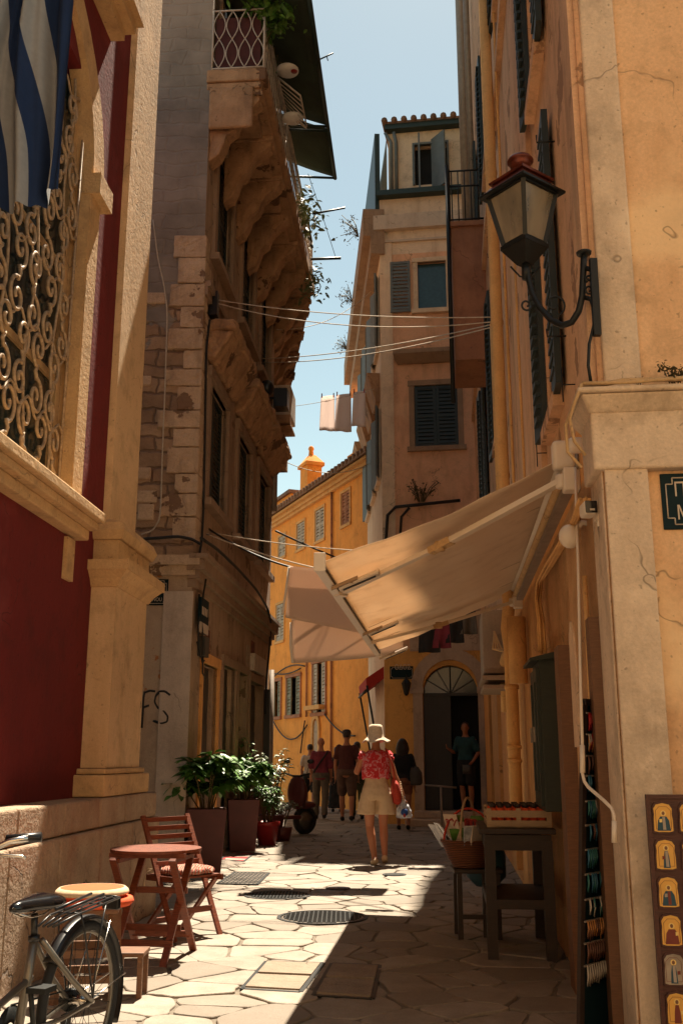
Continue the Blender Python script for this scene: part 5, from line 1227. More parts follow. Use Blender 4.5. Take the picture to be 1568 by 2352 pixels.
def hung_sheets():
    Yc=11.9
    t=thing('hanging_sheet','large pale sheet hanging on a line across the street, its lower part lighter','sheet',atY(770,1522,Yc),'sheets hung across the street')
    o=sheetm(atY(668,1316,Yc),atY(925,1330,Yc),atY(925,1500,Yc),atY(671,1523,Yc),M['sheet'],.015,3,edge=-.02).build('cloth',M['sheet'],t); o.modifiers.new('t','SOLIDIFY').thickness=.004
    MB().tube([atY(669,1430,Yc-.02),atY(668,1480,Yc-.02),atY(672,1522,Yc-.02)],.02,6).build('rolled_edge',M['white'] if False else M['whitepaint'],t)
    Yc=11.8
    t=thing('hanging_sheet','darker dusty pink sheet hanging in front of the lighter one','sheet',atY(770,1430,Yc),'sheets hung across the street')
    o=sheetm(atY(664,1300,Yc),atY(925,1322,Yc),atY(925,1475,Yc),atY(655,1418,Yc),M['sheet'],.012,2).build('cloth',M['sheet'],t); o.modifiers.new('t','SOLIDIFY').thickness=.005
    MB().tube([atY(664,1302,Yc),atY(658,1350,Yc),atY(650,1405,Yc),atY(651,1412,Yc)],.016,6).build('rolled_edge',M['whitepaint'],t)
hung_sheets()
for i,(x0,x1,y0,y1,lab) in enumerate(((737,768,909,990,'leftmost of the three pink cloths drying high against the sky'),(772,806,905,992,'middle pink cloth drying high against the sky'),(811,838,899,980,'right pink cloth on the high line, half behind the pink house'))):
    Yc=21.0+.0*i
    t=thing('drying_cloth',lab,'laundry',atY((x0+x1)/2,y1,Yc),'pink cloths on the high line')
    o=sheetm(atY(x0,y0+2,Yc),atY(x1,y0-2,Yc),atY(x1+1,y1+1,Yc),atY(x0-4,y1-2,Yc),M['laundry'],.02,3,n=8,m=8).build('cloth',M['laundry'],t); o.modifiers.new('t','SOLIDIFY').thickness=.004
    m=MB(); m.box(-.012,.012,-.015,.015,-.04,.05,lambda a,b,c:atY(x0+2,y0,Yc)+V((a,b,c))); m.box(-.012,.012,-.015,.015,-.04,.05,lambda a,b,c:atY(x1-2,y0-1,Yc)+V((a,b,c))); split_build(m,'clothes_peg',M['potred'],t)
line('clothesline','thin line carrying the three pink cloths high up','clothesline',atY(560,940,21),atY(860,893,21),.12,.006,M['cablepale'])
# ---------------------------------------------------------------- air conditioner on the far end of the stone house
def aircon():
    w=WG; s=6.0; oo,z1=w.oz(650,905,s); _,z0=w.oz(650,968,s)
    t=thing('air_conditioner','cream air conditioner unit with grille on brackets at the far end of the stone house','air conditioner',w.P(s,z0,.2))
    z0=w.oz(640,952,s)[1]; z1=w.oz(640,884,s)[1]
    m=MB(); m.wbox(w,s,s+.8,z0,z1,.06,.06+.36); bevel(m.build('casing',M['gwhite'],t),.02)
    g=MB(); 
    for k in range(9): g.bar(w.P(s-.012,z0+.06+(z1-z0-.12)*k/8,.09),w.P(s-.012,z0+.06+(z1-z0-.12)*k/8,.34),.012,.012)
    for k in range(4): g.bar(w.P(s-.014,z0+.05,.10+.08*k),w.P(s-.014,z1-.05,.10+.08*k),.012,.012)
    g.build('grille',M['gwhite'],t); m=MB(); m.wbox(w,s-.006,s-.001,z0+.05,z1-.05,.09,.34); m.build('dark_inlet',M['black'],t)
    m=MB(); m.wbox(w,s+.02,s+.78,z0-.20,z0-.16,.0,.42); m.wbox(w,s+.02,s+.06,z0-.2,z0,.0,.42); m.build('support_bracket',M['gstone'],t)
    t=thing('wall_floodlight','small black floodlight on a bracket above the air conditioner','floodlight',w.P(5,7.6,.2))
    m=MB(); m.wbox(w,4.9,5.2,7.5,7.85,.25,.5); m.build('lamp_head',M['black'],t); g=MB(); g.tube([w.P(5.0,7.7,0),w.P(5.0,7.7,.3)],.02,6); g.build('bracket',M['iron'],t)
    t=thing('wall_floodlight','round black floodlight beside the clothesline on the stone house','floodlight',w.P(4.2,7.6,.2))
    m=MB(); m.ell(w.P(4.3,7.62,.22),.13,.13,.15); m.build('lamp_head',M['black'],t); g=MB(); g.tube([w.P(4.3,7.7,0),w.P(4.3,7.7,.3)],.02,6); g.build('bracket',M['iron'],t)
aircon()
# ---------------------------------------------------------------- things on the long balcony
def balcony_awning(s0,s1,label):
    w=WG; t=thing('balcony_awning',label,'awning',w.P((s0+s1)/2,11.6,.9),'dark green balcony awnings')
    zt,zb,o1=12.35,11.68,1.42
    vs=[];fs=[];n,m=10,8
    for i in range(n+1):
        for j in range(m+1): a,b=i/n,j/m; vs.append(w.P(s0+(s1-s0)*a,zt+(zb-zt)*b-.05*sin(PI*b),.05+(o1-.05)*b))
    for i in range(n):
        for j in range(m): k=i*(m+1)+j; fs.append((k,k+1,k+m+2,k+m+1))
    o=MB().add(vs,fs,True).build('canvas',M['greencloth'],t); o.modifiers.new('t','SOLIDIFY').thickness=.006
    g=MB(); g.tube([w.P(s0-.03,zb,o1),w.P(s1+.05,zb,o1)],.035,8); g.build('front_bar',M['gutter'],t)
    g=MB(); 
    for s in (s0+.03,s1-.0): g.tube([w.P(s,zb-.02,o1-.01),w.P(s,zb+.1,.06)],.022,6)
    split_build(g,'side_arm',M['gutter'],t)
balcony_awning(-.6,2.66,'nearer dark green canvas awning over the long balcony')
balcony_awning(2.75,4.2,'farther dark green canvas awning over the long balcony')
def drying_rack():
    w=WG; t=thing('drying_rack','small white drying rack with round towel hooked outside the balcony railing','drying rack',w.P(1.5,11,.9))
    g=MB(); z=11.35
    for k in range(7): g.tube([w.P(1.0+k*.13,z+.02*k,.82),w.P(1.0+k*.13,z-.32,1.16)],.009,5)
    for a in ((.82,0),(1.16,-.33)): g.tube([w.P(.97,z+a[1],a[0]),w.P(1.84,z+.08+a[1],a[0])],.013,6)
    g.tube([w.P(.97,z,.82),w.P(.97,z-.33,1.16)],.013,6); g.tube([w.P(1.82,z,.82),w.P(1.82,z-.3,1.16)],.013,6)
    g.build('rack_frame',M['white_iron'],t)
    for s,z_ in ((1.05,11.52),(1.75,11.18)):
        c=w.P(s,z_,.95); mb=MB(); mb.lathe([(.0001,0),(.17,0),(.17,.02),(.0001,.02)],c,18); mb.build('round_tray',M['traywhite'],t)
    mb=MB(); mb.lathe([(.0001,0),(.05,.0),(.05,.01),(.0001,.01)],w.P(1.05,11.505,1.05),12); mb.build('red_label',M['potred'],t)
drying_rack()
def foliage_mb(rr,pts,n,size,droop=.3,mb=None,spread=.12):
    "n leaf blades scattered round the given branch points; each blade is a bent pointed strip"
    mb=mb or MB()
    for i in range(n):
        c=pts[rr.randrange(len(pts))]; p=c+V((rr.gauss(0,spread),rr.gauss(0,spread),rr.gauss(0,spread*.8)))
        a=rr.uniform(0,2*PI); e=rr.uniform(-.7,.6); d=V((cos(a)*cos(e),sin(a)*cos(e),sin(e))); sd=d.cross(V((0,0,1))).normalized(); up=sd.cross(d)
        l=size*rr.uniform(.6,1.25); w_=l*rr.uniform(.18,.26); sd=(sd*cos(e2:=rr.uniform(-.6,.6))+up*sin(e2))
        q1=p+d*l*.35+V((0,0,.02*l)); q2=p+d*l*.7-V((0,0,droop*l*.3)); q3=p+d*l-V((0,0,droop*l))
        mb.add([p,q1-sd*w_,q1+sd*w_,q2-sd*w_*.85,q2+sd*w_*.85,q3],[(0,2,1),(1,2,4,3),(3,4,5)],False)
    return mb
def balcony_plants():
    rr=random.Random(21); w=WG
    for s,z,n,sz,lab,m in ((.15,12.0,520,.13,'dense leafy climber hanging above the near end of the long balcony','leaf'),(1.2,12.4,380,.12,'leafy climber in shade under the nearer green awning','leaf'),(4.3,11.1,140,.14,'yellow green pot plant leaning over the far balcony railing','leafpale'),(5.0,11.2,120,.14,'tall yellow green pot plant near the far balcony corner','leafpale'),(5.9,10.5,150,.13,'trailing green plant hanging at the end of the long balcony','leafpale')):
        t=thing('balcony_plant',lab,'plant',w.P(s,10.76,.7),'plants on the long balcony')
        pts=[w.P(s+rr.uniform(-.35,.45),z+rr.uniform(-.35,.35),.72+rr.uniform(-.15,.2)) for _ in range(14)]
        foliage_mb(rr,pts,n,sz,spread=.13).build('foliage',M[m],t)
        g=MB()
        for q in pts[:8]: g.tube([w.P(s,10.8,.65),w.P(s,11.1,.68).lerp(q,.5),q],.006,4)
        g.build('stems',M['stem'],t)
    t=thing('rod_bracket','thin black rods and loops sticking out beyond the far balcony end','bracket',w.P(6,10.6,1))
    g=MB(); g.tube([w.P(4.3,11.0,1.0),w.P(4.3,11.1,1.6)],.02,5); g.tube([w.P(5.9,10.95,.8),w.P(5.9,10.95,1.4)],.03,5); g.tube([w.P(5.2,11.7,.8),w.P(5.2,10.8,.9)],.012,5); g.tube([w.P(4.4,11.9,.9),w.P(5.3,11.5,1.1),w.P(5.9,10.96,1.3)],.006,4)
    g.tube([w.P(6.2,10.5+.12*sin(a),.85+.12*cos(a)) for a in [2*PI*k/12 for k in range(12)]],.01,4,closed=True); split_build(g,'rods',M['iron'],t)
    t=thing('tv_antenna','small black antenna rod on the awning against the sky','antenna',w.P(1,12.1,1.4)); g=MB(); A=atY(735,136,13.2); B=atY(765,122,13.2); g.tube([A,B],.012,5); g.tube([A.lerp(B,.5),A.lerp(B,.5)+V((.02,0,-.08))],.008,4); g.build('rod',M['iron'],t)
balcony_plants()
def weeds():
    rr=random.Random(31)
    def tuft(name,label,cat,c,n,h,m,spread,parts=7):
        t=thing(name,label,cat,c); pts=[]
        g=MB()
        for i in range(parts):
            a=rr.uniform(0,2*PI); tip=c+V((cos(a)*spread*rr.uniform(.3,1),sin(a)*spread*.4,h*rr.uniform(.4,1))); g.tube([c+V((cos(a)*spread*.15,0,0)),c.lerp(tip,.6)+V((0,0,h*.1)),tip],max(.0015,h*.02),4); pts+=[c.lerp(tip,k) for k in (.5,.75,1)]
        g.build('stems',M['leafdry'],t); foliage_mb(rr,pts,n,h*.16,mb=MB(),spread=h*.07).build('foliage',M[m],t)
    tuft('cornice_weed','dry reddish green weed growing on top of the corner cornice','weed',WE.P(.33,2.965,.08),220,.13,'leafdry',.12,9)
    tuft('cornice_weed','tiny weed beside the pilaster foot on the corner cornice','weed',WE.P(.17,2.965,.09),40,.05,'leafdry',.05,5)
    for s,z,h,lab in ((1.2,13.9,1.1,'wispy dry bush on the pink house eave, uppermost'),(4.2,13.6,.9,'wispy dry bush on the pink house eave, middle one'),(7.5,13.6,.8,'wispy dry bush on the pink house eave, lowest')):
        c=WPL.P(s,z,.42); t=thing('eave_weed',lab,'weed',c)
        g=MB(); pts=[]
        for i in range(16):
            tip=c+V((-rr.uniform(.1,.7)*h*.6,rr.uniform(-.3,.3),rr.uniform(-.1,1)*h*.6)); g.tube([c,c.lerp(tip,.5)+V((0,0,.08)),tip],.008,4); pts+=[tip,c.lerp(tip,.7)]
        g.build('stems',M['leafdry'],t); foliage_mb(rr,pts,90,.07,spread=.07).build('foliage',M['leafdry'],t)
    c=WP.P(.85,6.72,.14); tuft('wall_weed','dark tuft of weed on the black cable ledge of the pink house','weed',c,150,.45,'leafdry',.45,12)
weeds()

def bounce_house():  # unseen house, added so its sunlit front bounces warm light onto shaded walls
    t=thing('added_bounce_house','unseen cream house added behind the viewpoint to bounce warm light','house',(0,-9,0))
    w=Wall(0,-9,1,0,-1); mb=MB(); hs=[(x,x+1.0,z,z+1.7) for x in (-9,-5.5,-2,1.5,5,8.5) for z in (1.0,4.4,7.8)]
    gridwall(mb,w,-14,14,0,11,hs,.2); mb.build('wall',M['cream'],t)
    for h in hs: MB().wbox(w,h[0],h[1],h[2],h[3],-.19,-.17).build('window',M['glass'],t)
    mb=MB(); mb.wbox(w,-14,14,11,11.3,-6,.4); mb.build('roof',M['rooftile'],t)
    mb=MB(); mb.wbox(w,-14,14,0,11,-6,-.25); mb.build('body',M['cream'],t)
bounce_house()

def wall_run(name,label,pts,r,mat,cat='cable'):
    q=[]
    for i in range(len(pts)-1):
        for k in range(4): q.append(pts[i].lerp(pts[i+1],k/4))
    q.append(pts[-1]); q=[q[0]]+[(q[i-1]+q[i]*2+q[i+1])/4 for i in range(1,len(q)-1)]+[q[-1]]
    tag(MB().tube(q,r,6).build(name,mat),label,cat)
g0=lambda px,py,o=.05:WG0.P(*WG0.sz(px,py,o),o); g1=lambda px,py,o=.05:WG.P(*WG.sz(px,py,o),o)
wall_run('wall_cable','pale cable running down the alley side of the stone house',[g0(*a) for a in ((352,505),(362,590),(378,660),(385,720),(379,900),(373,1050),(369,1190),(352,1218),(325,1228))],.010,M['cablepale'])
wall_run('wall_cable','black vertical cable down the street corner of the stone house',[g1(*a) for a in ((482,735),(474,800),(471,1000),(467,1180),(464,1240),(458,1275))],.016,M['cable'])
wall_run('wall_cable','black cables lying along the ledge above the stone house shops',[g1(*a,.24) for a in ((462,1236),(500,1262),(545,1305),(590,1355),(615,1398),(622,1430))],.02,M['cable'])
wall_run('wall_cable','black cable bundle drooping under the alley side ledge of the stone house',[g0(*a,.15) for a in ((330,1238),(370,1235),(410,1232),(440,1238),(462,1250))],.02,M['cable'])
wall_run('wall_cable','black cable hanging down the far corner of the stone house',[g1(*a,.1) for a in ((616,1400),(622,1440),(618,1500),(612,1560),(609,1640))],.018,M['cable'])
t=thing('junction_box','small black junction box high on the stone house corner','junction box',g1(485,728)); MB().wbox(WG,.28,.42,7.15,7.5,.02,.14).build('box',M['black'],t)
# ================================================================ PEOPLE
def folds(o,st=.03):
    tx=bpy.data.textures.get('cloth_folds') or bpy.data.textures.new('cloth_folds','CLOUDS'); tx.noise_scale=.11
    d=o.modifiers.new('folds','DISPLACE'); d.texture=tx; d.strength=st; d.mid_level=.5; d.texture_coords='GLOBAL'; return o
def limb(mb,pts,rs,n=12,sub=5,flat_=None):
    "tapering limb with rounded ends through the joints"
    P=[];R=[]
    for i in range(len(pts)-1):
        a,b=V(pts[i]),V(pts[i+1])
        for k in range(sub): t=k/sub; P.append(a.lerp(b,t)); R.append(rs[i]+(rs[i+1]-rs[i])*t)
    P.append(V(pts[-1])); R.append(rs[-1])
    # rounded ends
    d=(P[1]-P[0]).normalized(); P=[P[0]-d*R[0]*.9,P[0]-d*R[0]*.6]+P; R=[R[0]*.3,R[0]*.78]+R
    d=(P[-1]-P[-2]).normalized(); P+= [P[-1]+d*R[-1]*.6,P[-1]+d*R[-1]*.9]; R+=[R[-1]*.78,R[-1]*.3]
    mb.tube(P,0,n,rs=R)
def hand(mb,wr,d,side,palm,L=.18,curl=.5):
    "wr wrist, d direction of the hand, side: thumb direction, palm: palm normal"
    d=V(d).normalized(); side=V(side); side=(side-d*side.dot(d)).normalized(); palm=d.cross(side)*(1 if palm>=0 else -1)
    wr=V(wr)
    limb(mb,[wr,wr+d*L*.26],[.026,.03],10); 
    for k in range(4):
        o=side*(.027-.018*k); limb(mb,[wr+d*L*.2+o*.7,wr+d*L*.48+o],[.013,.012],8,3)
        ln=(.42,.48,.45,.36)[k]*L; b=wr+d*L*.50+o; d1=(d+palm*curl*.5).normalized(); d2=(d+palm*curl*1.4).normalized(); d3=(d*.6+palm*curl*2).normalized()
        p1=b+d1*ln*.42; p2=p1+d2*ln*.32; p3=p2+d3*ln*.26
        limb(mb,[b,p1,p2,p3],[.0100,.0092,.0085,.0075],8,3)
    b=wr+d*L*.12+side*.024; t1=b+(d*.6+side*.7+palm*.2).normalized()*L*.24; t2=t1+(d*.9+side*.2+palm*.4).normalized()*L*.18
    limb(mb,[b,t1,t2],[.014,.0115,.009],8,3)
TORSO=[(.84,.10,.085,0),(.88,.155,.112,-.01),(.94,.172,.122,-.012),(1.0,.162,.112,-.005),(1.08,.138,.098,0),(1.14,.134,.096,.002),(1.22,.145,.104,.006),(1.30,.162,.112,.008),(1.37,.170,.108,.004),(1.415,.150,.090,0),(1.45,.095,.068,-.004),(1.48,.058,.056,-.004),(1.53,.052,.054,.002),(1.57,.052,.056,.006)]
def torso(mb,inf=0.0,z0=0,z1=9,sx=1,sy=1,lean=0):
    mb.loft([((0,y+lean*(z-.9),z),rx*sx+inf,ry*sy+inf) for z,rx,ry,y in TORSO if z0<=z<=z1],20,2.3)
def head(mb,c,yaw=0,pitch=0):
    "head facing +y before the turn; c is the centre"
    R_=Matrix.Rotation(yaw,3,'Z')@Matrix.Rotation(pitch,3,'X'); c=V(c)
    q=lambda x,y,z:c+R_@V((x,y,z))
    def e(x,y,z,a,b,d): mb.ell(q(x,y,z),a,b,d,16,10,R_)
    e(0,-.012,.02,.076,.092,.088); e(0,.018,-.035,.060,.070,.080); e(0,.050,-.085,.036,.034,.030); e(0,.045,.03,.062,.045,.06)
    limb(mb,[q(0,.088,.012),q(0,.108,-.028)],[.009,.014],8,3)      # nose
    limb(mb,[q(-.018,.092,-.055),q(.018,.092,-.055)],[.008,.008],8,3) # mouth
    for s in (-1,1):
        e(.076*s,-.008,-.01,.010,.020,.032); e(.030*s,.082,.010,.014,.010,.009); limb(mb,[q(.014*s,.090,.030),q(.046*s,.080,.032)],[.007,.006],6,2)
def person(label,loc,h,yaw,pose,clothes,skin='skinsh',hairc='hair',group=None,head_yaw=0,head_pitch=0,vox=.014,lean=0.0):
    k=h/1.75; T=Matrix.Translation(V(loc))@Matrix.Rotation(yaw,4,'Z')@Matrix.Scale(k,4)
    t=thing('person',label,'person',loc,group)
    J=dict(hipL=(-.092,0,.92),hipR=(.092,0,.92),kneeL=(-.10,.03,.49),kneeR=(.10,.0,.49),ankL=(-.10,.0,.085),ankR=(.10,-.05,.085),
           shL=(-.175,0,1.405),shR=(.175,0,1.405),elL=(-.22,-.02,1.12),elR=(.22,-.02,1.12),wrL=(-.225,.05,.87),wrR=(.225,.05,.87),
           handL=(0,.1,-1),handR=(0,.1,-1),footL=(0,1,0),footR=(0,1,0)); J.update(pose)
    J={a:V(b) for a,b in J.items() if a!='curl'}
    nk=V((0,lean*.62,1.55)); hc=V((0,lean*.72+.012,1.638))
    b=MB(); torso(b,lean=lean)
    head(b,hc,head_yaw,head_pitch)
    for S_,sg in (('L',-1),('R',1)):
        leanv=V((0,lean*.5,0)); sh=J['sh'+S_]+leanv
        limb(b,[J['hip'+S_],J['hip'+S_].lerp(J['knee'+S_],.5),J['knee'+S_],J['knee'+S_].lerp(J['ank'+S_],.3)+V((0,-.012,0)),J['ank'+S_]],[.088,.076,.056,.058,.036],14)
        f=J['foot'+S_].normalized(); a=J['ank'+S_]; 
        limb(b,[a+V((0,0,-.01))-f*.035,a+f*.06+V((0,0,-.035)),a+f*.15+V((0,0,-.058+(f.z*.0)))],[.036,.034,.024],12)
        limb(b,[sh,J['el'+S_],J['el'+S_].lerp(J['wr'+S_],.25),J['wr'+S_]],[.050,.038,.039,.026],12)
        hand(b,J['wr'+S_],J['hand'+S_],(-sg*.2,1,0),sg,L=.18,curl=pose.get('curl',.5))
    remesh(b.build('body',M[skin],t,T=T),vox*k,4)
    # clothes
    def sleeve(mb,S_,r0,r1,full=.55,inf=0):
        sh=J['sh'+S_]+V((0,lean*.5,0)); e=sh.lerp(J['el'+S_],full/1.0 if full<=1 else 1)
        pts=[sh+V((.02 if S_=='L' else -.02,0,.0)),e]; rs=[.060+r0,.050+r1]
        if full>1: pts=[sh,J['el'+S_],J['el'+S_].lerp(J['wr'+S_],full-1)]; rs=[.060+r0,.05+r0,.042+r1]
        limb(mb,pts,rs,14)
    top=clothes.get('top')
    if top:
        m=MB(); torso(m,.022,clothes.get('topz',.93),1.46,lean=lean,sx=clothes.get('topsx',1.0))
        for S_ in 'LR': sleeve(m,S_,.012,.02,clothes.get('sleeve',.6))
        folds(remesh(m.build(clothes.get('topname','t_shirt'),M[top],t,T=T),vox*k*.8,1))
    bt=clothes.get('bottom'); bl=clothes.get('blen',.45)
    if bt:
        m=MB()
        if clothes.get('skirt'):
            m.loft([((0,0,z),rx,ry) for z,rx,ry in clothes['skirt']],22)
            for v_ in m.v: pass
        else:
            torso(m,.026,.86,1.06)
            for S_ in 'LR':
                hp,kn,an=J['hip'+S_],J['knee'+S_],J['ank'+S_]
                if bl<=1: limb(m,[hp,hp.lerp(kn,bl)],[.112,clothes.get('hemr',.095)],16)
                else: limb(m,[hp,kn,kn.lerp(an,bl-1)],[.108,.078,.064],14)
        folds(remesh(m.build(clothes.get('botname','shorts'),M[bt],t,T=T),vox*k*.8,1))
    hs=clothes.get('hair','short'); m=MB(); R_=Matrix.Rotation(head_yaw,3,'Z')@Matrix.Rotation(head_pitch,3,'X')
    q=lambda x,y,z:hc+R_@V((x,y,z))
    if hs=='short': m.ell(q(0,-.025,.035),.084,.092,.088,16,10,R_)
    if hs=='crop': m.ell(q(0,-.028,.01),.082,.086,.075,16,10,R_)
    if hs=='long':
        m.ell(q(0,-.02,.035),.092,.102,.094,16,10,R_)
        for i in range(9):
            a=PI*(1.05+.9*i/8); limb(m,[q(.075*cos(a),.075*sin(a),.03),q(.10*cos(a),.085*sin(a)-.01,-.09),q(.095*cos(a)+.01*sin(i*3),.07*sin(a)-.03,-.21-.02*sin(i*2.1))],[.035,.042,.022],8,3)
    if hs=='bun': m.ell(q(0,-.02,.03),.084,.094,.088,16,10,R_); m.ell(q(0,-.10,.0),.04,.04,.04)
    remesh(m.build('hair',M[hairc],t,T=T),.012*k,2)
    if clothes.get('cap'):
        m=MB(); m.lathe([(.088,0),(.090,.03),(.075,.07),(.04,.09),(.0001,.095)],q(0,-.012,.035),18); m.hexa([q(-.05,.07,.03),q(.05,.07,.03),q(.04,.16,.02),q(-.04,.16,.02),q(-.05,.07,.045),q(.05,.07,.045),q(.04,.16,.03),q(-.04,.16,.03)]); m.build('cap',M[clothes['cap']],t,T=T)
    # shoes
    for S_ in 'LR':
        m=MB(); a=J['ank'+S_]; f=J['foot'+S_].normalized(); limb(m,[a+V((0,0,-.028))-f*.045,a+f*.06+V((0,0,-.05)),a+f*.16+V((0,0,-.064))],[.042,.040,.028],12); m.build('shoe',M[clothes.get('shoe','navy')],t,T=T)
    return t,T,J
def near_woman():
    loc=V((.44,13.15,0))
    pose=dict(hipL=(-.095,0,.90),hipR=(.095,0,.90),kneeL=(-.085,.03,.48),ankL=(-.035,-.10,.085),kneeR=(.10,.10,.49),ankR=(.115,.10,.105),footR=(.12,1,-.12),footL=(-.12,1,0),
      shL=(-.165,0,1.39),shR=(.165,0,1.39),elL=(-.265,.0,1.16),wrL=(-.17,.18,1.28),handL=(.3,.3,1),elR=(.245,-.02,1.13),wrR=(.345,.01,.92),handR=(.12,.1,-1),curl=1.1)
    t,T,J=person('woman in cream bucket hat, red floral blouse and beige shorts walking away with bags',loc,1.68,rad(3),pose,
        dict(top=None,bottom=None,hair='crop',shoe='beige'),skin='skin',vox=.011,head_pitch=-.1)
    # blouse, loose with gathered hem and ruffled cap sleeves
    m=MB(); m.loft([((0,-.0,1.10),.150,.120),((0,-.005,1.12),.178,.145),((0,-.005,1.19),.192,.155),((0,0,1.28),.190,.150),((0,0,1.36),.185,.135),((0,0,1.41),.165,.112),((0,0,1.455),.10,.08)],24,2.3)
    for sg in (-1,1):
        for k in range(7):
            a=k/6; m.ell((sg*(.175+.035*a+.006*sin(k*4)),.03*cos(k*2.3),1.425-.085*a),.040,.058-.012*a,.024)
        for k in range(8): m.ell((sg*(.205+.012*sin(k*3)),.055*cos(PI*2*k/8),1.345+.012*sin(k*5)),.018,.02,.018)
    for k in range(22): a=2*PI*k/22; m.ell((.165*cos(a),.128*sin(a),1.115+.01*sin(k*5)),.022,.022,.03)
    o=remesh(m.build('blouse',M['floral'],t,T=T),.0095,1)
    tx=bpy.data.textures.new('folds','CLOUDS'); tx.noise_scale=.06
    d=o.modifiers.new('folds','DISPLACE'); d.texture=tx; d.strength=.03; d.mid_level=.5; d.texture_coords='GLOBAL'
    m=MB(); m.loft([((0,0,1.12),.142,.108),((0,0,1.05),.150,.118),((0,-.01,.96),.182,.135),((0,-.01,.88),.20,.145),((0,-.005,.82),.205,.14)],24,2.3)
    for sg in (-1,1): m.loft([((sg*.105,0,.90),.095,.125),((sg*.112,0,.80),.112,.13),((sg*.125,0,.70),.120,.132),((sg*.132,0,.635),.126,.134)],20,2.2)
    o=remesh(m.build('shorts',M['beige'],t,T=T),.0105,1); d=o.modifiers.new('folds','DISPLACE'); d.texture=tx; d.strength=.012; d.mid_level=.5; d.texture_coords='GLOBAL'
    # hat: crown and wavy drooping brim
    hc=V((0,.012,1.638)); n=40; vs=[];fs=[]
    prof=[(.0001,.145),(.055,.145),(.084,.134),(.094,.10),(.104,.02),(.112,-.02)]
    for r,z in prof:
        for j in range(n): a=2*PI*j/n; vs.append(hc+V((r*cos(a),r*1.08*sin(a)-.01,z+.012)))
    for q,(r,z) in enumerate(((.132,-.04),(.158,-.062),(.180,-.078))):
        for j in range(n): a=2*PI*j/n; wv=1+.10*(q+1)/3*sin(3*a+.6)+.05*sin(7*a); vs.append(hc+V((r*wv*cos(a),r*wv*1.05*sin(a)-.01,z+.012+.018*(q+1)/3*sin(4*a))))
    R_=len(prof)+3
    for i in range(R_-1):
        for j in range(n): fs.append((i*n+j,(i+1)*n+j,(i+1)*n+(j+1)%n,i*n+(j+1)%n))
    o=MB().add(vs,fs,True).build('bucket_hat',M['straw'],t,T=T); o.modifiers.new('t','SOLIDIFY').thickness=.005
    # scarf-like bow on the shoulder, shoes covered by person(); tote bag and strap
    W_=lambda p:T@V(p)
    tb=thing('tote_bag','red orange woven tote bag hanging from the woman\'s right shoulder','bag',W_((.26,-.02,.75)))
    m=MB(); m.loft([((.275,-.03,.76),.035,.06),((.27,-.03,.80),.062,.10),((.262,-.03,.92),.065,.12),((.25,-.03,1.02),.05,.11),((.235,-.02,1.10),.02,.05)],18)
    remesh(m.build('pouch',M['tote'],tb,T=T),.012,2)
    m=MB(); m.tube([W_(p) for p in ((.24,-.09,1.06),(.215,-.09,1.25),(.15,-.06,1.455),(.13,.0,1.475),(.16,.06,1.42),(.225,.05,1.2),(.24,.04,1.06))],.011,6); m.build('strap',M['tote'],tb)
    m=MB()
    for k in range(12): p=W_((.305+.003*k,-.075+.004*k,1.05-.022*k)); m.tube([p,p+V((.022,-.01,-.006))],.004,4)
    m.build('stitching',M['creamcl'],tb)
    pb=thing('plastic_bag','white plastic carrier bag with blue print in the woman\'s right hand','bag',W_((.37,.02,.56)))
    m=MB(); m.loft([((.375,.02,.585),.085,.05),((.375,.02,.60),.11,.07),((.37,.02,.68),.10,.065),((.365,.02,.76),.055,.04),((.362,.015,.82),.018,.018),((.36,.012,.86),.022,.016)],16)
    o=remesh(m.build('bag_body',M['pbag'],pb,T=T),.0085,1); d=o.modifiers.new('c','DISPLACE'); d.texture=tx; d.strength=.03; d.mid_level=.5; d.texture_coords='GLOBAL'
    m=MB(); m.ell((.37,-.035,.66),.05,.03,.05); m.build('blue_print',M['blueplastic'],pb,T=T); m=MB(); m.ell((.365,-.05,.625),.018,.022,.03); m.build('red_print',M['potred'],pb,T=T)
near_woman()
walkL=dict(kneeL=(-.10,.14,.50),ankL=(-.10,.20,.09),kneeR=(.10,-.02,.49),ankR=(.10,-.22,.12))
g_='people walking away down the street'
def gpt(px,Y): p=atZ(px,1860,0); r=ray(px,1745); return V((r.x/r.y*Y,Y,0))
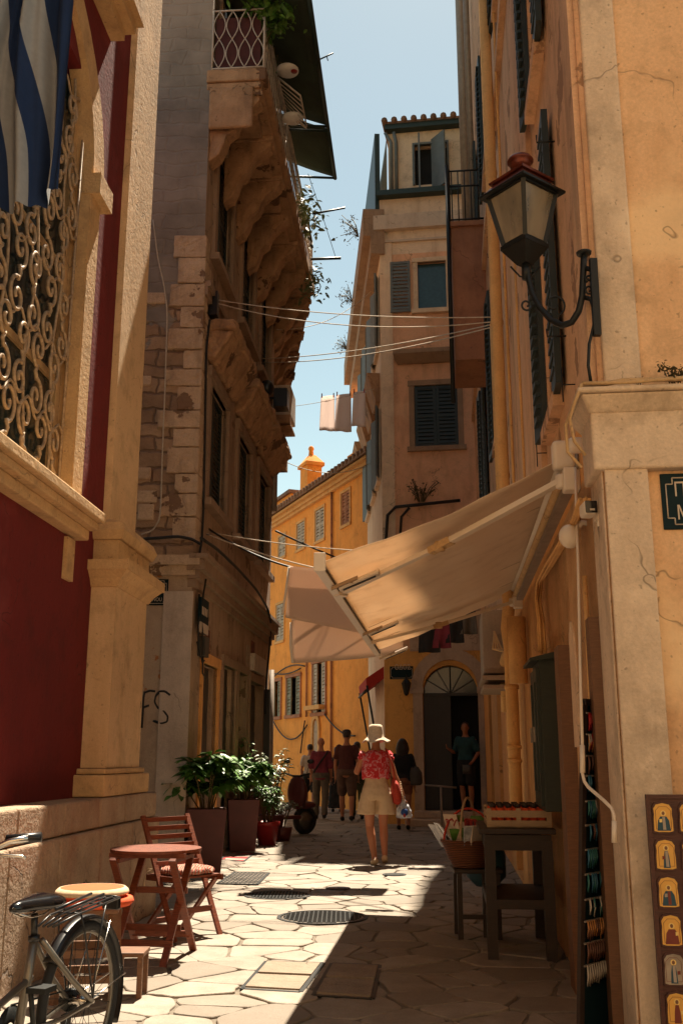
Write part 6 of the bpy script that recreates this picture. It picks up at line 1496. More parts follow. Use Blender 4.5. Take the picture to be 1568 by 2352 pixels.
def extra_people():
    t,T,J=person('bald man in burgundy shirt and grey trousers with black bag strap across his back',gpt(737,22.8),1.76,0,dict(walkL,ankR=(.08,-.2,.12)),dict(top='burg',topz=.84,sleeve=.95,bottom='greytr',blen=1.95,botname='trousers',hair='crop'),hairc='skinsh',group=g_,vox=.018)
    m=MB(); m.tube([T@V(p) for p in ((.15,-.10,1.44),(.05,-.150,1.30),(-.06,-.155,1.15),(-.16,-.11,1.0))],.018,6); m.build('bag_strap',M['navy'],t)
    person('man in dark baseball cap, maroon t-shirt and brown shorts seen from behind',gpt(796,22.0),1.90,rad(-4),dict(walkL),dict(top='maroon',topz=.9,bottom='brownsh',blen=.85,cap='navy',hair='short'),group=g_,vox=.018)
    person('person in white t-shirt and dark shorts walking left of the bald man',gpt(712,26),1.66,0,dict(walkL),dict(top='whitetee',bottom='navy',blen=.8,hair='short'),group=g_,vox=.02)
    person('small person in long dark dress between the bald man and the cap wearer',gpt(773,26),1.60,0,{},dict(top='navy',bottom='navy',skirt=[(.12,.24,.20),(.5,.21,.17),(.9,.18,.14),(1.05,.15,.12)],botname='long_skirt',hair='bun'),group=g_,vox=.02)
    person('person in olive trousers mostly hidden behind the woman in the hat',gpt(820,22.5),1.66,0,dict(walkL),dict(top='navy',bottom='olive',blen=1.9,botname='trousers',hair='short'),group=g_,vox=.02)
    t,T,J=person('woman with long dark hair, black top and rust shorts carrying a backpack on one side',gpt(924,19.3),1.66,rad(-6),dict(walkL),dict(top='navy',topz=.93,topsx=1.15,sleeve=.95,bottom='brown_cloth',blen=.42,hair='long'),group=g_,vox=.016)
    bp=thing('backpack','dark grey backpack hanging at the right side of the long-haired woman','backpack',T@V((.25,-.08,.85)))
    m=MB(); m.loft([((.25,-.08,.86),.10,.07),((.26,-.08,.90),.13,.09),((.26,-.08,1.1),.125,.085),((.24,-.07,1.22),.07,.05)],14); remesh(m.build('pack_body',M['doorgrey'],bp,T=T),.016,2)
    m=MB(); m.tube([T@V(p) for p in ((.22,-.12,1.2),(.17,-.10,1.42),(.16,0,1.46),(.2,.05,1.2))],.014,6); m.build('strap',M['navy'],bp)
    # man standing on the doorstep, turned to the street
    d=WP.P(1.66,.285,.12)
    t,T,J=person('man in teal t-shirt and dark shorts standing in the arched doorway holding a small bag',d,1.74,rad(150),dict(elL=(-.26,-.02,1.13),wrL=(-.20,.16,.95),handL=(.3,.7,-.4),elR=(.25,.0,1.14),wrR=(.30,.22,1.22),handR=(0,.8,.4)),dict(top='teal',topz=.88,sleeve=.75,bottom='navy',blen=.85,hair='short'),head_yaw=rad(15),vox=.016)
    b=thing('hand_bag','small dark bag with pale stripes held by the man in the doorway','bag',T@V((-.12,.28,.72)))
    m=MB(); m.loft([((-.12,.26,.72),.09,.03),((-.12,.26,.90),.09,.035)],12,4); m.build('pouch',M['doorgrey'],b,T=T)
M['brown_cloth']=cloth('rust_shorts',(.26,.09,.04))
extra_people()
# ================================================================ SCOOTER
def scooter():
    c=atZ(668,1900,0); c=V((-1.12,17.9,0)); R_=Matrix.Rotation(rad(40),4,'Z'); T=Matrix.Translation(c)@R_
    t=thing('motor_scooter','dark motor scooter with black top case parked behind the potted plants','scooter',c)
    for x in (-.62,.62):
        m=MB(); m.lathe([(.16,-.045),(.23,-.045),(.25,0),(.23,.045),(.16,.045)],(0,0,0),24,cap=False,T=Matrix.Rotation(PI/2,3,'X')); mm=[p+V((x,0,.25)) for p in m.v]; m.v=mm; wh=m.build('wheel',M['tyre'],t,T=T)
        m=MB(); m.lathe([(.0001,-.03),(.16,-.03),(.16,.03),(.0001,.03)],(0,0,0),18,T=Matrix.Rotation(PI/2,3,'X')); m.v=[p+V((x,0,.25)) for p in m.v]; m.build('rim',M['silver'],wh,T=T)
    m=MB(); m.loft([((-.35,0,.35),.40,.12),((-.38,0,.5),.44,.16),((-.35,0,.68),.42,.16),((-.30,0,.76),.36,.13)],18); m.ell((.45,0,.72),.12,.25,.30); m.box(-.05,.45,-.14,.14,.28,.34); m.ell((.62,0,.50),.26,.09,.07); remesh(m.build('bodywork',M['pot'],t,T=T),.02,3)
    m=MB(); m.loft([((-.28,0,.76),.36,.12),((-.28,0,.83),.34,.11)],16); m.build('seat',M['black'],t,T=T)
    m=MB(); m.box(-.85,-.50,-.2,.2,.86,1.15); bevel(m.build('top_case',M['black'],t,T=T),.05,3)
    m=MB(); m.tube([T@V(p) for p in ((.45,-.34,1.04),(.42,-.1,1.0),(.42,.1,1.0),(.45,.34,1.04))],.018,8); m.tube([T@V((.42,0,1.0)),T@V((.6,0,.3))],.03,8); m.build('handlebar',M['iron'],t)
    for s in (-1,1): m=MB(); m.tube([T@V((.45,.25*s,1.03)),T@V((.47,.32*s,1.22))],.006,5); m.ell(T@V((.47,.34*s,1.25)),.06,.02,.04); split_build(m,'mirror',M['black'],t)
    # helmet-like pale thing hung on it
    h=thing('helmet','pale grey crash helmet resting on the scooter seat','helmet',T@V((-.2,0,.83))); m=MB(); m.ell(T@V((-.2,0,.95)),.13,.13,.12); m.build('shell',M['zinc'],h)
    m=MB(); m.ell(T@V((-.13,0,.94)),.075,.11,.06); m.build('visor',M['gloss'],h)
scooter()
# ================================================================ POTTED PLANTS
def planter(px,py,wtop,wbot,hh,label,mat='pot',taper=True,name='planter'):
    c=atZ(px,py,0); t=thing(name,label,'planter',c,'planters in a row by the shop doors')
    a,b=wtop/2,wbot/2; ang=rad(8); R_=Matrix.Rotation(ang,3,'Z')
    P=lambda h,z:[c+R_@V((x*h,y*h,0))+V((0,0,z)) for x,y in ((-1,-1),(1,-1),(1,1),(-1,1))]
    m=MB(); lo,hi=P(b,0),P(a,hh); li,ii=P(a-.025,hh),P(a-.03,hh-.05); m.add(lo+hi+li+ii,[(3,2,1,0)]+[(i,(i+1)%4,4+(i+1)%4,4+i) for i in range(4)]+[(4+i,4+(i+1)%4,8+(i+1)%4,8+i) for i in range(4)]+[(8+i,8+(i+1)%4,12+(i+1)%4,12+i) for i in range(4)]+[(12,13,14,15)])
    o=m.build('pot_body',M[mat],t); bevel(o,.008,2)
    m=MB(); q=P(a-.03,hh-.045); m.quad(*q); m.build('soil',M['soil'],t)
    return c,t
def big_leaf_plant(c,z0,h,r,n,label,rr,size=.19,mat='leaf',name='potted_plant',flowers=None,dense=1.0):
    t=thing(name,label,'plant',(c.x,c.y,z0),'plants in the row of pots')
    g=MB(); tips=[]
    for i in range(9):
        a=2*PI*i/9+rr.uniform(-.3,.3); q=r*rr.uniform(.35,1); tip=V((c.x+q*cos(a),c.y+q*sin(a),z0+h*rr.uniform(.45,1)))
        b=V((c.x+.05*cos(a),c.y+.05*sin(a),z0)); mid=b.lerp(tip,.5)+V((0,0,h*.12)); g.tube([b,mid,tip],.008,5,rs=[.010,.007,.004]); tips+=[tip,mid.lerp(tip,.5)]
        for k in range(2): tp=mid.lerp(tip,.5)+V((rr.uniform(-.1,.1),rr.uniform(-.1,.1),rr.uniform(0,.12))); g.tube([mid,tp],.004,4); tips.append(tp)
    g.build('stems',M['stem'],t)
    m=MB()
    # umbrella rosettes: leaflets radiating and drooping from each tip
    per=max(5,int(n/len(tips)))
    for tp in tips:
        a0=rr.uniform(0,6)
        for k in range(per):
            a=a0+2*PI*k/per*1.618*2; e=rr.uniform(-.35,.55); d=V((cos(a)*cos(e),sin(a)*cos(e),sin(e))); l=size*rr.uniform(.65,1.2); sd=d.cross(V((0,0,1))).normalized(); up=sd.cross(d)
            rl=rr.uniform(-.5,.5); sd=sd*cos(rl)+up*sin(rl); w_=l*rr.uniform(.15,.21); p0=tp+d*.02+V((rr.uniform(-.03,.03),rr.uniform(-.03,.03),rr.uniform(-.04,.04)))
            q=[p0]
            for f,wd,dz in ((.25,.85,.02),(.5,1.0,-.02),(.78,.7,-.11)):
                pc=p0+d*l*f+V((0,0,dz*l*1.5)); q+=[pc-sd*w_*wd,pc+V((0,0,-w_*.22)),pc+sd*w_*wd]
            q.append(p0+d*l+V((0,0,-.30*l)))
            m.add(q,[(0,2,1),(0,3,2),(1,2,5,4),(2,3,6,5),(4,5,8,7),(5,6,9,8),(7,8,10),(8,9,10)],True)
    m.build('foliage',M[mat],t)
    return t
def pots():
    rr=random.Random(77)
    c,_=planter(470,2004,.47,.36,.72,'nearest tall square brown planter beside the folding chair'); big_leaf_plant(c,.66,.66,.40,760,'big-leaved glossy plant in the nearest brown planter',rr)
    c,_=planter(556,1955,.46,.36,.72,'second tall square brown planter, behind the nearest one'); big_leaf_plant(c,.66,.66,.50,860,'big-leaved glossy plant in the second brown planter',rr)
    c=atZ(613,1943,0); t=thing('flower_pot','small round red plastic pot, last of the row','planter',c,'planters in a row by the shop doors')
    MB().lathe([(.0001,0),(.13,0),(.185,.30),(.20,.30),(.20,.36),(.185,.36),(.17,.30),(.0001,.30)],c,24).build('pot_body',M['potred'],t); MB().lathe([(.0001,0),(.165,0)],c+V((0,0,.315)),18).build('soil',M['soil'],t)
    big_leaf_plant(c,.31,.62,.30,420,'dense light green leafy plant in the small red pot',rr,size=.10,mat='leaf')
    c=V((-1.12,16.8,0)); t=thing('flower_pot','dark pot almost hidden behind the red pot','planter',c,'planters in a row by the shop doors'); MB().lathe([(.0001,0),(.14,0),(.2,.4),(.22,.42),(.19,.42),(.0001,.38)],c,20).build('pot_body',M['pot'],t)
    big_leaf_plant(c,.38,1.15,.34,330,'tall pale oleander shrub standing above the potted row',rr,size=.10,mat='leafpale')
    c=V((-.98,16.9,0)); t=thing('flower_pot','low dark bowl with spreading grey green bush beside the scooter','planter',c,'planters in a row by the shop doors'); MB().lathe([(.0001,0),(.14,0),(.19,.22),(.17,.22),(.0001,.2)],c,20).build('pot_body',M['pot'],t)
    big_leaf_plant(c,.2,.42,.27,300,'low spreading grey green bush at the foot of the scooter',rr,size=.07,mat='leafpale')
    c=V((-1.50,16.2,0)); t=thing('flower_pot','dark pot against the wall with a thin plant','planter',c,'planters in a row by the shop doors'); MB().lathe([(.0001,0),(.12,0),(.17,.4),(.15,.4),(.0001,.38)],c,20).build('pot_body',M['pot'],t)
    big_leaf_plant(c,.38,1.25,.14,110,'thin upright plant against the dark door leaf',rr,size=.10,mat='leaf')
pots()
p=atZ(428,2008,0); tag(MB().box(p.x-.05,p.x+.03,p.y+.3,p.y+.36,.0,.52).build('blue_board',M['blueplastic']),'blue board propped in the corner behind the nearest planter','board')
# ================================================================ FOLDING TABLE, CHAIR, STOOL
def XF(c,ang): return Matrix.Translation(V(c))@Matrix.Rotation(rad(ang),4,'Z')
def table():
    c=(-1.255,7.10,0); T=XF(c,-8); Q=lambda *p:T@V(p)
    t=thing('bistro_table','round red-brown slatted folding table beside the stone plinth','table',c)
    R=.305; zt=.70; m=MB(); n=9; wd=2*R/n
    for k in range(n):
        x0=-R+k*wd+.003; x1=x0+wd-.006; xm=max(abs(x0),abs(x1)); 
        pts=[]
        N_=6
        top_=[(x0+(x1-x0)*j/N_,math.sqrt(max(0.0004,R*R-(x0+(x1-x0)*j/N_)**2))) for j in range(N_+1)]
        pts=top_+[(a,-b) for a,b in top_[::-1]]
        m.prism(pts,lambda a,b,h:Q(a*0+b*1,a,h),zt-.018,zt)
    m.build('table_top',M['wood_red'],t)
    m=MB()
    for y in (-.17,.17): m.box(-.26,.26,y-.018,y+.018,zt-.05,zt-.019,lambda a,b,c_:Q(b,a,c_) if False else Q(a,b,c_))
    m.box(-.20,-.165,-.24,.24,zt-.078,zt-.051,Q); m.box(.165,.20,-.24,.24,zt-.078,zt-.051,Q)
    m.build('batten',M['wood_red'],t)
    # two crossed pairs of legs, one each side
    for x in (-.20,.20):
        m=MB(); m.bar(Q(x,-.27,zt-.05),Q(x,.30,0),.022,.045,up=T.to_3x3()@V((1,0,0))); m.build('leg',M['wood_red'],t)
        x2=x*.86; m=MB(); m.bar(Q(x2,.27,zt-.05),Q(x2,-.30,0),.022,.045,up=T.to_3x3()@V((1,0,0))); m.build('leg',M['wood_red'],t)
    for (y,z) in ((-.02,.20),(.10,.42),(.19,.13),(-.19,.13)):
        m=MB(); m.bar(Q(-.20,y,z),Q(.20,y,z),.02,.04); m.build('stretcher',M['wood_red'],t)
table()
def chair():
    c=(-1.20,7.98,0); T=XF(c,-42); Q=lambda *p:T@V(p)     # +x is the way it faces
    t=thing('folding_chair','red-brown slatted folding chair behind the bistro table','chair',c)
    zs=.445; m=MB()
    for k in range(6): m.box(-.17+k*.066,-.17+k*.066+.054,-.19,.19,zs-.014,zs,Q)
    m.build('seat',M['wood_red'],t)
    m=MB(); m.box(-.18,.23,-.205,-.185,zs-.045,zs-.004,Q); m.box(-.18,.23,.185,.205,zs-.045,zs-.004,Q); split_build(m,'seat_rail',M['wood_red'],t)
    for s in (-1,1):
        f=MB(); f.bar(Q(-.24,.215*s,.86),Q(.20,.215*s,0),.02,.04,up=T.to_3x3()@V((0,1,0))); f.build('back_leg',M['wood_red'],t)
        f=MB(); f.bar(Q(.18,.185*s,zs-.02),Q(-.23,.185*s,0),.02,.04,up=T.to_3x3()@V((0,1,0))); f.build('leg',M['wood_red'],t)
    m=MB()
    for k in range(6):
        z=.83-.062*k; x=-.24+(.86-z)*.5116; m.box(x-.008,x+.008,-.205,.205,z-.017,z+.017,Q)
    m.build('backrest',M['wood_red'],t)
    for x,z,y in ((.10,.19,.205),(-.13,.11,.175)): m=MB(); m.box(x-.012,x+.012,-y,y,z-.02,z+.02,Q); m.build('stretcher',M['wood_red'],t)
    p=Q(.03,0,zs); k=thing('rag_cushion','multicoloured woven rag cushion tied to the folding chair seat','cushion',p)
    m=MB(); m.loft([((.03,0,zs+.003),.17,.17),((.03,0,zs+.02),.185,.185),((.03,0,zs+.045),.175,.175),((.03,0,zs+.06),.12,.12)],28,4); m.v=[T@q for q in m.v]
    o=remesh(m.build('pad',M['rag'],k),.010,2); tx=bpy.data.textures.new('lumps','CLOUDS'); tx.noise_scale=.035; d=o.modifiers.new('l','DISPLACE'); d.texture=tx; d.strength=.018; d.mid_level=.5; d.texture_coords='GLOBAL'
    m=MB()
    for s in (-1,1): m.tube([Q(-.15,.17*s,zs+.03),Q(-.19,.2*s,zs+.0),Q(-.18,.22*s,zs-.06),Q(-.2,.2*s,zs-.12)],.006,5); m.tube([Q(-.15,.17*s,zs+.03),Q(-.21,.17*s,zs+.03),Q(-.2,.19*s,zs-.04)],.006,5)
    split_build(m,'tie',M['creamcl'],k)
chair()
def stool():
    c=(-1.40,5.95,0); T=XF(c,8); Q=lambda *p:T@V(p); t=thing('wooden_stool','dark brown wooden stool under the orange cushions behind the bicycle','stool',c)
    zs=.485; m=MB(); m.box(-.16,.16,-.16,.16,zs-.025,zs,Q); bevel(m.build('seat',M['wood_brown'],t),.006)
    for sx in (-1,1):
        for sy in (-1,1): m=MB(); m.bar(Q(.13*sx,.13*sy,zs-.02),Q(.155*sx,.155*sy,0),.035,.035); m.build('leg',M['wood_brown'],t)
    for z in (.26,.13):
        m=MB(); m.box(-.15,.15,-.155,-.135,z-.02,z+.02,Q); m.box(-.15,.15,.135,.155,z-.02,z+.02,Q) ; m.box(-.155,-.135,-.134,.134,z-.02,z+.02,Q); m.box(.135,.155,-.134,.134,z-.02,z+.02,Q); m.build('stretcher',M['wood_brown'],t)
    for i,(z,lab,dx,r) in enumerate(((zs+.003,'plain orange round cushion, lower of the two on the stool',.03,.205),(zs+.052,'orange round cushion with cream edge, upper of the two on the stool',.0,.20))):
        p=Q(dx,0,z); k=thing('round_cushion',lab,'cushion',p,'round cushions stacked on the stool')
        MB().lathe([(.0001,.0),(r*.9,0),(r,.02),(r*.95,.042),(r*.88,.046),(.0001,.040)],p,36).build('pad',M['orangecl'],k)
        if i: m=MB(); m.lathe([(r*.88,.047),(r*.92,.047),(r*1.0,.034),(r*1.025,.022),(r*1.0,.012),(r*.985,.020),(r*.9,.040),(r*.88,.0465)],p,36,cap=False); m.build('cream_edge',M['creamcl'],k)
    # square low table-like step beside it
    c=(-1.18,6.02,0); t=thing('step_stool','low square brown wooden step in front of the stool','step stool',c); m=MB(); m.box(c[0]-.09,c[0]+.09,c[1]-.10,c[1]+.10,.22,.245); bevel(m.build('top',M['wood_brown'],t),.005)
    for sx in (-1,1):
        for sy in (-1,1): m=MB(); m.box(c[0]+.07*sx-.014,c[0]+.07*sx+.014,c[1]+.08*sy-.014,c[1]+.08*sy+.014,0,.22); m.build('leg',M['wood_brown'],t)
stool()
# ================================================================ BICYCLE
def bicycle():
    hub=V((-1.085,4.50,.31)); hd=V((-.28,-.98,0)).normalized(); sd=V((-hd.y,hd.x,0)) # sd: to the left side of the rider
    Q=lambda x,y,z:hub+hd*x+sd*y+V((0,0,z-.31))
    t=thing('bicycle','silver city bicycle with black saddle, rear rack and mudguard at lower left','bicycle',(hub.x,hub.y,0))
    def ring(cx,r,rt,n=56,m=8,a0=0,a1=2*PI): return [Q(cx+r*cos(a0+(a1-a0)*k/n),0,.31+r*sin(a0+(a1-a0)*k/n)) for k in range(n if a1-a0>6.2 else n+1)]
    for cx in (0,1.05):
        wh=MB(); wh.tube(ring(cx,.290,0),.020,10,closed=True); wh=wh.build('wheel',M['tyre'],t)
        m=MB(); m.tube(ring(cx,.268,0),.010,8,closed=True); m.build('rim',M['silver'],wh)
        m=MB(); m.tube([Q(cx,-.04,.31),Q(cx,.04,.31)],.024,12); m.tube([Q(cx,-.065,.31),Q(cx,.065,.31)],.008,8); m.build('hub',M['chrome'],wh)
        m=MB()
        for k in range(28):
            a=2*PI*k/28; s=.03 if k%2 else -.03; b=a+(.35 if k%4<2 else -.35); m.tube([Q(cx+.022*cos(b),s,.31+.022*sin(b)),Q(cx+.262*cos(a),0,.31+.262*sin(a))],.0013,4)
        m.build('spokes',M['iron'],wh)
    # mudguards
    for cx,a0,a1 in ((0,-.15*PI,.80*PI),(1.05,.2*PI,1.0*PI)):
        a0,a1=(PI-a1,PI-a0) if cx==0 else (a0,a1)
        vs=[];fs=[];n=34
        for k in range(n+1):
            a=a0+(a1-a0)*k/n
            for (y,r) in ((-.032,.318),(-.02,.330),(0,.334),(.02,.330),(.032,.318)): vs.append(Q(cx+r*cos(a),y,.31+r*sin(a)))
        for k in range(n):
            for j in range(4): i=k*5+j; fs.append((i,i+1,i+6,i+5))
        o=MB().add(vs,fs,True).build('mudguard',M['black'],t); o.modifiers.new('t','SOLIDIFY').thickness=.002
    m=MB()
    for s in (-.045,.045): m.tube([Q(0,s,.31),Q(-.325,s*.8,.36)],.0028,5); m.tube([Q(0,s,.31),Q(-.16,s*.8,.60)],.0028,5)
    split_build(m,'mudguard_stay',M['chrome'],t)
    m=MB()
    m.tube([Q(.45,0,.27),Q(.40,0,.48),Q(.375,0,.61)],.018,12)              # seat tube
    for s in (-1,1):
        m.tube([Q(.42,.02*s,.29),Q(.2,.035*s,.285),Q(0,.055*s,.31)],.010,8)  # chain stay
        m.tube([Q(.35,.018*s,.60),Q(.15,.045*s,.42),Q(.03,.055*s,.33),Q(0,.055*s,.31)],.012,8) # seat stay
    m.tube([Q(.43,0,.29),Q(.62,0,.27),Q(.78,0,.36),Q(.88,0,.58),Q(.90,0,.70)],.022,12) # low curved down tube
    m.tube([Q(.38,0,.47),Q(.62,0,.40),Q(.80,0,.48),Q(.89,0,.64)],.014,10)
    m.tube([Q(.88,0,.76),Q(.93,0,.60)],.022,12)
    for s in (-1,1): m.tube([Q(.93,.0,.60),Q(.95,.05*s,.56),Q(1.03,.05*s,.33),Q(1.05,.05*s,.31)],.011,8)
    m.build('frame',M['silver'],t)
    m=MB(); m.tube([Q(.375,0,.60),Q(.385,0,.70)],.0135,10); m.tube([Q(.377,0,.600),Q(.378,0,.620)],.023,12); m.build('seat_post',M['black'],t)
    # saddle
    m=MB(); 
    rs=[(-.125,.050,.012),(-.12,.075,.028),(-.07,.088,.036),(-.02,.075,.034),(.04,.044,.030),(.10,.028,.026),(.135,.018,.018),(.145,.008,.008)]
    vs=[];n=16
    for x,wy,hz in rs:
        for j in range(n): a=2*PI*j/n; vs.append(Q(.40+x,wy*cos(a),.735+hz*sin(a)*(1 if sin(a)>0 else .75)))
    fs=[(i*n+j,i*n+(j+1)%n,(i+1)*n+(j+1)%n,(i+1)*n+j) for i in range(len(rs)-1) for j in range(n)]+[tuple(range(n)),tuple((len(rs)-1)*n+j for j in range(n))]
    m.add(vs,fs,True).build('saddle',M['gloss'],t)
    m=MB(); 
    for s in (-.025,.025): m.tube([Q(.30,s,.710),Q(.36,s,.695),Q(.44,s,.695),Q(.51,s*.5,.715)],.0035,6)
    m.build('saddle_rails',M['chrome'],t)
    # rear rack
    m=MB()
    for y in (-.055,-.018,.018,.055): m.tube([Q(.30,y*.6,.64),Q(.18,y,.665),Q(-.20,y,.69)],.0048,6)
    m.tube([Q(-.20,-.055,.69),Q(-.22,0,.692),Q(-.20,.055,.69)],.005,6); m.tube([Q(.13,-.055,.668),Q(.13,.055,.668)],.004,6); m.tube([Q(-.06,-.055,.68),Q(-.06,.055,.68)],.004,6)
    for s in (-1,1): m.tube([Q(0,.06*s,.32),Q(-.02,.06*s,.55),Q(-.08,.055*s,.682)],.004,6); m.tube([Q(0,.06*s,.32),Q(.10,.06*s,.6),Q(.12,.05*s,.668)],.004,6)
    m.tube([Q(.2,-.02,.69),Q(-.1,-.03,.715)],.006,6); m.tube([Q(.2,.02,.69),Q(-.1,.03,.715)],.006,6); m.build('rear_rack',M['black'],t)
    m=MB(); m.box(-.245,-.215,-.04,.04,.635,.685,Q); bevel(m.build('rear_reflector_box',M['black'],t),.006); m=MB(); m.box(-.248,-.246,-.03,.03,.645,.675,Q); m.build('reflector',M['potred'],t)
    # cranks, chain, derailleur
    m=MB(); m.lathe([(.03,-.002),(.09,-.002),(.09,.002),(.03,.002)],(0,0,0),28,cap=False); MR=[Q(.43+p.x,-.045+p.z,.29+p.y) for p in m.v]; m.v=MR; m.build('chainring',M['iron'],t)
    m=MB(); m.tube([Q(.43,-.06,.29),Q(.38,-.065,.13)],.010,6); m.tube([Q(.43,.06,.29),Q(.48,.065,.45)],.010,6); m.box(.34,.42,-.15,-.07,.12,.14,Q); m.box(.44,.52,.07,.15,.445,.465,Q); split_build(m,'crank',M['iron'],t)
    m=MB(); m.tube([Q(0,-.045,.35),Q(.43,-.045,.38)],.004,5); m.tube([Q(0,-.045,.27),Q(.03,-.045,.20),Q(.43,-.045,.20)],.004,5); m.lathe([(.0001,-.012),(.045,-.012),(.045,.012),(.0001,.012)],Q(0,-.045,.31),16,T=Matrix(((1,0,0),(0,0,1),(0,1,0)))); m.box(-.01,.04,-.06,-.04,.19,.26,Q); m.build('chain',M['iron'],t)
    # handlebar
    m=MB(); m.tube([Q(.88,0,.74),Q(.86,0,.90),Q(.86,0,.945)],.013,10); m.tube([Q(.84,-.24,1.015),Q(.86,-.18,1.005),Q(.88,-.08,.96),Q(.88,.08,.96),Q(.86,.18,1.005),Q(.84,.24,1.015)],.011,10); m.build('handlebar',M['chrome'],t)
    for s in (-1,1):
        m=MB(); m.tube([Q(.85,.16*s,1.010),Q(.815,.275*s,1.018)],.0165,12); m.build('grip',M['black'],t)
        m=MB(); m.tube([Q(.87,.12*s,.995),Q(.90,.14*s,.975),Q(.92,.19*s,.965),Q(.89,.25*s,.96),Q(.885,.265*s,.955)],.0055,8); m.ell(Q(.87,.12*s,1.0),.018,.018,.02); m.build('brake_lever',M['chrome'],t)
bicycle()
# ================================================================ FLAG
def flag():
    Y=5.0; A=atY(-60,-220,Y); x0=atY(-45,100,Y).x; x1=atY(169,60,Y).x; zb=atY(80,452,Y).z; zt=atY(80,-260,Y).z
    t=thing('striped_flag','large blue and white striped flag hanging in folds before the arched window','flag',(x0,Y,zb))
    n=5; sub=9; m_=70; cols=n*sub
    def pos(a,b): # a across, b 0 top..1 bottom
        p=.55+1.35*(.5+.5*cos(PI*min(1,b*1.15)))
        aa=a**p
        x=x0+(x1-x0)*(aa+.10*sin(5.2*b+aa*4)*(1-aa)*aa*4) - .02*b*(1-aa)
        y=Y+.07*sin(aa*17+1.5*b)*(.5+b*.5)+.03*sin(aa*39+3*b)
        z=zb+(zt-zb)*(1-b)+.05*(sin(PI*aa*1.0))*-1*b*b+.035*sin(aa*9)*b**4
        return V((x,y,z))
    for ci,(mat,nm) in enumerate((('blue','blue_stripe'),('white','white_stripe'))):
        mb=MB()
        for k in range(n):
            if k%2!=ci: continue
            vs=[];fs=[]
            for i in range(sub+1):
                for j in range(m_+1): vs.append(pos((k+i/sub)/n,j/m_))
            for i in range(sub):
                for j in range(m_): q=i*(m_+1)+j; fs.append((q,q+1,q+m_+2,q+m_+1))
            mb.add(vs,fs,True)
        # folded-back corner hanging lower
        o=mb.build(nm,M[mat],t)
    g=MB(); g.tube([V((x0-.5,Y+.0,zt+.05)),V((x1+.08,Y,zt+.10))],.02,8); g.tube([V((x1+.08,Y,zt+.10)),WR.P(-2.9,zt+.5,WO)],.02,8); g.build('flag_pole',M['creamstone'],t)
flag()
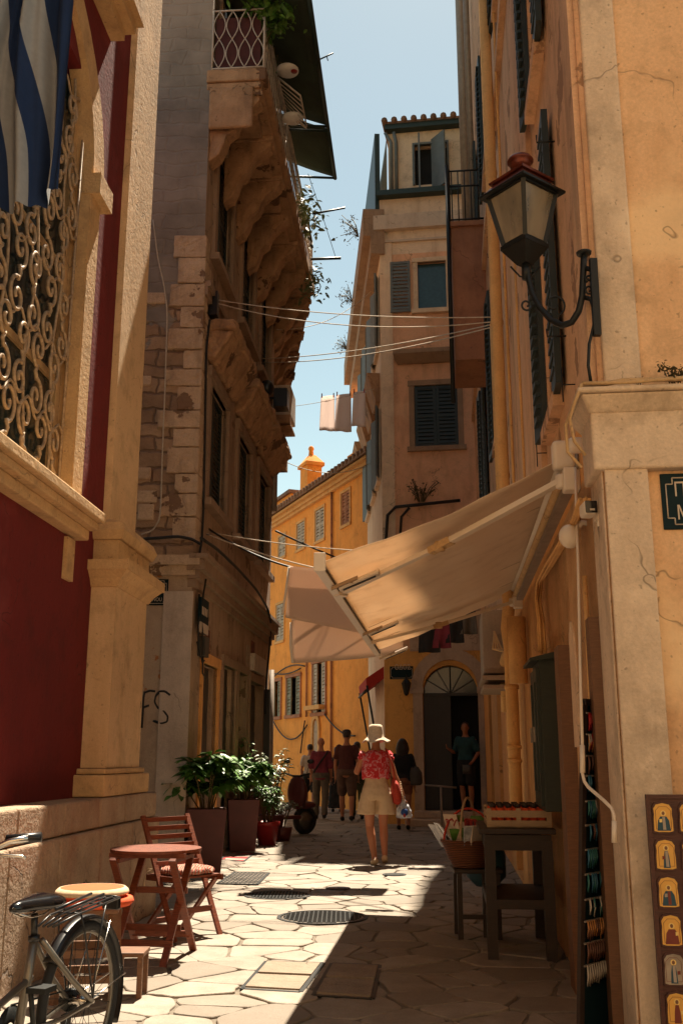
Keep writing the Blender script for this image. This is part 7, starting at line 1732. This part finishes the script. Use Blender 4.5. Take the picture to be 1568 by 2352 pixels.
# small lantern and stand near the arch
def small_bits():
    s,z=WP.sz(933,1580,.1); t=thing('small_wall_lamp','small black wall lantern between the dark sign and the arch','wall lamp',WP.P(s,z-.2,.12))
    c=WP.P(s,z-.12,.16); m=MB(); m.lathe([(.0001,-.05),(.03,-.03),(.05,0),(.095,.20),(.10,.21),(.06,.27),(.02,.31),(.0001,.36)],c,6,smooth=False); m.build('lamp_body',M['iron'],t)
    m=MB(); m.tube([c+V((0,0,.3)),WP.P(s,z+.28,.08),WP.P(s,z+.1,0)],.012,5); m.build('bracket',M['iron'],t)
    a=atY(1012,1808,17.5); b=atY(1012,1868,17.5)
    t=thing('sign_stand','thin pale T-shaped stand with a level bar before the arched door','stand',(a.x,a.y,0)); m=MB(); m.tube([V((a.x,a.y,0.0)),a],.02,6); m.build('post',M['zinc'],t); m=MB(); m.tube([atY(975,1803,17.5),atY(1048,1809,17.5)],.018,6); m.build('cross_bar',M['zinc'],t)
    m=MB(); m.lathe([(.0001,0),(.16,0),(.16,.02),(.0001,.025)],(a.x,a.y,.016),16); m.build('foot',M['zinc'],t)
    # dark things hung under the far end of the awning
    rr=random.Random(8)
    for i,(px,py,mt,lab) in enumerate(((985,1462,'navy','dark garment hanging behind the far awning arm, leftmost'),(1010,1452,'burg','wine red garment hanging behind the far awning arm'),(1040,1440,'navy','dark garment hanging behind the far awning arm, right of the wine red one'),(1070,1420,'doorgrey','grey garment hanging behind the far awning arm, rightmost'))):
        c=atY(px,py,14.0); t=thing('hanging_garment',lab,'clothing',c+V((0,0,-.3)),'garments hung under the awning')
        o=sheetm(c+V((-.13,0,.16)),c+V((.13,0,.16)),c+V((.15,.05,-.22)),c+V((-.15,.05,-.22)),M[mt],.03,3,n=10,m=6).build('cloth',M[mt],t); o.modifiers.new('t','SOLIDIFY').thickness=.01
        g=MB(); g.tube([c+V((-.11,0,.17)),c+V((0,0,.22)),c+V((.11,0,.17))],.006,4); g.tube([c+V((0,0,.22)),c+V((0,0,.27)),c+V((.02,0,.29))],.005,4); g.build('hanger',M['iron'],t)
    g=MB(); A=atY(940,1468,14.0)+V((0,0,.3)); Bq=atY(1115,1395,14.0)+V((0,0,.28)); g.tube([A,Bq],.012,5); tag(g.build('clothes_rail',M['iron']),'thin dark rail carrying the garments under the awning','rail')
small_bits()
EXPO=1.6
# ================================================================ CAMERA, LIGHT, SKY
cam=bpy.data.cameras.new('camera'); co=bpy.data.objects.new('camera',cam); col.objects.link(co); sc.camera=co
co.location=(0,0,HC); co.rotation_euler=(rad(90)+TH,0,0); cam.sensor_fit='VERTICAL'; cam.sensor_height=36; cam.lens=35; cam.clip_start=.05; cam.clip_end=600
AX,EL=.21,64.0
sv=V((AX,1,0)).normalized()*cos(rad(EL)); sv.z=sin(rad(EL))
sun=bpy.data.lights.new('sun','SUN'); sun.energy=5.0; sun.angle=rad(.53); sun.color=(1,.87,.68)
so=bpy.data.objects.new('sun',sun); col.objects.link(so); so.location=(0,0,30); so.rotation_euler=(-sv).to_track_quat('-Z','Y').to_euler()
wd=bpy.data.worlds.new('World'); sc.world=wd; wd.use_nodes=True; nt=wd.node_tree; nt.nodes.clear()
o=nt.nodes.new('ShaderNodeOutputWorld'); b=nt.nodes.new('ShaderNodeBackground'); s=nt.nodes.new('ShaderNodeTexSky')
s.sky_type='NISHITA'; s.sun_disc=False; s.sun_elevation=rad(EL); s.sun_rotation=math.atan2(AX,1); s.air_density=1.0; s.dust_density=.35; s.ozone_density=1.0
b.inputs[1].default_value=.062; mx=nt.nodes.new('ShaderNodeMix'); mx.data_type='RGBA'; mx.blend_type='MULTIPLY'; mx.inputs[0].default_value=1; mx.inputs[7].default_value=(1.22,1.09,.75,1); nt.links.new(s.outputs[0],mx.inputs[6]); nt.links.new(mx.outputs[2],b.inputs[0]); nt.links.new(b.outputs[0],o.inputs[0])
sc.view_settings.view_transform='Standard'; sc.view_settings.look='None'; sc.view_settings.gamma=1; sc.view_settings.exposure=EXPO
sc.cycles.max_bounces=8; sc.cycles.diffuse_bounces=4; sc.cycles.transparent_max_bounces=8
